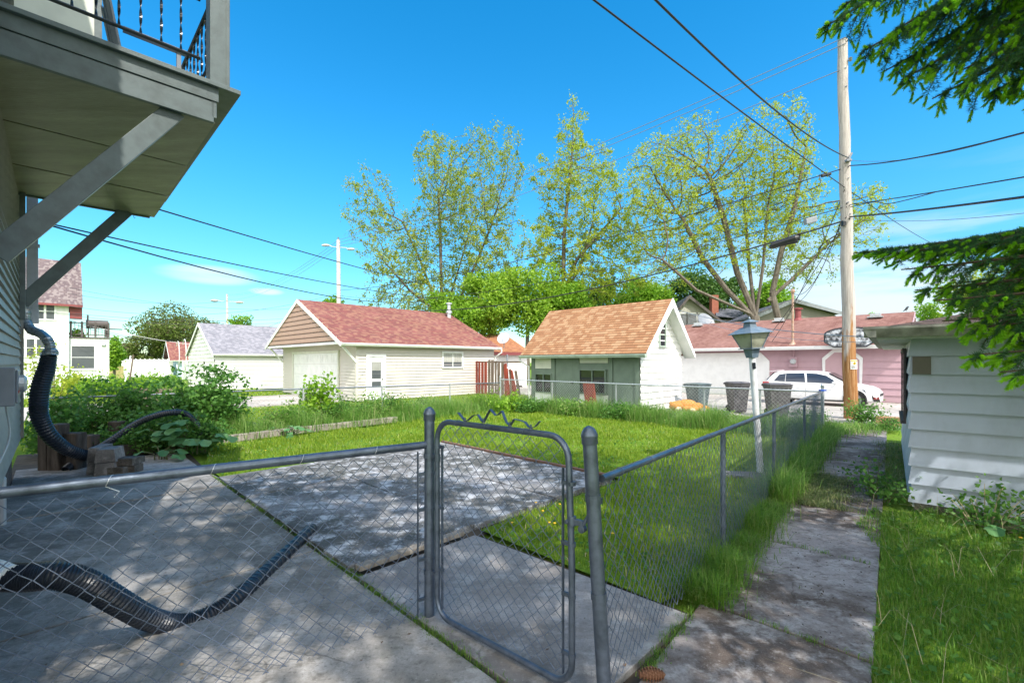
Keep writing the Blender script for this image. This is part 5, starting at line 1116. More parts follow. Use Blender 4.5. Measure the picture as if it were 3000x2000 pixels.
# ------------------------------------------------------------------ wheeled bins
def bin_(label, px, py, wpx, ytop, mat, ang):
    b = G(px, py); w_ = wpx/F*b.y*.92; h_ = zat(b, ytop); t = thing('wheeled_bin', label, 'bin', b, 'wheeled bins by the alley'); ca, sa = math.cos(ang), math.sin(ang); X = V((ca, sa, 0)); Y = V((-sa, ca, 0))
    def ring(z_, hw1, hd): c0 = b+Z*z_; return [c0-X*hw1-Y*hd, c0+X*hw1-Y*hd, c0+X*hw1+Y*hd, c0-X*hw1+Y*hd]
    q = MB(); lev = [(.03, .34, .30), (.10, .36, .31), (h_*.86, .46, .42), (h_*.88, .49, .45), (h_*.93, .49, .45)]; i0 = 0
    for z_, a_, b2 in lev: q.v += [tuple(p) for p in ring(z_, a_*w_, b2*w_)]
    for k in range(len(lev)-1):
        for j in range(4): A_, B2 = k*4+j, k*4+(j+1) % 4; q.f.append((A_, B2, B2+4, A_+4))
    q.f.append((3, 2, 1, 0)); q.f.append(tuple(range(16, 20))); q.build('body', mat, t, bevel=.02)
    q = MB(); c0 = b+Z*h_*.935; q.v += [tuple(p) for p in ring(h_*.935, .5*w_, .47*w_)+ring(h_*.965, .52*w_, .49*w_)+ring(h_, .42*w_, .38*w_)]
    for k in range(2):
        for j in range(4): A_, B2 = k*4+j, k*4+(j+1) % 4; q.f.append((A_, B2, B2+4, A_+4))
    q.f.append((3, 2, 1, 0)); q.f.append((8, 9, 10, 11)); q.box(c0-X*.5*w_+Y*.47*w_-Z*.03, X*w_, Y*.06, Z*.05); q.build('lid', mat, t, bevel=.01)
    for s_ in (-1, 1): q = MB(); q.lathe(b+X*s_*.36*w_+Y*.3*w_+Z*.13-X*.03, [(.06, 0), (.13, 0), (.13, .06), (.06, .06)], 14, X); q.build('wheel', MT['rubber'], t)
bin_('dark green grey wheeled bin beside the orange toy bear', 2044, 1197, 61, 1122, MT['bingreen'], .5)
bin_('brown grey wheeled bin left of the lamp post', 2160, 1208, 58, 1118, MT['binbrown'], .05)
bin_('brown grey wheeled bin in front of the white car', 2277, 1221, 68, 1122, MT['binbrown'], -.15)

# ------------------------------------------------------------------ toy bear
b = G(2010, 1203); t = thing('toy_bear', 'large orange plush toy bear slumped face down in the weeds', 'stuffed toy', b); X = V((1, .1, 0)).normalized()
q = MB(); q.blob(b+X*.02+Z*.2, .42, .28, .22, X, 18, .05); q.blob(b+X*.42+Z*.14, .26, .22, .16, X, 16, .05); q.build('body', MT['plush'], t, smooth=True)
q = MB(); q.blob(b-X*.42+Z*.19-V((0, .1, 0)), .24, .22, .19, X, 16, .05); hd = q.build('head', MT['plush'], t, smooth=True)
q = MB(); q.blob(b-X*.60+Z*.28-V((0, .05, 0)), .07, .05, .08, X, 10, .04); q.blob(b-X*.32+Z*.33-V((0, .15, 0)), .08, .05, .08, X, 10, .04); q.build('ears', MT['plush'], hd, smooth=True)
q = MB(); q.blob(b-X*.40+Z*.10-V((0, .30, 0)), .12, .09, .09, X, 12, .04); q.build('muzzle', MT['plushpale'], hd, smooth=True)
for (dx, dy, ln, pd) in ((.10, -.38, .24, 1), (.55, -.25, .26, 1), (-.1, -.3, .18, 0)):
    q = MB(); q.blob(b+X*dx+V((0, dy, 0))+Z*.11, ln, .12, .11, X, 12, .05); lg = q.build('leg', MT['plush'], t, smooth=True)
    if pd: q = MB(); q.blob(b+X*(dx-.05)+V((0, dy-.10, 0))+Z*.08, .11, .06, .07, X, 10, .03); q.build('paw', MT['plushpale'], lg, smooth=True)
q = MB(); q.tube([G(1950, 1200)+Z*.02, G(1990, 1180)+Z*.42], .02, 6); tag(q.build('white_stick', MT['whitetrim']), 'thin white stick leaning over the toy bear', 'stick')
# brown board leaning on the back fence
a = G(1716, 1200); q = MB(); q.box(a+V((0, 0, 0)), W*-.45+Z*0, V((.06, -.03, .02)), V((-.10, .1, 1.02))); brd_ = q.build('leaning_board', MT['redwood'], bevel=.004); tag(brd_, 'narrow rusty brown board propped behind the back fence in front of the play shed', 'board')
# red board fence with leaning boards
C = along(G(1375, 1151), -W, 1372); C = G(1375, 1151); rb = thing('board_fence', 'broken red and bare wooden board fence between the tan garage and the play shed', 'fence', C); x_ = 0; k = 0
for k in range(17):
    Wd = .19 if k % 5 != 3 else .13; lean = 0 if k < 11 else (k-11)*.07+R.uniform(-.1, .15); hgt = 1.95-.02*k+R.uniform(-.12, .05)-(.25 if k > 11 else 0); q = MB(); A_ = C-W*(x_)+Z*.02; tp = -W*(-lean)+Z*hgt
    q.prism([A_, A_-W*Wd, A_-W*Wd+W*lean+Z*hgt, A_-W*Wd*.7+W*lean+Z*(hgt+.03), A_+W*lean+Z*(hgt+R.uniform(-.05, .02))], -U*.022*(1+k % 2)); q.build('board', MT['redwood'] if k in (0, 1, 2, 3, 4, 5, 11, 12, 14, 15) else MT['oldwood'], rb); x_ += Wd+(.09 if k < 11 else .02)
for z_ in (.5, 1.75): MB().box(C+Z*z_+U*.03, -W*x_, U*.05, Z*.09).build('rail', MT['oldwood'], rb)

# ------------------------------------------------------------------ parked car
PB = AB(22.2, 6.33); CX = -W; CY = U; Lc = 4.06; hc = 1.41; wc = 1.75
car = thing('parked_car', 'white five door hatchback with dark windows parked in front of the pink garage', 'car', PB+CX*Lc/2+CY*wc/2)
def cp(x_, y_, z_): return PB+CX*x_+CY*y_+Z*z_
# stations: x, zbot, zsill, zbelt, ztop, inset at belt, inset at roof
ST = [(0.0, .40, .48, .78, .80, .14, .20), (.05, .30, .42, .88, .95, .06, .22), (.20, .24, .40, .93, 1.16, .03, .24), (.42, .22, .40, .95, 1.36, .02, .26), (.8, .20, .38, .94, 1.40, .015, .24), (1.4, .19, .36, .92, 1.41, .01, .23), (2.0, .19, .36, .91, 1.40, .01, .23), (2.35, .19, .36, .90, 1.345, .01, .25), (2.75, .19, .36, .89, 1.13, .01, .22), (3.05, .2, .37, .885, .955, .02, .2), (3.4, .2, .38, .84, .90, .04, .2), (3.75, .2, .40, .76, .82, .09, .22), (3.95, .20, .42, .66, .72, .18, .30), (4.04, .24, .40, .55, .58, .3, .4)]
def sect(s_):
    x_, zb0, zs, zbe, zt0, ib, ir = s_; h = wc/2; half_ = [(0, zb0), (h-.16-ib, zb0), (h-.04-ib, zb0+.08), (h-ib*1.0, zs+.05), (h-ib-.0, (zs+zbe)/2+.05), (h-.035-ib, zbe), (h-ir, zt0-.05 if zt0-zbe > .12 else zbe+(zt0-zbe)*.6), (h-ir-.12, zt0-.012), (0, zt0+.015)]
    return [(x_, h-y_, z_) for y_, z_ in half_]+[(x_, h+y_, z_) for y_, z_ in half_[-2:0:-1]]
q = MB(); secs = [sect(s_) for s_ in ST]; m_ = len(secs[0])
for s_ in secs: q.v += [tuple(cp(*p)) for p in s_]
for i in range(len(secs)-1):
    for j in range(m_): A_, B2 = i*m_+j, i*m_+(j+1) % m_; q.f.append((A_, A_+m_, B2+m_, B2))
q.f.append(tuple(range(m_))); q.f.append(tuple(range((len(secs)-1)*m_, len(secs)*m_))[::-1])
cb = q.build('body', MT['carwhite'], car, smooth=True)
def sideg(pts2, off=.008, mat='bluecarglass', name='side_window', y0=None):      # polygon on the near flank above the belt
    out = []
    for x_, z_ in pts2:
        k = np.interp(z_, [.92, 1.36], [.045, .235]); out.append(cp(x_, k-off, z_))
    c = sum(out, V((0, 0, 0)))/len(out); q = MB(); q.prism(out, CY*.012); o = q.build(name, MT[mat], car); return o
sideg([(.42, .97), (.86, .955), (.86, 1.30), (.62, 1.26)]); sideg([(.88, .955), (1.62, .945), (1.55, 1.335), (.88, 1.31)]); sideg([(1.69, .945), (2.86, .93), (2.62, 1.05), (2.33, 1.24), (2.0, 1.315), (1.63, 1.335)])
for s_ in (0, 1): pass
q = MB(); yy = lambda y_: y_
q.poly([cp(2.42, .30, 1.325), cp(3.02, .18, .965), cp(3.02, wc-.18, .965), cp(2.42, wc-.30, 1.325)][::-1]); q2 = MB(); q2.prism([cp(2.40, .29, 1.345), cp(3.03, .17, .985), cp(3.03, wc-.17, .985), cp(2.40, wc-.29, 1.345)], Z*.008); q2.build('windscreen', MT['darkglass'], car)
q2 = MB(); q2.prism([cp(.07, .26, 1.0), cp(.36, .30, 1.33), cp(.36, wc-.30, 1.33), cp(.07, wc-.26, 1.0)], -CX*.012); q2.build('rear_window', MT['darkglass'], car)
for xw in (.66, 3.30):
    for ys, sg_ in ((.02, -1), (wc-.02, 1)):
        c0 = cp(xw, ys, .315); q = MB(); q.lathe(c0-CY*sg_*.16*0, [(.05, -.18), (.315, -.18), (.325, -.15), (.325, -.01), (.305, .012), (.225, .014), (.215, -.02), (.04, -.03)], 22, CY*sg_); wh_ = q.build('wheel', MT['rubber'], car, smooth=True)
        q = MB(); q.lathe(c0, [(.215, -.03), (.215, .006), (.20, .008), (.19, -.02), (.05, -.02), (.045, .0), (.01, .004)], 20, CY*sg_)
        for k in range(5):
            a = 2*math.pi*k/5; dd_ = CX*math.cos(a)+Z*math.sin(a); pp_ = (CY*sg_).cross(dd_); q.box(c0+dd_*.04-pp_*.028-CY*sg_*.015, dd_*.16, pp_*.056, CY*sg_*.02)
        q.build('rim', MT['alloy'], wh_)
    q = MB(); c0 = cp(xw, -.004, .315); arcp = [(.385*math.cos(a), .385*math.sin(a)) for a in np.linspace(-.25, math.pi+.25, 24)]; ins = [(.33*math.cos(a), .33*math.sin(a)) for a in np.linspace(-.25, math.pi+.25, 24)]
    for i in range(23):
        A_ = [c0+CX*x_+Z*z_ for x_, z_ in (arcp[i], arcp[i+1], ins[i+1], ins[i])]; q.prism(A_, CY*.03)
    q.build('wheel_arch', MT['rubber'], car)
    q = MB(); q.lathe(cp(xw, .06, .34), [(.01, 0), (.36, 0), (.36, .12), (.01, .12)], 22, CY); q.build('wheel_well', MT['rubber'], car)
q = MB(); q.prism([cp(3.52, .07, .72), cp(3.86, .17, .66), cp(3.94, .26, .60), cp(3.90, .22, .575), cp(3.62, .08, .60)], -CY*.015+CX*.02); q.build('headlight', MT['bluecarglass'], car)
q = MB(); q.prism([cp(3.62, wc-.07, .72), cp(3.9, wc-.2, .66), cp(3.93, wc-.26, .59), cp(3.7, wc-.1, .60)], CY*.01+CX*.02); q.build('headlight', MT['bluecarglass'], car)
q = MB(); q.box(cp(.0, .02, .80), CX*.24, CY*.12, Z*.13); q.build('tail_light', MT['red'], car)
q = MB(); q.prism([cp(3.80, .12, .50), cp(3.99, .26, .50), cp(4.05, .34, .24), cp(3.88, .16, .26)], CX*.015-CY*.01); lg = q.build('lower_grille', MT['rubber'], car)
for z_ in (.36, .42): MB().prism([cp(3.86, .13, z_), cp(4.03, .28, z_), cp(4.03, .28, z_+.01), cp(3.86, .13, z_+.01)], CX*.02-CY*.015).build('red_strip', MT['red'], lg)
q = MB(); q.box(cp(4.0, .35, .46), CX*.05, CY*(wc-.7), Z*.10); q.build('grille', MT['rubber'], car)
q = MB(); q.blob(cp(2.68, -.10, .96), .12, .08, .07, CX, 12); q.box(cp(2.66, -.06, .92), CX*.06, CY*.12, Z*.03); q.build('mirror', MT['carwhite'], car, smooth=True)
q = MB(); q.blob(cp(2.62, wc+.08, .96), .11, .07, .07, CX, 10); q.build('mirror', MT['carwhite'], car, smooth=True)
for (x_) in (1.64, 2.92): MB().box(cp(x_, -.002 if x_ < 2 else .0, .36), CX*.008, -CY*.004, Z*.52).build('door_seam', MT['rubber'], car)
for x_ in (1.35, 2.40): MB().box(cp(x_, -.006, .80), CX*.17, -CY*.02, Z*.03).build('door_handle', MT['carwhite'], car)
MB().box(cp(1.0, .03, .20), CX*1.95, CY*.03, Z*.05).build('side_skirt', MT['rubber'], car)
q = MB(); q.prism([cp(.12, .3, 1.37), cp(.5, .3, 1.405), cp(.5, wc-.3, 1.405), cp(.12, wc-.3, 1.37)], Z*.02); q.build('roof_spoiler', MT['carwhite'], car)
# cardboard box against the pink wall
cbp = pkp(2570, 0)-U*.35; cb_ = thing('cardboard_box', 'long flat brown cardboard box lying against the base of the pink wall', 'box', cbp)
MB().box(cbp, -W*2.2, U*.3, Z*.24).build('carton', MT['cardboard'], cb_)
fc = bpy.data.curves.new('box_lettering', 'FONT'); fc.body = 'Mast'; fc.size = .19; fc.extrude = .001; fo0 = bpy.data.objects.new('tmp', fc); COL.objects.link(fo0); bpy.context.view_layer.update(); fme = bpy.data.meshes.new_from_object(fo0.evaluated_get(bpy.context.evaluated_depsgraph_get())); bpy.data.objects.remove(fo0); fme.materials.clear(); fme.materials.append(MT['ink']); fo = bpy.data.objects.new('box_lettering', fme); COL.objects.link(fo); fo.parent = cb_
mz = MB(); pz = along(cbp, -W, 2606); lx = (pz-cbp).length
import mathutils
mat3 = mathutils.Matrix((-W, Z, -U)).transposed(); fo.rotation_euler = mat3.to_euler(); fo.location = (-W*(lx+.22)-U*.008+Z*.06)
q = MB(); q.prism([cbp-W*(lx+.09)+W*.12*math.cos(a)+Z*(.08+.11*math.sin(a)) for a in np.linspace(0, math.pi, 10)], -U*.006); q.build('logo_mark', MT['ink'], cb_)
# small bird on the pink roof ridge
rp = along(rR, W, 2655); pbird = V((rp.x, rp.y, zr+.03)); t = thing('bird', 'small dark bird perched on the right end of the pink garage ridge', 'bird', pbird)
q = MB(); q.tube([pbird+V((-.16, 0, .02)), pbird+V((-.07, 0, .07)), pbird+V((0, 0, .12)), pbird+V((.05, 0, .19)), pbird+V((.08, 0, .235)), pbird+V((.11, 0, .24)), pbird+V((.15, 0, .235))], [.012, .03, .055, .05, .035, .028, .004], 8); q.tube([pbird+V((.01, 0, .09)), pbird+V((.01, 0, .0))], .006, 4); q.build('body', MT['iron'], t, smooth=True)

# ------------------------------------------------------------------ corrugated drain pipes
def corr(name, label, pts, r, n_=None, group=None, coupl=None, rib=.0105):
    t = None; cv = curve(pts, 200); ln = sum((b-a).length for a, b in zip(cv[:-1], cv[1:])); nn = int(ln/rib); cv = curve(pts, nn); rad = []
    for i in range(nn+1):
        f_ = i/nn; base = np.interp(f_, np.linspace(0, 1, len(r)), r); rad.append(base*(1.0 if i % 3 == 0 else .90) if not (coupl and f_ < coupl) else base*1.03)
    q = MB(); q.tube(cv, rad, 18, cap=False); q.tube(cv[:1]+[cv[0]+(cv[1]-cv[0])*.1], [rad[0], rad[0]*.85], 18, cap=False); o = q.build(name, MT['black'], smooth=False); tag(o, label, 'drain pipe', group); return o
g_ = 'black corrugated drain pipes'
corr('drain_pipe', 'black corrugated drain pipe lying across the patio behind the front fence', [D(20, 1690, 2.42), D(85, 1690, 2.45), D(170, 1685, 2.5), D(255, 1708, 2.6), D(350, 1763, 2.78), D(440, 1812, 3.0), D(530, 1828, 3.16), D(620, 1798, 3.28), D(700, 1745, 3.47), D(800, 1655, 4.0), D(915, 1546, 4.82)], [.072, .075, .076, .074, .073, .072, .071, .069, .066, .062, .057], group=g_)
corr('drain_pipe', 'black corrugated drain pipe hanging from the crinkled metal elbow of the downspout', [D(144, 1040, 7.0), D(136, 1080, 7.0), D(120, 1130, 7.0), D(113, 1185, 7.02), D(118, 1225, 7.05), D(145, 1275, 7.2), D(190, 1312, 7.5), D(235, 1330, 7.7), D(262, 1334, 7.8)], [.10, .112, .118, .118, .112, .105, .10, .095, .09], group=g_, rib=.013)
corr('drain_pipe', 'black corrugated drain pipe arching through the brambles with its open end by the blocks', [D(192, 1376, 7.55), D(215, 1358, 7.7), D(245, 1337, 7.95), D(290, 1312, 8.4), D(340, 1280, 8.6), D(400, 1240, 8.8), D(457, 1217, 8.9), D(505, 1208, 9.0), D(545, 1214, 9.2), D(580, 1250, 9.2), D(600, 1310, 9.1)], [.066]*11, group=g_, rib=.013)
corr('drain_pipe', 'far end of a black corrugated pipe lying in the weeds left of the lawn', [D(690, 1240, 13.0)-Z*0, D(725, 1243, 12.9), D(765, 1250, 12.6)], [.09]*3, group=g_, rib=.014)

# ------------------------------------------------------------------ blocks, timbers, posts at the bed
def block(label, px, py, w_, d_, h_, z0_, ang, mat, grp, taper=0.):
    p = G(px, py); X = V((math.cos(ang), math.sin(ang), 0)); Y = V((-math.sin(ang), math.cos(ang), 0)); q = MB(); p = V((p.x, p.y, z0_))
    a = [p-X*w_/2, p+X*w_/2, p+X*w_/2+Y*d_, p-X*w_/2+Y*d_]; b = [p-X*(w_/2-taper)+Z*h_, p+X*(w_/2-taper)+Z*h_, p+X*(w_/2-taper)+Y*d_+Z*h_, p-X*(w_/2-taper)+Y*d_+Z*h_]
    q.v += [tuple(v) for v in a+b]; q.f += [(3, 2, 1, 0), (4, 5, 6, 7), (0, 1, 5, 4), (1, 2, 6, 5), (2, 3, 7, 6), (3, 0, 4, 7)]; return tag(q.build('concrete_block', mat, bevel=.008), label, 'block', grp)
gb_ = 'stacked concrete blocks by the bed'
block('grey trapezoid block at the bottom of the taller stack', 307, 1393, .30, .34, .20, 0, .35, MT['cinder'], gb_, .03)
block('grey trapezoid block on top of the taller stack', 307, 1393, .29, .34, .21, .205, .35, MT['cinder'], gb_, .03)
block('grey block hidden behind the lower left side of the taller stack', 276, 1388, .22, .42, .20, 0, .35, MT['cinder'], gb_, .02)
block('grey block behind the upper left side of the taller stack', 276, 1388, .20, .42, .215, .205, .35, MT['cinder'], gb_, .02)
block('dark paver at the lower left of the mossy pile', 336, 1392, .24, .22, .12, 0, .12, MT['cinderdark'], gb_)
block('dark paver at the lower right of the mossy pile', 374, 1386, .20, .22, .12, 0, .12, MT['cinderdark'], gb_)
block('mossy paver lying on top of the small pile', 352, 1388, .36, .22, .12, .125, .12, MT['cinderdark'], gb_)
block('small mossy brick at the right end of the pile top', 394, 1381, .12, .2, .10, .125, .25, MT['cinderdark'], gb_)
a, b = G(340, 1338), G(556, 1314); q = MB(); q.box(a, b-a, Z.cross((b-a).normalized())*.14, Z*.20); tag(q.build('edging_timber', MT['timberdark'], bevel=.01), 'dark weathered timber edging the bramble bed beside the blocks', 'timber', 'bed edging timbers')
for k, (p0, p1, lb) in enumerate((((648, 1300), (905, 1266), 'pale splintered timber edging the weeds at the left side of the lawn'), ((905, 1267), (1165, 1236), 'sunlit far timber edging the tall grass of the bed'))):
    a, b = G(*p0), G(*p1); q = MB(); q.box(a, b-a, Z.cross((b-a).normalized())*.15, Z*.16); tag(q.build('edging_timber', MT['timber'], bevel=.012), lb, 'timber', 'bed edging timbers')
a, b = AB(3.0, 3.73, .0), AB(1.85, 3.73, 0); q = MB(); q.box(a+W*-.06, b-a, W*.09, Z*.045); tag(q.build('edging_board', MT['timber'], bevel=.006), 'low wooden board between the gate slab and the blotched patio', 'board')
a, b = AB(6.07, 3.85), AB(6.07, 8.25); q = MB(); q.box(a, b-a, U*.07, Z*.05); tag(q.build('edging_board', paint('reddish_edge', (.22, .12, .08), .8, .3)), 'thin reddish board along the far edge of the blotched patio', 'board')
for k, (px, py, w_, h_, lb) in enumerate(((75, 1388, .16, .72, 'leftmost dark upright timber stump by the house corner'), (108, 1388, .20, .78, 'second upright timber stump from the house'), (150, 1385, .34, .62, 'wide rotten upright timber under the hanging pipe'), (212, 1352, .2, .45, 'short dark stump behind the pipe end'), (300, 1330, .26, .62, 'dark stump in the brambles behind the grey blocks'))):
    p = G(px, py)+V((0, .25, 0)); q = MB(); q.box(p-V((w_/2, 0, .02)), V((w_, 0, 0)), V((0, .2, 0)), Z*h_); tag(q.build('timber_stump', MT['timberdark'], bevel=.02), lb, 'timber', 'upright retaining timbers')
# pine cone, debris
p = G(1912, 1990); q = MB()
for k in range(9):
    for j in range(12):
        a = 2*math.pi*(j+.5*(k % 2))/12; rr_ = .030*math.sin(math.pi*(k+1.2)/10.5); c = p+V((-.07+.016*k, 0, .03))+V((0, rr_*math.cos(a), rr_*math.sin(a))); o_ = V((-.4, math.cos(a), math.sin(a))).normalized()
        s_ = V((0, -math.sin(a), math.cos(a))); q.prism([c-s_*.008, c+s_*.008, c+o_*.012+s_*.004, c+o_*.012-s_*.004], V((.004, 0, 0)))
q.blob(p+V((0, 0, .03)), .075, .026, .026, V((1, 0, 0)), 12); tag(q.build('pine_cone', paint('cone_brown', (.22, .10, .05), .7, .4)), 'brown pine cone on the path at the bottom edge beside the right gate post', 'pine cone')
# ------------------------------------------------------------------ grass and low weeds
fence_at = lambda s, off: [tuple((P1+FR*s+FR.cross(Z)*off)[:2])]
lawn = [tuple(AB(*p)[:2]) for p in ((3.25, 3.7), (3.22, 1.62))]+[tuple((P1+FR*s-FR.cross(Z)*.02)[:2]) for s in (1.6, 4, 7, 10.6)]+[tuple(AB(*p)[:2]) for p in ((12.6, 3.2), (12.7, 13.0), (7.3, 11.75), (2.4, 11.6), (1.85, 9.3), (1.86, 8.33), (6.2, 8.33), (6.2, 3.72))]
lg_ = MB(); lg_.poly([V((p[0], p[1], -.012)) for p in lawn]); lg_.build('lawn', MT['ground'], kind='structure')
P = scatter(lawn, 105000, z=-.012, far=4.5); dd = np.hypot(P[:, 0], P[:, 1]); cw_ = np.sin(P[:, 0]*2.1+1.3*np.sin(P[:, 1]*1.7))*np.sin(P[:, 1]*2.6+np.sin(P[:, 0]*3.1)); P = P[NR.uniform(0, 1, len(P)) < .72+.45*cw_]; dd = np.hypot(P[:, 0], P[:, 1]); cw_ = np.sin(P[:, 0]*2.1+1.3*np.sin(P[:, 1]*1.7))*np.sin(P[:, 1]*2.6+np.sin(P[:, 0]*3.1))
blades('lawn_grass', P, (.055+.004*np.maximum(0, dd-5)*.6)*(1+.35*cw_), .0045+.0011*np.maximum(0, dd-4), GREENS['grass'], .55, label='short mown grass of the fenced lawn', cat='grass')
def strip(name, label, A_, B_, wd, n, h, bw, mat, z=0., far=None, kind='stuff'):
    A_, B_ = V(A_), V(B_); d_ = (B_-A_).normalized(); s_ = d_.cross(Z); t = NR.uniform(0, 1, n)
    if far: t = t**far
    o_ = NR.normal(size=n)*wd*.5; P = np.array(A_)[None]+t[:, None]*np.array(B_-A_)[None]+o_[:, None]*np.array(s_)[None]; P[:, 2] = z
    cl = .55+.75*np.clip(.5+.5*np.sin(t*37)+.4*np.sin(t*91+2), 0, 1.2)
    return blades(name, P, h*cl, bw, mat, 1.15, label=label, cat='grass', hv=.45)
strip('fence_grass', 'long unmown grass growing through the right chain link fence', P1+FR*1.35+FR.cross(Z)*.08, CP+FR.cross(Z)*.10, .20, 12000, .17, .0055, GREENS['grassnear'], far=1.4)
strip('fence_grass', 'taller tufts of grass along the far half of the path fence', P1+FR*4.5+FR.cross(Z)*.06, CP+FR*.8+FR.cross(Z)*.1, .2, 6500, .33, .008, GREENS['tall'])
strip('tall_grass', 'tall seeding grass along the back fence in front of the play shed', AB(12.65, 2.7), AB(12.7, 13.3), .55, 17000, .40, .010, GREENS['tall'])
strip('tall_grass', 'tall weedy grass in the bed behind the pale timbers', AB(2.6, 12.6), AB(12.3, 12.75), .85, 17000, .40, .010, GREENS['tall'])
strip('tall_grass', 'rank grass tufts behind the back fence by the bins', AB(13.6, 2.9), AB(13.8, 9.0), .7, 5000, .26, .014, GREENS['tall'])
yard = [tuple(AB(*p)[:2]) for p in ((-6, 13.6), (9.3, 13.6), (9.3, 19.5), (-6, 20.3))]
blades('yard_grass', scatter(yard, 22000, z=-.05), .10, .022, GREENS['grass'], .6, label='sunlit grass between the left fence and the driveway', cat='grass')
yard = [tuple(AB(*p)[:2]) for p in ((9.3, 13.5), (18, 13.6), (18, 19.6), (9.9, 19.6))]
blades('yard_grass', scatter(yard, 9000, z=-.05), .10, .022, GREENS['grass'], .6, label='sunlit grass along the side of the tan garage', cat='grass')
yard = [tuple(AB(*p)[:2]) for p in ((-8, 26.8), (9.5, 26.8), (9.5, 34), (-8, 40))]
blades('yard_grass', scatter(yard, 9000, z=-.05), .16, .04, GREENS['grass'], .6, label='grass in front of the white garage and white house', cat='grass')
yard = [tuple(AB(*p)[:2]) for p in ((12.9, 2.4), (16.1, 1.9), (16.1, 8.0), (14.4, 8.1), (14.4, 13.2), (12.9, 13.3))]
blades('yard_grass', scatter(yard, 12000, z=-.05), .12, .016, GREENS['grass'], .6, label='grass behind the back fence before the alley', cat='grass')
# right-hand grass
Rn = lambda s, o=0: tuple((R0+DF*s+DR*o)[:2])
rg = [Rn(-1.2, .0), Rn(0, -.02), Rn(2.2, .0), Rn(3.0, -.22), Rn(3.8, -.1), Rn(4.0, .35), (4.97, 5.55), (9.0, 2.1), (6, -1), (2.0, -1.0)]
gg = MB(); gg.poly([V((p[0], p[1], -.02)) for p in rg]); gg.build('side_lawn', MT['ground'], kind='structure')
P = scatter(rg, 75000, z=-.02); P = P[P[:, 1] > .8]
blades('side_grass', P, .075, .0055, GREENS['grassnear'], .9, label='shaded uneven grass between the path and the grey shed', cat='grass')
P = P[NR.randint(0, len(P), 2600)]; o_ = leaves('clover', P+np.array([0, 0, .05]), .05, GREENS['weed'], None, flat=.6, asp=.8); o_['kind'] = 'stuff'; tag(o_, 'broad weed leaves scattered in the shaded side grass', 'weeds')
P = P[:420]; o_ = blades('dry_stalks', P+np.array([0, 0, .04]), .26, .0035, MT['twig'], 2.2, label='pale dry grass stalks lying on the side grass', cat='dry stalks')
# path edge grass, clippings heaps
for (s0, s1, o0, n, h, lb) in ((.6, 9.6, -1.22, 6500, .07, 'grass creeping from the fence over the path edge'), (3.4, 5.3, -.7, 5200, .07, 'heap of cut grass lying across the middle of the path'), (4.5, 9.8, .16, 3400, .06, 'weeds between the path and the grey shed wall')):
    t = NR.uniform(0, 1, n); P = np.array(R0)[None]+(s0+(s1-s0)*t)[:, None]*np.array(DF)+(o0+NR.normal(size=n)*.16+.12*np.sin(t*25))[:, None]*np.array(DR); P[:, 2] = .0+np.abs(NR.normal(size=n))*.012
    blades('path_clippings', P, h, .007, GREENS['clip'], 1.9, label=lb, cat='grass')
for px0, py0, w_, n, h, lb in ((2370, 1262, 1.6, 3200, .22, 'tufts of sunny grass at the foot of the utility pole'), (2560, 1255, .8, 900, .15, 'low weeds in the alley edge right of the utility pole')):
    c = G(px0, py0); P = np.array(c)[None]+NR.normal(size=(n, 3))*np.array([w_*.42, w_*.25, 0]); blades('pole_grass', P, h, .012, GREENS['tall'], .9, label=lb, cat='grass')
# weeds in slab joints
P = []
for a in (1.79,):
    for b in np.concatenate([NR.uniform(1.3, 8.3, 260), NR.uniform(2.0, 4.2, 160)]): P.append(AB(a+NR.normal()*.015, b, -.02))
for k in range(160): s_ = 1.1+1.67*NR.randint(-1, 6); t_ = NR.uniform(0, 1); P.append((L0+DF*s_).lerp(R0+DF*(s_-.95), t_))
for k in range(240): s_ = NR.uniform(0, 4); P.append(L0+DF*s_+DR*NR.normal()*.02)
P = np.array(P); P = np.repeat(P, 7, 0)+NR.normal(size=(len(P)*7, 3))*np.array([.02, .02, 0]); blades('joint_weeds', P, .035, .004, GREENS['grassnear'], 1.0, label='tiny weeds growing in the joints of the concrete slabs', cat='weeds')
P = scatter([tuple(AB(*p)[:2]) for p in ((-.4, .5), (3, 1.4), (6, 4), (6, 8.2), (1.8, 8.2), (-.4, 11))], 420, z=.024); o_ = leaves('fallen_leaves', P, .028, leafmat('dead_leaves', [(.06, .035, .02), (.18, .11, .06), (.35, .30, .22)], .1), None, flat=.9); o_['kind'] = 'stuff'; tag(o_, 'small dead leaves and crumbs lying on the patio slabs', 'leaf litter')
P = scatter([Rn(0, -1.1), Rn(6, -1.1), Rn(6, -.05), Rn(0, -.05)], 500, z=.012); o_ = leaves('soil_crumbs', P, .02, MT['soil'], None, flat=.8); o_['kind'] = 'stuff'; tag(o_, 'dark crumbs of soil scattered on the path', 'soil')
# straw and broad-leaved weeds in the lawn
P = scatter(lawn, 5200, z=0, far=4.5); blades('lawn_straw', P[:1800], .07, .006, MT['twig'], 1.6, label='dry straw blades mixed into the lawn', cat='grass'); o_ = leaves('lawn_weeds', P[1800:]+np.array([0, 0, .03]), .05, GREENS['weed'], None, flat=.6, asp=.8); o_['kind'] = 'stuff'; tag(o_, 'small broad leaved weeds mixed into the lawn', 'weeds')
# dandelions
P = [D(x_, y_, G(x_, y_).y*.99) for x_, y_ in ((1500, 1540), (1590, 1505), (1610, 1540), (1625, 1542), (1795, 1572), (1570, 1480), (1640, 1485), (778, 1324), (2990, 1585))]
q = MB()
for p in P: q.lathe(V((p.x, p.y, .05)), [(.004, 0), (.016, .006), (.014, .012), (.003, .014)], 8)
o_ = q.build('dandelions', MT['yellow']); o_['kind'] = 'stuff'; tag(o_, 'yellow dandelion heads dotted in the grass', 'flowers')

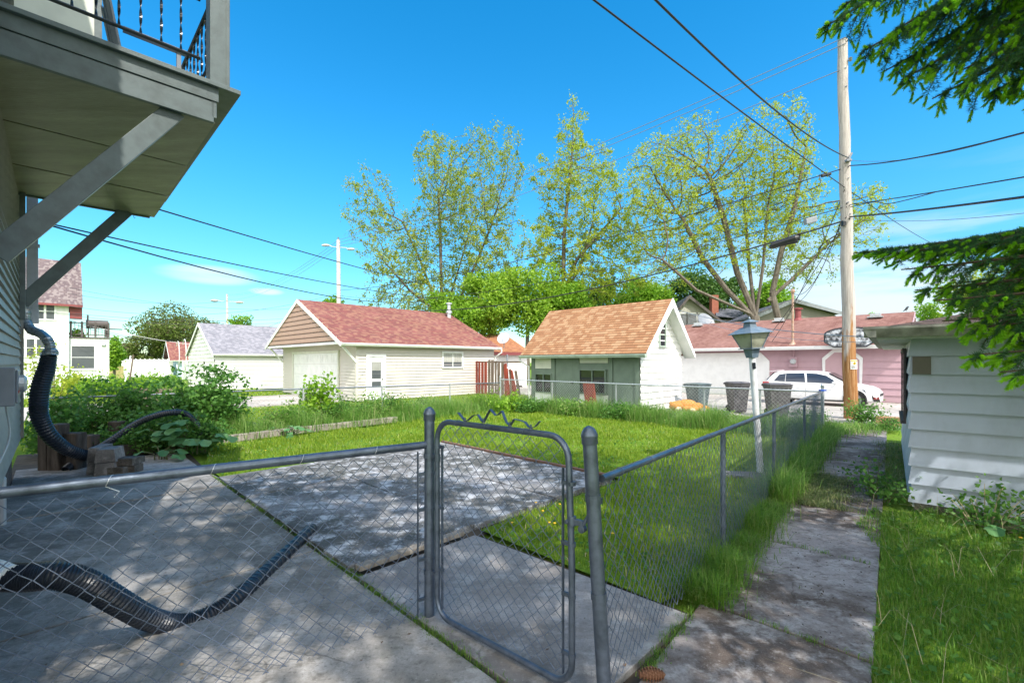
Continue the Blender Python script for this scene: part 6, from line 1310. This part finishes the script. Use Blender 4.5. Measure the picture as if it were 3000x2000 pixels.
# ------------------------------------------------------------------ bushes
gB = 'bramble bushes in the bed by the house'
bush('bramble_bush', 'bramble bush nearest to the house behind the hanging pipe', G(165, 1330), (.6, .5, 1.4), 18, 2200, .10, GREENS['bramble'], 11, gB)
bush('bramble_bush', 'bramble bush rising above the grey blocks', G(300, 1300), (.9, .6, 1.6), 24, 3400, .10, GREENS['bramble'], 12, gB)
bush('bramble_bush', 'bramble bush in the middle of the bed around the arching pipe', G(430, 1290), (.95, .6, 1.55), 24, 3600, .10, GREENS['bramble'], 13, gB)
bush('bramble_bush', 'tallest bramble bush at the right end of the bed', G(585, 1275), (1.15, .7, 2.0), 30, 6000, .10, GREENS['bramble'], 14, gB)
bush('bramble_bush', 'low dark bush spilling over the edging timber', G(420, 1328), (.8, .3, .7), 20, 2600, .06, GREENS['bramble'], 15, gB)
def burdock(name, label, c, n, size, hmax, rx, ry, seed):
    rng = np.random.RandomState(seed); t = thing(name, label, 'plant', c); lf_ = MB(); st = MB()
    for k in range(n):
        a = rng.uniform(0, 6.28); rad = rng.uniform(.2, 1); p = V(c)+V((math.cos(a)*rx*rad, math.sin(a)*ry*rad, 0)); h = rng.uniform(.35, 1)*hmax*(1.1-.5*rad); tp = p+Z*h+V((math.cos(a)*.08, math.sin(a)*.08, 0)); st.tube([V(c).lerp(p, .5), (V(c)+p)/2+Z*h*.6, tp], [.012, .01, .006], 5)
        s_ = size*rng.uniform(.6, 1.15); d_ = V((math.cos(a), math.sin(a), -.25)).normalized(); e_ = d_.cross(Z).normalized(); m_ = 14; i0 = len(lf_.v); lf_.v.append(tuple(tp)); nn = e_.cross(d_)
        for j in range(m_):
            b_ = 2*math.pi*j/m_; rr_ = s_*(.5+.07*math.sin(5*b_+k)+rng.uniform(-.03, .03)); lf_.v.append(tuple(tp+d_*(s_*.35+rr_*math.cos(b_))+e_*(rr_*.85*math.sin(b_))-Z*(.25*rr_*abs(math.cos(b_)))+nn*(.10*s_*math.sin(3*b_+k))))
        for j in range(m_): lf_.f.append((i0, i0+1+j, i0+1+(j+1) % m_))
    st.build('stems', MT['stem'], t); lf_.build('foliage', GREENS['burdock'], t, smooth=True); return t
burdock('burdock', 'large leaved burdock spreading beside the arching pipe', G(560, 1325), 34, .30, .9, .8, .4, 3)
burdock('burdock', 'small burdock rosette drooping over the edging timber', G(470, 1345), 8, .22, .3, .35, .15, 5)
burdock('dock_plant', 'broad leaved weed at the foot of the grey shed wall', G(2925, 1560), 9, .2, .14, .2, .12, 6)
burdock('dock_plant', 'dark broad leaves at the far left end of the tall grass bed', G(785, 1300)+V((0, 1.0, 0)), 10, .2, .35, .35, .2, 7)
bush('sapling', 'bright green leafy sapling in the bed before the white overhead door', G(928, 1240), (.42, .4, 1.75), 16, 1000, .13, GREENS['sap'], 21, cat='sapling')
bush('sapling', 'low spreading bright shrub left of the taller sapling', G(880, 1235), (.7, .35, .75), 10, 600, .12, GREENS['sap'], 22, cat='sapling')
bush('creeper', 'bright leafy creeper at the left end post of the back fence', G(1490, 1205)+V((0, -.3, 0)), (.45, .3, .95), 12, 700, .10, GREENS['sap'], 23)
bush('bush', 'small bush growing below the broken red board fence', G(1420, 1200), (.9, .4, .8), 14, 1200, .08, GREENS['mid'], 24)
bush('weed_clump', 'leafy weeds hugging the left side of the utility pole', G(2400, 1243)+V((0, .6, 0)), (.7, .4, .45), 12, 900, .06, GREENS['weed'], 25)
bush('weed_clump', 'taller leafy weeds at the right foot of the utility pole', G(2540, 1240), (.6, .4, .85), 14, 1200, .07, GREENS['weed'], 26)
bush('weed_clump', 'round weed clump at the alley edge left of the grey shed', G(2605, 1262), (.4, .3, .4), 10, 600, .06, GREENS['weed'], 27)
bush('shed_weed', 'leafy weeds climbing the left edge of the grey shed', V((4.78, 6.0, 0)), (.10, .5, .5), 10, 420, .06, GREENS['bramble'], 28)
bush('shed_weed', 'sprawling yellow stemmed weed at the corner of the grey shed', V((5.25, 5.05, 0)), (.45, .3, .5), 12, 420, .06, GREENS['weed'], 29, smat=MT['twig'])
bush('grass_seedlings', 'thin leafy stems poking through the fence near the side door', G(1110, 1205), (.3, .3, 1.0), 8, 260, .07, GREENS['tall'], 30)
bush('bramble_bush', 'leafy cane clump in front of the hump of the arching pipe', G(505, 1318), (.8, .25, 1.0), 20, 2600, .085, GREENS['bramble'], 16, gB)
bush('bramble_bush', 'leafy cane clump between the grey blocks and the arching pipe', G(385, 1322), (.55, .25, .8), 16, 1500, .085, GREENS['bramble'], 17, gB)
bush('bramble_bush', 'small leafy clump hiding the right foot of the arching pipe', G(585, 1322), (.45, .22, .85), 14, 1500, .085, GREENS['bramble'], 18, gB)
gW = 'rank weeds in the bed left of the lawn'
for k, (px, py, h, lb) in enumerate(((820, 1262, .75, 'weed patch at the left end of the pale timber'), (965, 1246, .85, 'lush weeds right of the bright sapling'), (1050, 1236, 1.0, 'tallest lush weeds before the tan side door'), (1140, 1226, .8, 'weeds at the far end of the sunlit timber'), (1260, 1204, .55, 'low weeds under the left fence below the small garage window'), (1560, 1212, .6, 'weeds along the back fence before the left shed window'), (1700, 1222, .65, 'weeds along the back fence around the leaning brown board'), (1850, 1236, .6, 'weeds along the back fence before the shed corner'), (2100, 1250, .5, 'weeds along the back fence below the bins'))):
    bush('weed_patch', lb, G(px, py)+V((0, .5, 0)), (.85, .3, h), 26, 2000, .075, GREENS['weed' if k % 2 else 'tall'], 60+k, gW if k < 5 else 'weeds along the back fence')
gH = 'sunlit hedge of canes before the white house'
for k, (px, d, lb) in enumerate(((300, 24, 'left part of the sunlit cane hedge below the roof deck'), (385, 24, 'middle part of the sunlit cane hedge by the leaning poles'), (470, 25, 'right part of the sunlit cane hedge below the dome tree'), (235, 25, 'leftmost part of the sunlit cane hedge'))):
    p = D(px, HZ, d); p.z = 0; bush('cane_hedge', lb, p, (1.3, .8, 1.35), 22, 1700, .13, GREENS['mid'], 40+k, gH)
p = D(560, HZ, 22); p.z = 0; bush('weed_thicket', 'pale weed thicket before the white garage gable', p, (1.6, .7, 1.0), 26, 1100, .09, GREENS['tall'], 46)
p = D(150, HZ, 19); p.z = 0; bush('young_tree', 'thin young tree with pale leaves before the white house', p, (.9, .8, 2.9), 10, 900, .13, GREENS['maple_far'], 47, cat='tree', stem=.02)
p = D(75, 1158, 22); p.z = 0; t = thing('air_conditioner', 'white box unit standing in the grass before the white house', 'box', p); MB().box(p-V((.5, 0, 0)), V((1.1, 0, 0)), V((0, .6, 0)), Z*.55).build('casing', MT['whitetrim'], t, bevel=.02); q = MB()
for k in range(8): q.box(p+V((-.4+.12*k, -.012, .1)), V((.05, 0, 0)), V((0, .01, 0)), Z*.35)
q.build('vent_slots', MT['bmetal'], t)
p = D(422, 1130, 18.5); p.z = 0; t = thing('willow_screen', 'dark grey brushwood screen in front of the cane hedge', 'fence', p); q = MB()
for k in range(42): q.tube([p+V((-.5+.028*k*1.4, R.uniform(-.02, .02), -.02)), p+V((-.5+.028*k*1.4, R.uniform(-.02, .02), .72+R.uniform(-.03, .03)))], .013, 4)
q.build('brushwood', MT['oldwood'], t); MB().box(p+V((-.5, -.03, .5)), V((1.65, 0, 0)), V((0, .02, 0)), Z*.02).build('wire', MT['iron'], t)
for (x0, y0, x1, y1, lb, mt_) in ((367, 1117, 383, 1042, 'white leaning garden stake left of its brown twin', 'whitetrim'), (380, 1112, 391, 1040, 'brown leaning garden stake right of its white twin', 'oldwood')): tag(MB().tube([D(x0, y0, 22), D(x1, y1, 22)], .035, 6).build('garden_stake', MT[mt_]), lb, 'stake')

# ------------------------------------------------------------------ trees
def gb(px, d): p = D(px, HZ, d); p.z = 0; return p
def ppx(px, py, d): p = D(px, py, d); return (p.x, p.y, p.z)
def st(base, *pts): return [tuple(base)]+[tuple(p) for p in pts]
gT = 'tall spring trees behind the garages'
d = 42; b = gb(1300, d)
tree('maple_tree', 'broad half bare tree rising behind the tan garage roof', b, [st(b, ppx(1295, 930, d)), st(ppx(1295, 930, d), ppx(1230, 760, d), ppx(1180, 650, d)), st(ppx(1295, 930, d), ppx(1290, 700, d), ppx(1285, 560, d)), st(ppx(1300, 930, d), ppx(1345, 880, d), ppx(1400, 760, d), ppx(1440, 660, d)), st(ppx(1300, 930, d), ppx(1340, 800, d+2), ppx(1370, 700, d+3)), st(ppx(1300, 930, d), ppx(1200, 850, d-1), ppx(1120, 760, d-2)), st(ppx(1300, 930, d), ppx(1400, 880, d), ppx(1500, 790, d))],
     [(ppx(1175, 690, d), (4.6, 4.2, 6.8), .33, .15), (ppx(1310, 610, d), (4.6, 4.2, 6.6), .3, .15), (ppx(1455, 660, d), (4.5, 4, 6.4), .25, .15), (ppx(1290, 860, d), (8.4, 4, 3.0), .28, .15)], 5200, .5, .65, .27, .016, 46000, .20, .25, GREENS['maple_pale'], MT['barkpale'], gT, 3)
d = 41; b = gb(1655, d)
tree('maple_tree', 'upright tree with one tall leader between the tan garage and the play shed', b, [st(b, ppx(1650, 880, d), ppx(1652, 700, d), ppx(1665, 560, d), ppx(1678, 430, d)), st(ppx(1650, 860, d), ppx(1690, 760, d), ppx(1760, 680, d), ppx(1820, 610, d)), st(ppx(1650, 870, d), ppx(1700, 780, d), ppx(1740, 640, d))],
     [(ppx(1668, 510, d), (2.6, 2.5, 4.3), .22, .1), (ppx(1640, 680, d), (3.0, 3, 4), .25, .15), (ppx(1775, 650, d), (3.3, 3, 4.8), .28, .15), (ppx(1700, 800, d), (5, 3, 2.8), .25, .2)], 3200, .5, .65, .27, .016, 29000, .21, .25, GREENS['maple_far'], MT['barkpale'], gT, 5)
d = 35; b = gb(2215, d)
tree('maple_tree', 'wide many stemmed tree behind the pink garage and utility pole', b, [st(b, ppx(2212, 925, d)), st(ppx(2212, 935, d), ppx(2130, 850, d), ppx(2060, 760, d), ppx(2000, 640, d)), st(ppx(2212, 925, d), ppx(2160, 800, d), ppx(2120, 640, d), ppx(2080, 520, d)), st(ppx(2212, 925, d), ppx(2195, 780, d+1), ppx(2180, 600, d+1)), st(ppx(2215, 925, d), ppx(2235, 780, d), ppx(2250, 600, d)), st(ppx(2285, 955, d), ppx(2262, 860, d), ppx(2288, 740, d), ppx(2322, 630, d), ppx(2345, 520, d), ppx(2362, 430, d)), st(ppx(2212, 925, d), ppx(2040, 850, d-1), ppx(1940, 760, d-2)), st(ppx(2250, 880, d), ppx(2330, 810, d), ppx(2400, 740, d))],
     [(ppx(2010, 590, d), (4.8, 4, 5.0), .27, .15), (ppx(2150, 570, d), (4.3, 4, 5.4), .22, .15), (ppx(2310, 500, d), (4.8, 4, 5.0), .27, .15), (ppx(2390, 690, d), (4.0, 4, 3.8), .14, .15), (ppx(1990, 740, d), (4, 3, 2.4), .10, .2)], 5600, .45, .55, .34, .015, 44000, .175, .23, GREENS['maple_far'], MT['barkpale'], gT, 8)
def leafy(label, px, ytop, hw, d, mat, n=5200, sz=.3, seed=1, ybot=None, grp=None, lobes=7):
    rng = np.random.RandomState(seed); b = gb(px, d); zt = H0+(HZ-ytop)/F*d; wr = hw/F*d; zb2 = (H0+(HZ-ybot)/F*d) if ybot else zt*.18; t = thing('leafy_tree', label, 'tree', b, grp)
    hz = (zt-zb2)/2; C_ = np.array([b.x, b.y, zb2+hz]); q = MB(); q.tube([b, V(C_)], [wr*.06+.08, .06], 8); cl = []
    for k in range(lobes*3):
        dv = rng.normal(size=3); dv /= np.linalg.norm(dv); c = C_+dv*np.array([wr, wr, hz])*rng.uniform(.45, .72); cl.append((c, rng.uniform(.22, .4)))
        if k < 12: q.tube([V(C_)-Z*hz*.6, V(c)], [.09, .03], 5)
    q.build('trunk', MT['barkpale'], t); P = []
    for c, r_ in cl:
        m_ = int(n/len(cl)); dv = rng.normal(size=(m_, 3)); dv /= np.linalg.norm(dv, axis=1)[:, None]; P.append(c+dv*np.array([wr, wr, hz])*r_*rng.uniform(.55, 1.08, (m_, 1))+rng.normal(size=(m_, 3))*.12)
    P = np.concatenate(P); P = P[P[:, 2] > .3]; v, f = quads_at(P, sz, .75, .25, rng, .15); npmesh('crown', v, f, mat, t); return t
gM = 'leafy trees behind the garages'
leafy('bright leafy tree directly behind the tan garage vent', 1330, 830, 110, 37, GREENS['mid'], 9000, .24, 1, 1010, gM)
leafy('bright leafy tree over the satellite dish hut', 1440, 770, 115, 38, GREENS['bright'], 12000, .24, 2, 1010, gM)
leafy('light green tree left of the play shed roof', 1545, 740, 115, 39, GREENS['bright'], 13000, .24, 3, 1000, gM)
leafy('light green tree directly above the play shed ridge', 1650, 810, 110, 40, GREENS['mid'], 9000, .25, 4, 990, gM)
leafy('dark tree behind the middle of the play shed ridge', 1760, 815, 110, 52, GREENS['dark'], 9000, .32, 5, 1000, gM)
leafy('mid green tree behind the right end of the play shed ridge', 1880, 795, 100, 50, GREENS['mid'], 9000, .32, 6, 980, gM)
leafy('dark tree above the grey house gable', 2015, 790, 120, 56, GREENS['dark'], 10000, .34, 7, 980, gM)
leafy('dark tree behind the brick chimney', 2120, 800, 95, 57, GREENS['dark'], 8000, .34, 8, 980, gM)
leafy('bright green round tree left of the dark house gable', 2240, 800, 85, 50, GREENS['mid'], 9000, .3, 9, 960, gM)
leafy('small round tree top just right of the utility pole', 2560, 905, 45, 60, GREENS['mid'], 2500, .3, 10, 1000, gM)
leafy('small tree behind the right end of the pink ridge', 2725, 882, 50, 50, GREENS['mid'], 3000, .28, 11, 1010, gM)
leafy('leafy tree above the grey shed roof behind the spruce twigs', 2900, 745, 130, 45, GREENS['maple_far'], 6500, .28, 12, 1000, gM)
leafy('wide olive green dome shaped tree left of the far lamp pole', 540, 893, 140, 74, GREENS['dome'], 20000, .34, 13, 1075, gM, 12)
leafy('lower left shoulder of olive trees beside the dome tree', 420, 975, 75, 70, GREENS['dome'], 5500, .34, 14, 1085, gM)
leafy('bright small tree top over the grey garage roof', 715, 918, 55, 60, GREENS['mid'], 3200, .34, 15, 1040, gM)
leafy('narrow bright tree right of the white house wing', 335, 985, 28, 46, GREENS['mid'], 2600, .26, 16, 1085, gM)
leafy('small green tree between the far lamp pole and the broad tree', 975, 868, 60, 50, GREENS['mid'], 2600, .3, 17, 960, gM)
rng = np.random.RandomState(5); n = 16000; px = rng.uniform(-2600, 5600, n); dd = rng.uniform(95, 130, n); hh = 3.2+1.8*np.sin(px*.011)+1.3*np.sin(px*.031+1)
P = np.stack([(px-1500)/F*dd, dd, rng.uniform(0, 1, n)**.7*hh+.2], 1); v, f = quads_at(P, .9, .8, .2, rng); tag(npmesh('distant_trees', v, f, GREENS['dome'], None, 'stuff'), 'low hazy line of distant trees along the horizon', 'trees')

# ------------------------------------------------------------------ spruce at the right, reaching over the path
def needles(path, ln, wd, per, rng, fwd=.55, spread=1.0):
    path = np.array(path); seg = path[1:]-path[:-1]; L_ = np.linalg.norm(seg, axis=1); tot = L_.sum(); n = max(3, int(tot*per)); s = np.sort(rng.uniform(0, tot, n)); cs = np.concatenate([[0], np.cumsum(L_)]); k = np.clip(np.searchsorted(cs, s)-1, 0, len(seg)-1)
    P = path[k]+seg[k]*((s-cs[k])/np.maximum(L_[k], 1e-6))[:, None]; T = seg[k]/np.maximum(L_[k], 1e-6)[:, None]; r = rng.normal(size=(n, 3)); r[:, 2] += .25; r -= (r*T).sum(1)[:, None]*T; r /= np.linalg.norm(r, axis=1)[:, None]
    d = r*spread+T*fwd; d /= np.linalg.norm(d, axis=1)[:, None]; side = np.cross(d, rng.normal(size=(n, 3))); side /= np.linalg.norm(side, axis=1)[:, None]+1e-9
    l = (ln*rng.uniform(.75, 1.15, n))[:, None]; return np.stack([P-side*wd, P+side*wd, P+d*l], 1).reshape(-1, 3)
SP = V((5.3, .35, 0)); spruce = thing('spruce_tree', 'dark spruce with bright new tips reaching in from the right edge', 'tree', SP)
rng = np.random.RandomState(77); ND = []; BD = []; tw = MB()
MB().tube([SP-Z*.1, SP+Z*6, SP+Z*12.5], [.24, .15, .02], 12).build('trunk', MT['barkbrown'], spruce)
def sbranch(p0, p1, sag, t0=.3, lat=.5, hang=.6, dens=1., nl=.030, upturn=0.):
    lat *= 1.55
    p0, p1 = np.array(p0, float), np.array(p1, float); n = 26; pl = []
    for i in range(n+1): t = i/n; q = p0+(p1-p0)*t; q[2] += sag*4*t*(1-t)*-1+upturn*t**4; pl.append(q)
    ln = np.linalg.norm(p1-p0); tw.tube([V(p) for p in pl], [.035*(1-i/n)**.8*(ln/4)+.004 for i in range(n+1)], 6)
    hs_ = p1-p0; hs_[2] = 0; hs_ /= np.linalg.norm(hs_); sd = np.array([hs_[1], -hs_[0], 0]); T = t0; ND.append(needles(pl[int(n*.7):], nl, .0016, 420, rng))
    while T < .99:
        i = min(int(T*n), n-1); c = pl[i]+(pl[i+1]-pl[i])*(T*n-i)
        for s_ in (-1, 1):
            L1 = lat*(1.12-T)**.5*rng.uniform(.6, 1.1)*(.4 if T > .93 else 1); d0 = hs_*.75+sd*s_*rng.uniform(.5, .95)+np.array([0, 0, rng.uniform(-.15, .15)-hang*.3]); d0 /= np.linalg.norm(d0); m_ = 7; lp_ = [c]
            for j in range(m_): q = lp_[-1]+d0*L1/m_; d0 = d0+np.array([0, 0, -hang*.22+ (.10 if j > 4 else 0)]); d0 /= np.linalg.norm(d0); lp_.append(q)
            ND.append(needles(lp_, nl, .0015, 700*dens, rng)); tw.tube([V(p) for p in lp_[::2]], [.0045, .0035, .003, .0025][:len(lp_[::2])], 3, cap=False); tips = [(lp_[-1], d0)]
            for j in range(0, m_):
                for s2 in (-1, 1):
                    if rng.uniform() < .25: continue
                    dj = lp_[j+1]-lp_[j]; dj = dj/np.linalg.norm(dj); s3 = np.cross(dj, [0, 0, 1.]); s3 /= np.linalg.norm(s3)+1e-9; d1 = dj*.75+s3*s2*.75+np.array([0, 0, rng.uniform(-.25, .1)]); d1 /= np.linalg.norm(d1); L2 = L1*.38*rng.uniform(.6, 1.2)*(1-.1*j); e = lp_[j]+d1*L2; e[2] -= .12*L2
                    ND.append(needles([lp_[j], (lp_[j]+e)/2+np.array([0, 0, .01]), e], nl, .0015, 700*dens, rng))
                    if rng.uniform() < .42: tips.append((e, d1))
            for (e, d1) in tips:
                if rng.uniform() < .85: BD.append(needles([e-d1*.012, e+d1*.055], .026, .0026, 2000, rng, 1.1, .7))
        T += .028/ (ln/4)/dens
def tipat(px, py, d): p = D(px, py, d); return (p.x, p.y, p.z)
for (px, py, d, z0, sg, lat, hang) in ((2402, 88, 3.7, 5.2, .05, .42, .85), (2530, 150, 3.4, 5.0, .05, .5, 1.0), (2440, 40, 4.1, 5.6, .0, .45, .8), (2640, 235, 3.3, 4.8, .05, .45, 1.05), (2800, 215, 3.0, 4.6, .05, .45, 1.1), (2900, 90, 2.9, 4.9, .0, .5, 1.1), (2700, 60, 3.6, 5.3, .0, .5, 1.0), (2960, 180, 3.3, 5.0, .0, .5, 1.1), (2560, -20, 3.9, 5.6, .0, .5, 1.0),
        (2500, 742, 3.9, 2.9, .12, .36, .35), (2800, 705, 3.5, 3.0, .10, .34, .5), (2640, 790, 3.4, 2.75, .1, .42, .9), (2740, 880, 3.1, 2.6, .10, .40, 1.0), (2850, 960, 2.9, 2.5, .05, .36, .9), (2930, 830, 3.2, 2.8, .1, .40, .9), (2990, 1000, 2.8, 2.4, .05, .34, .9), (2880, 760, 3.8, 3.0, .1, .40, .7),
        (2620, 90, 3.2, 4.9, .0, .45, 1.0), (2760, 140, 3.7, 4.9, .0, .45, 1.0), (2860, 10, 3.3, 5.0, .0, .5, 1.0), (2980, 30, 3.7, 5.3, .0, .5, 1.0), (2700, 720, 4.2, 3.0, .1, .38, .6), (2600, 745, 3.6, 2.9, .1, .32, .5), (2800, 830, 3.5, 2.8, .1, .4, .9), (2960, 900, 3.4, 2.7, .1, .4, .9), (2990, 780, 3.0, 2.8, .05, .4, .8),
        (2990, 285, 2.9, 4.4, .0, .5, 1.1), (2890, 280, 3.1, 4.5, .0, .5, 1.1), (2730, 290, 3.2, 4.6, .05, .45, 1.1), (2580, 215, 3.5, 4.9, .05, .45, 1.0), (2970, -20, 3.2, 5.2, .0, .5, 1.0), (2840, 1040, 2.8, 2.35, .05, .36, .9), (2930, 1090, 2.6, 2.2, .0, .36, .9), (2760, 940, 3.0, 2.5, .08, .38, 1.0), (3010, 1100, 2.5, 2.2, .0, .36, .9), (2680, 850, 3.3, 2.7, .1, .38, .9), (2880, 900, 3.0, 2.6, .05, .38, .9), (2940, 740, 3.4, 2.9, .08, .38, .7)):
    tp = tipat(px, py, d); sbranch((SP.x+.1*(tp[0]-SP.x), SP.y+.1*(tp[1]-SP.y), z0), tp, sg, .42, lat, hang)
tw.build('branches', MT['barkbrown'], spruce); v = np.concatenate(ND); npmesh('needles', v, np.arange(len(v)).reshape(-1, 3), GREENS['needle'], spruce)
v = np.concatenate(BD); npmesh('new_growth', v, np.arange(len(v)).reshape(-1, 3), GREENS['bud'], spruce)
# the rest of the spruce outside the frame: whorls of coarser sprays
P = []; q = MB()
for k in range(150):
    z0 = 1.6+10.4*(k/150); rad = 4.0*(1-(z0-1)/12.2)**.8+.2; a = k*2.399; ex = np.array([math.cos(a), math.sin(a), 0])
    e = np.array(SP)+ex*rad; zz_ = z0-rad*.15
    if e[1] > .15 and abs(e[0]) < 1.3*e[1]+.5 and zz_ < 1.8+.95*e[1]+.6: continue
    q.tube([V(SP)+Z*z0, V((e[0], e[1], zz_))], [.04, .008], 4); m_ = int(24*rad); t = rng.uniform(.15, 1, m_)
    P.append(np.array(SP)+ex*rad*t[:, None]+np.array([0, 0, 1.])*(z0+(zz_-z0)*t)[:, None]+rng.normal(size=(m_, 3))*np.array([.26, .26, .14])*(.4+.6*(1-t))[:, None])
q.build('rear_branches', MT['barkbrown'], spruce); P = np.concatenate(P); v, f = quads_at(P, .20, .38, .3, rng, .3); npmesh('rear_foliage', v, f, GREENS['needle'], spruce)
# tree behind the camera whose crown shades the patio
b = V((1.3, -4.2, 0)); tree('shade_tree', 'leafy garden tree standing behind the viewer and shading the patio', b, [st(b, (1.3, -4.2, 4.0), (1.2, -4.1, 6.5)), st((1.3, -4.2, 4.0), (3, -4, 7)), st((1.3, -4.2, 4.0), (-.5, -4.5, 7.5))],
     [((1.6, -4.0, 10.0), (5.6, 4.8, 5.2), 1, .1)], 700, .7, 1.2, .3, .025, 11500, .26, .4, GREENS['mid'], MT['barkpale'], None, 31)
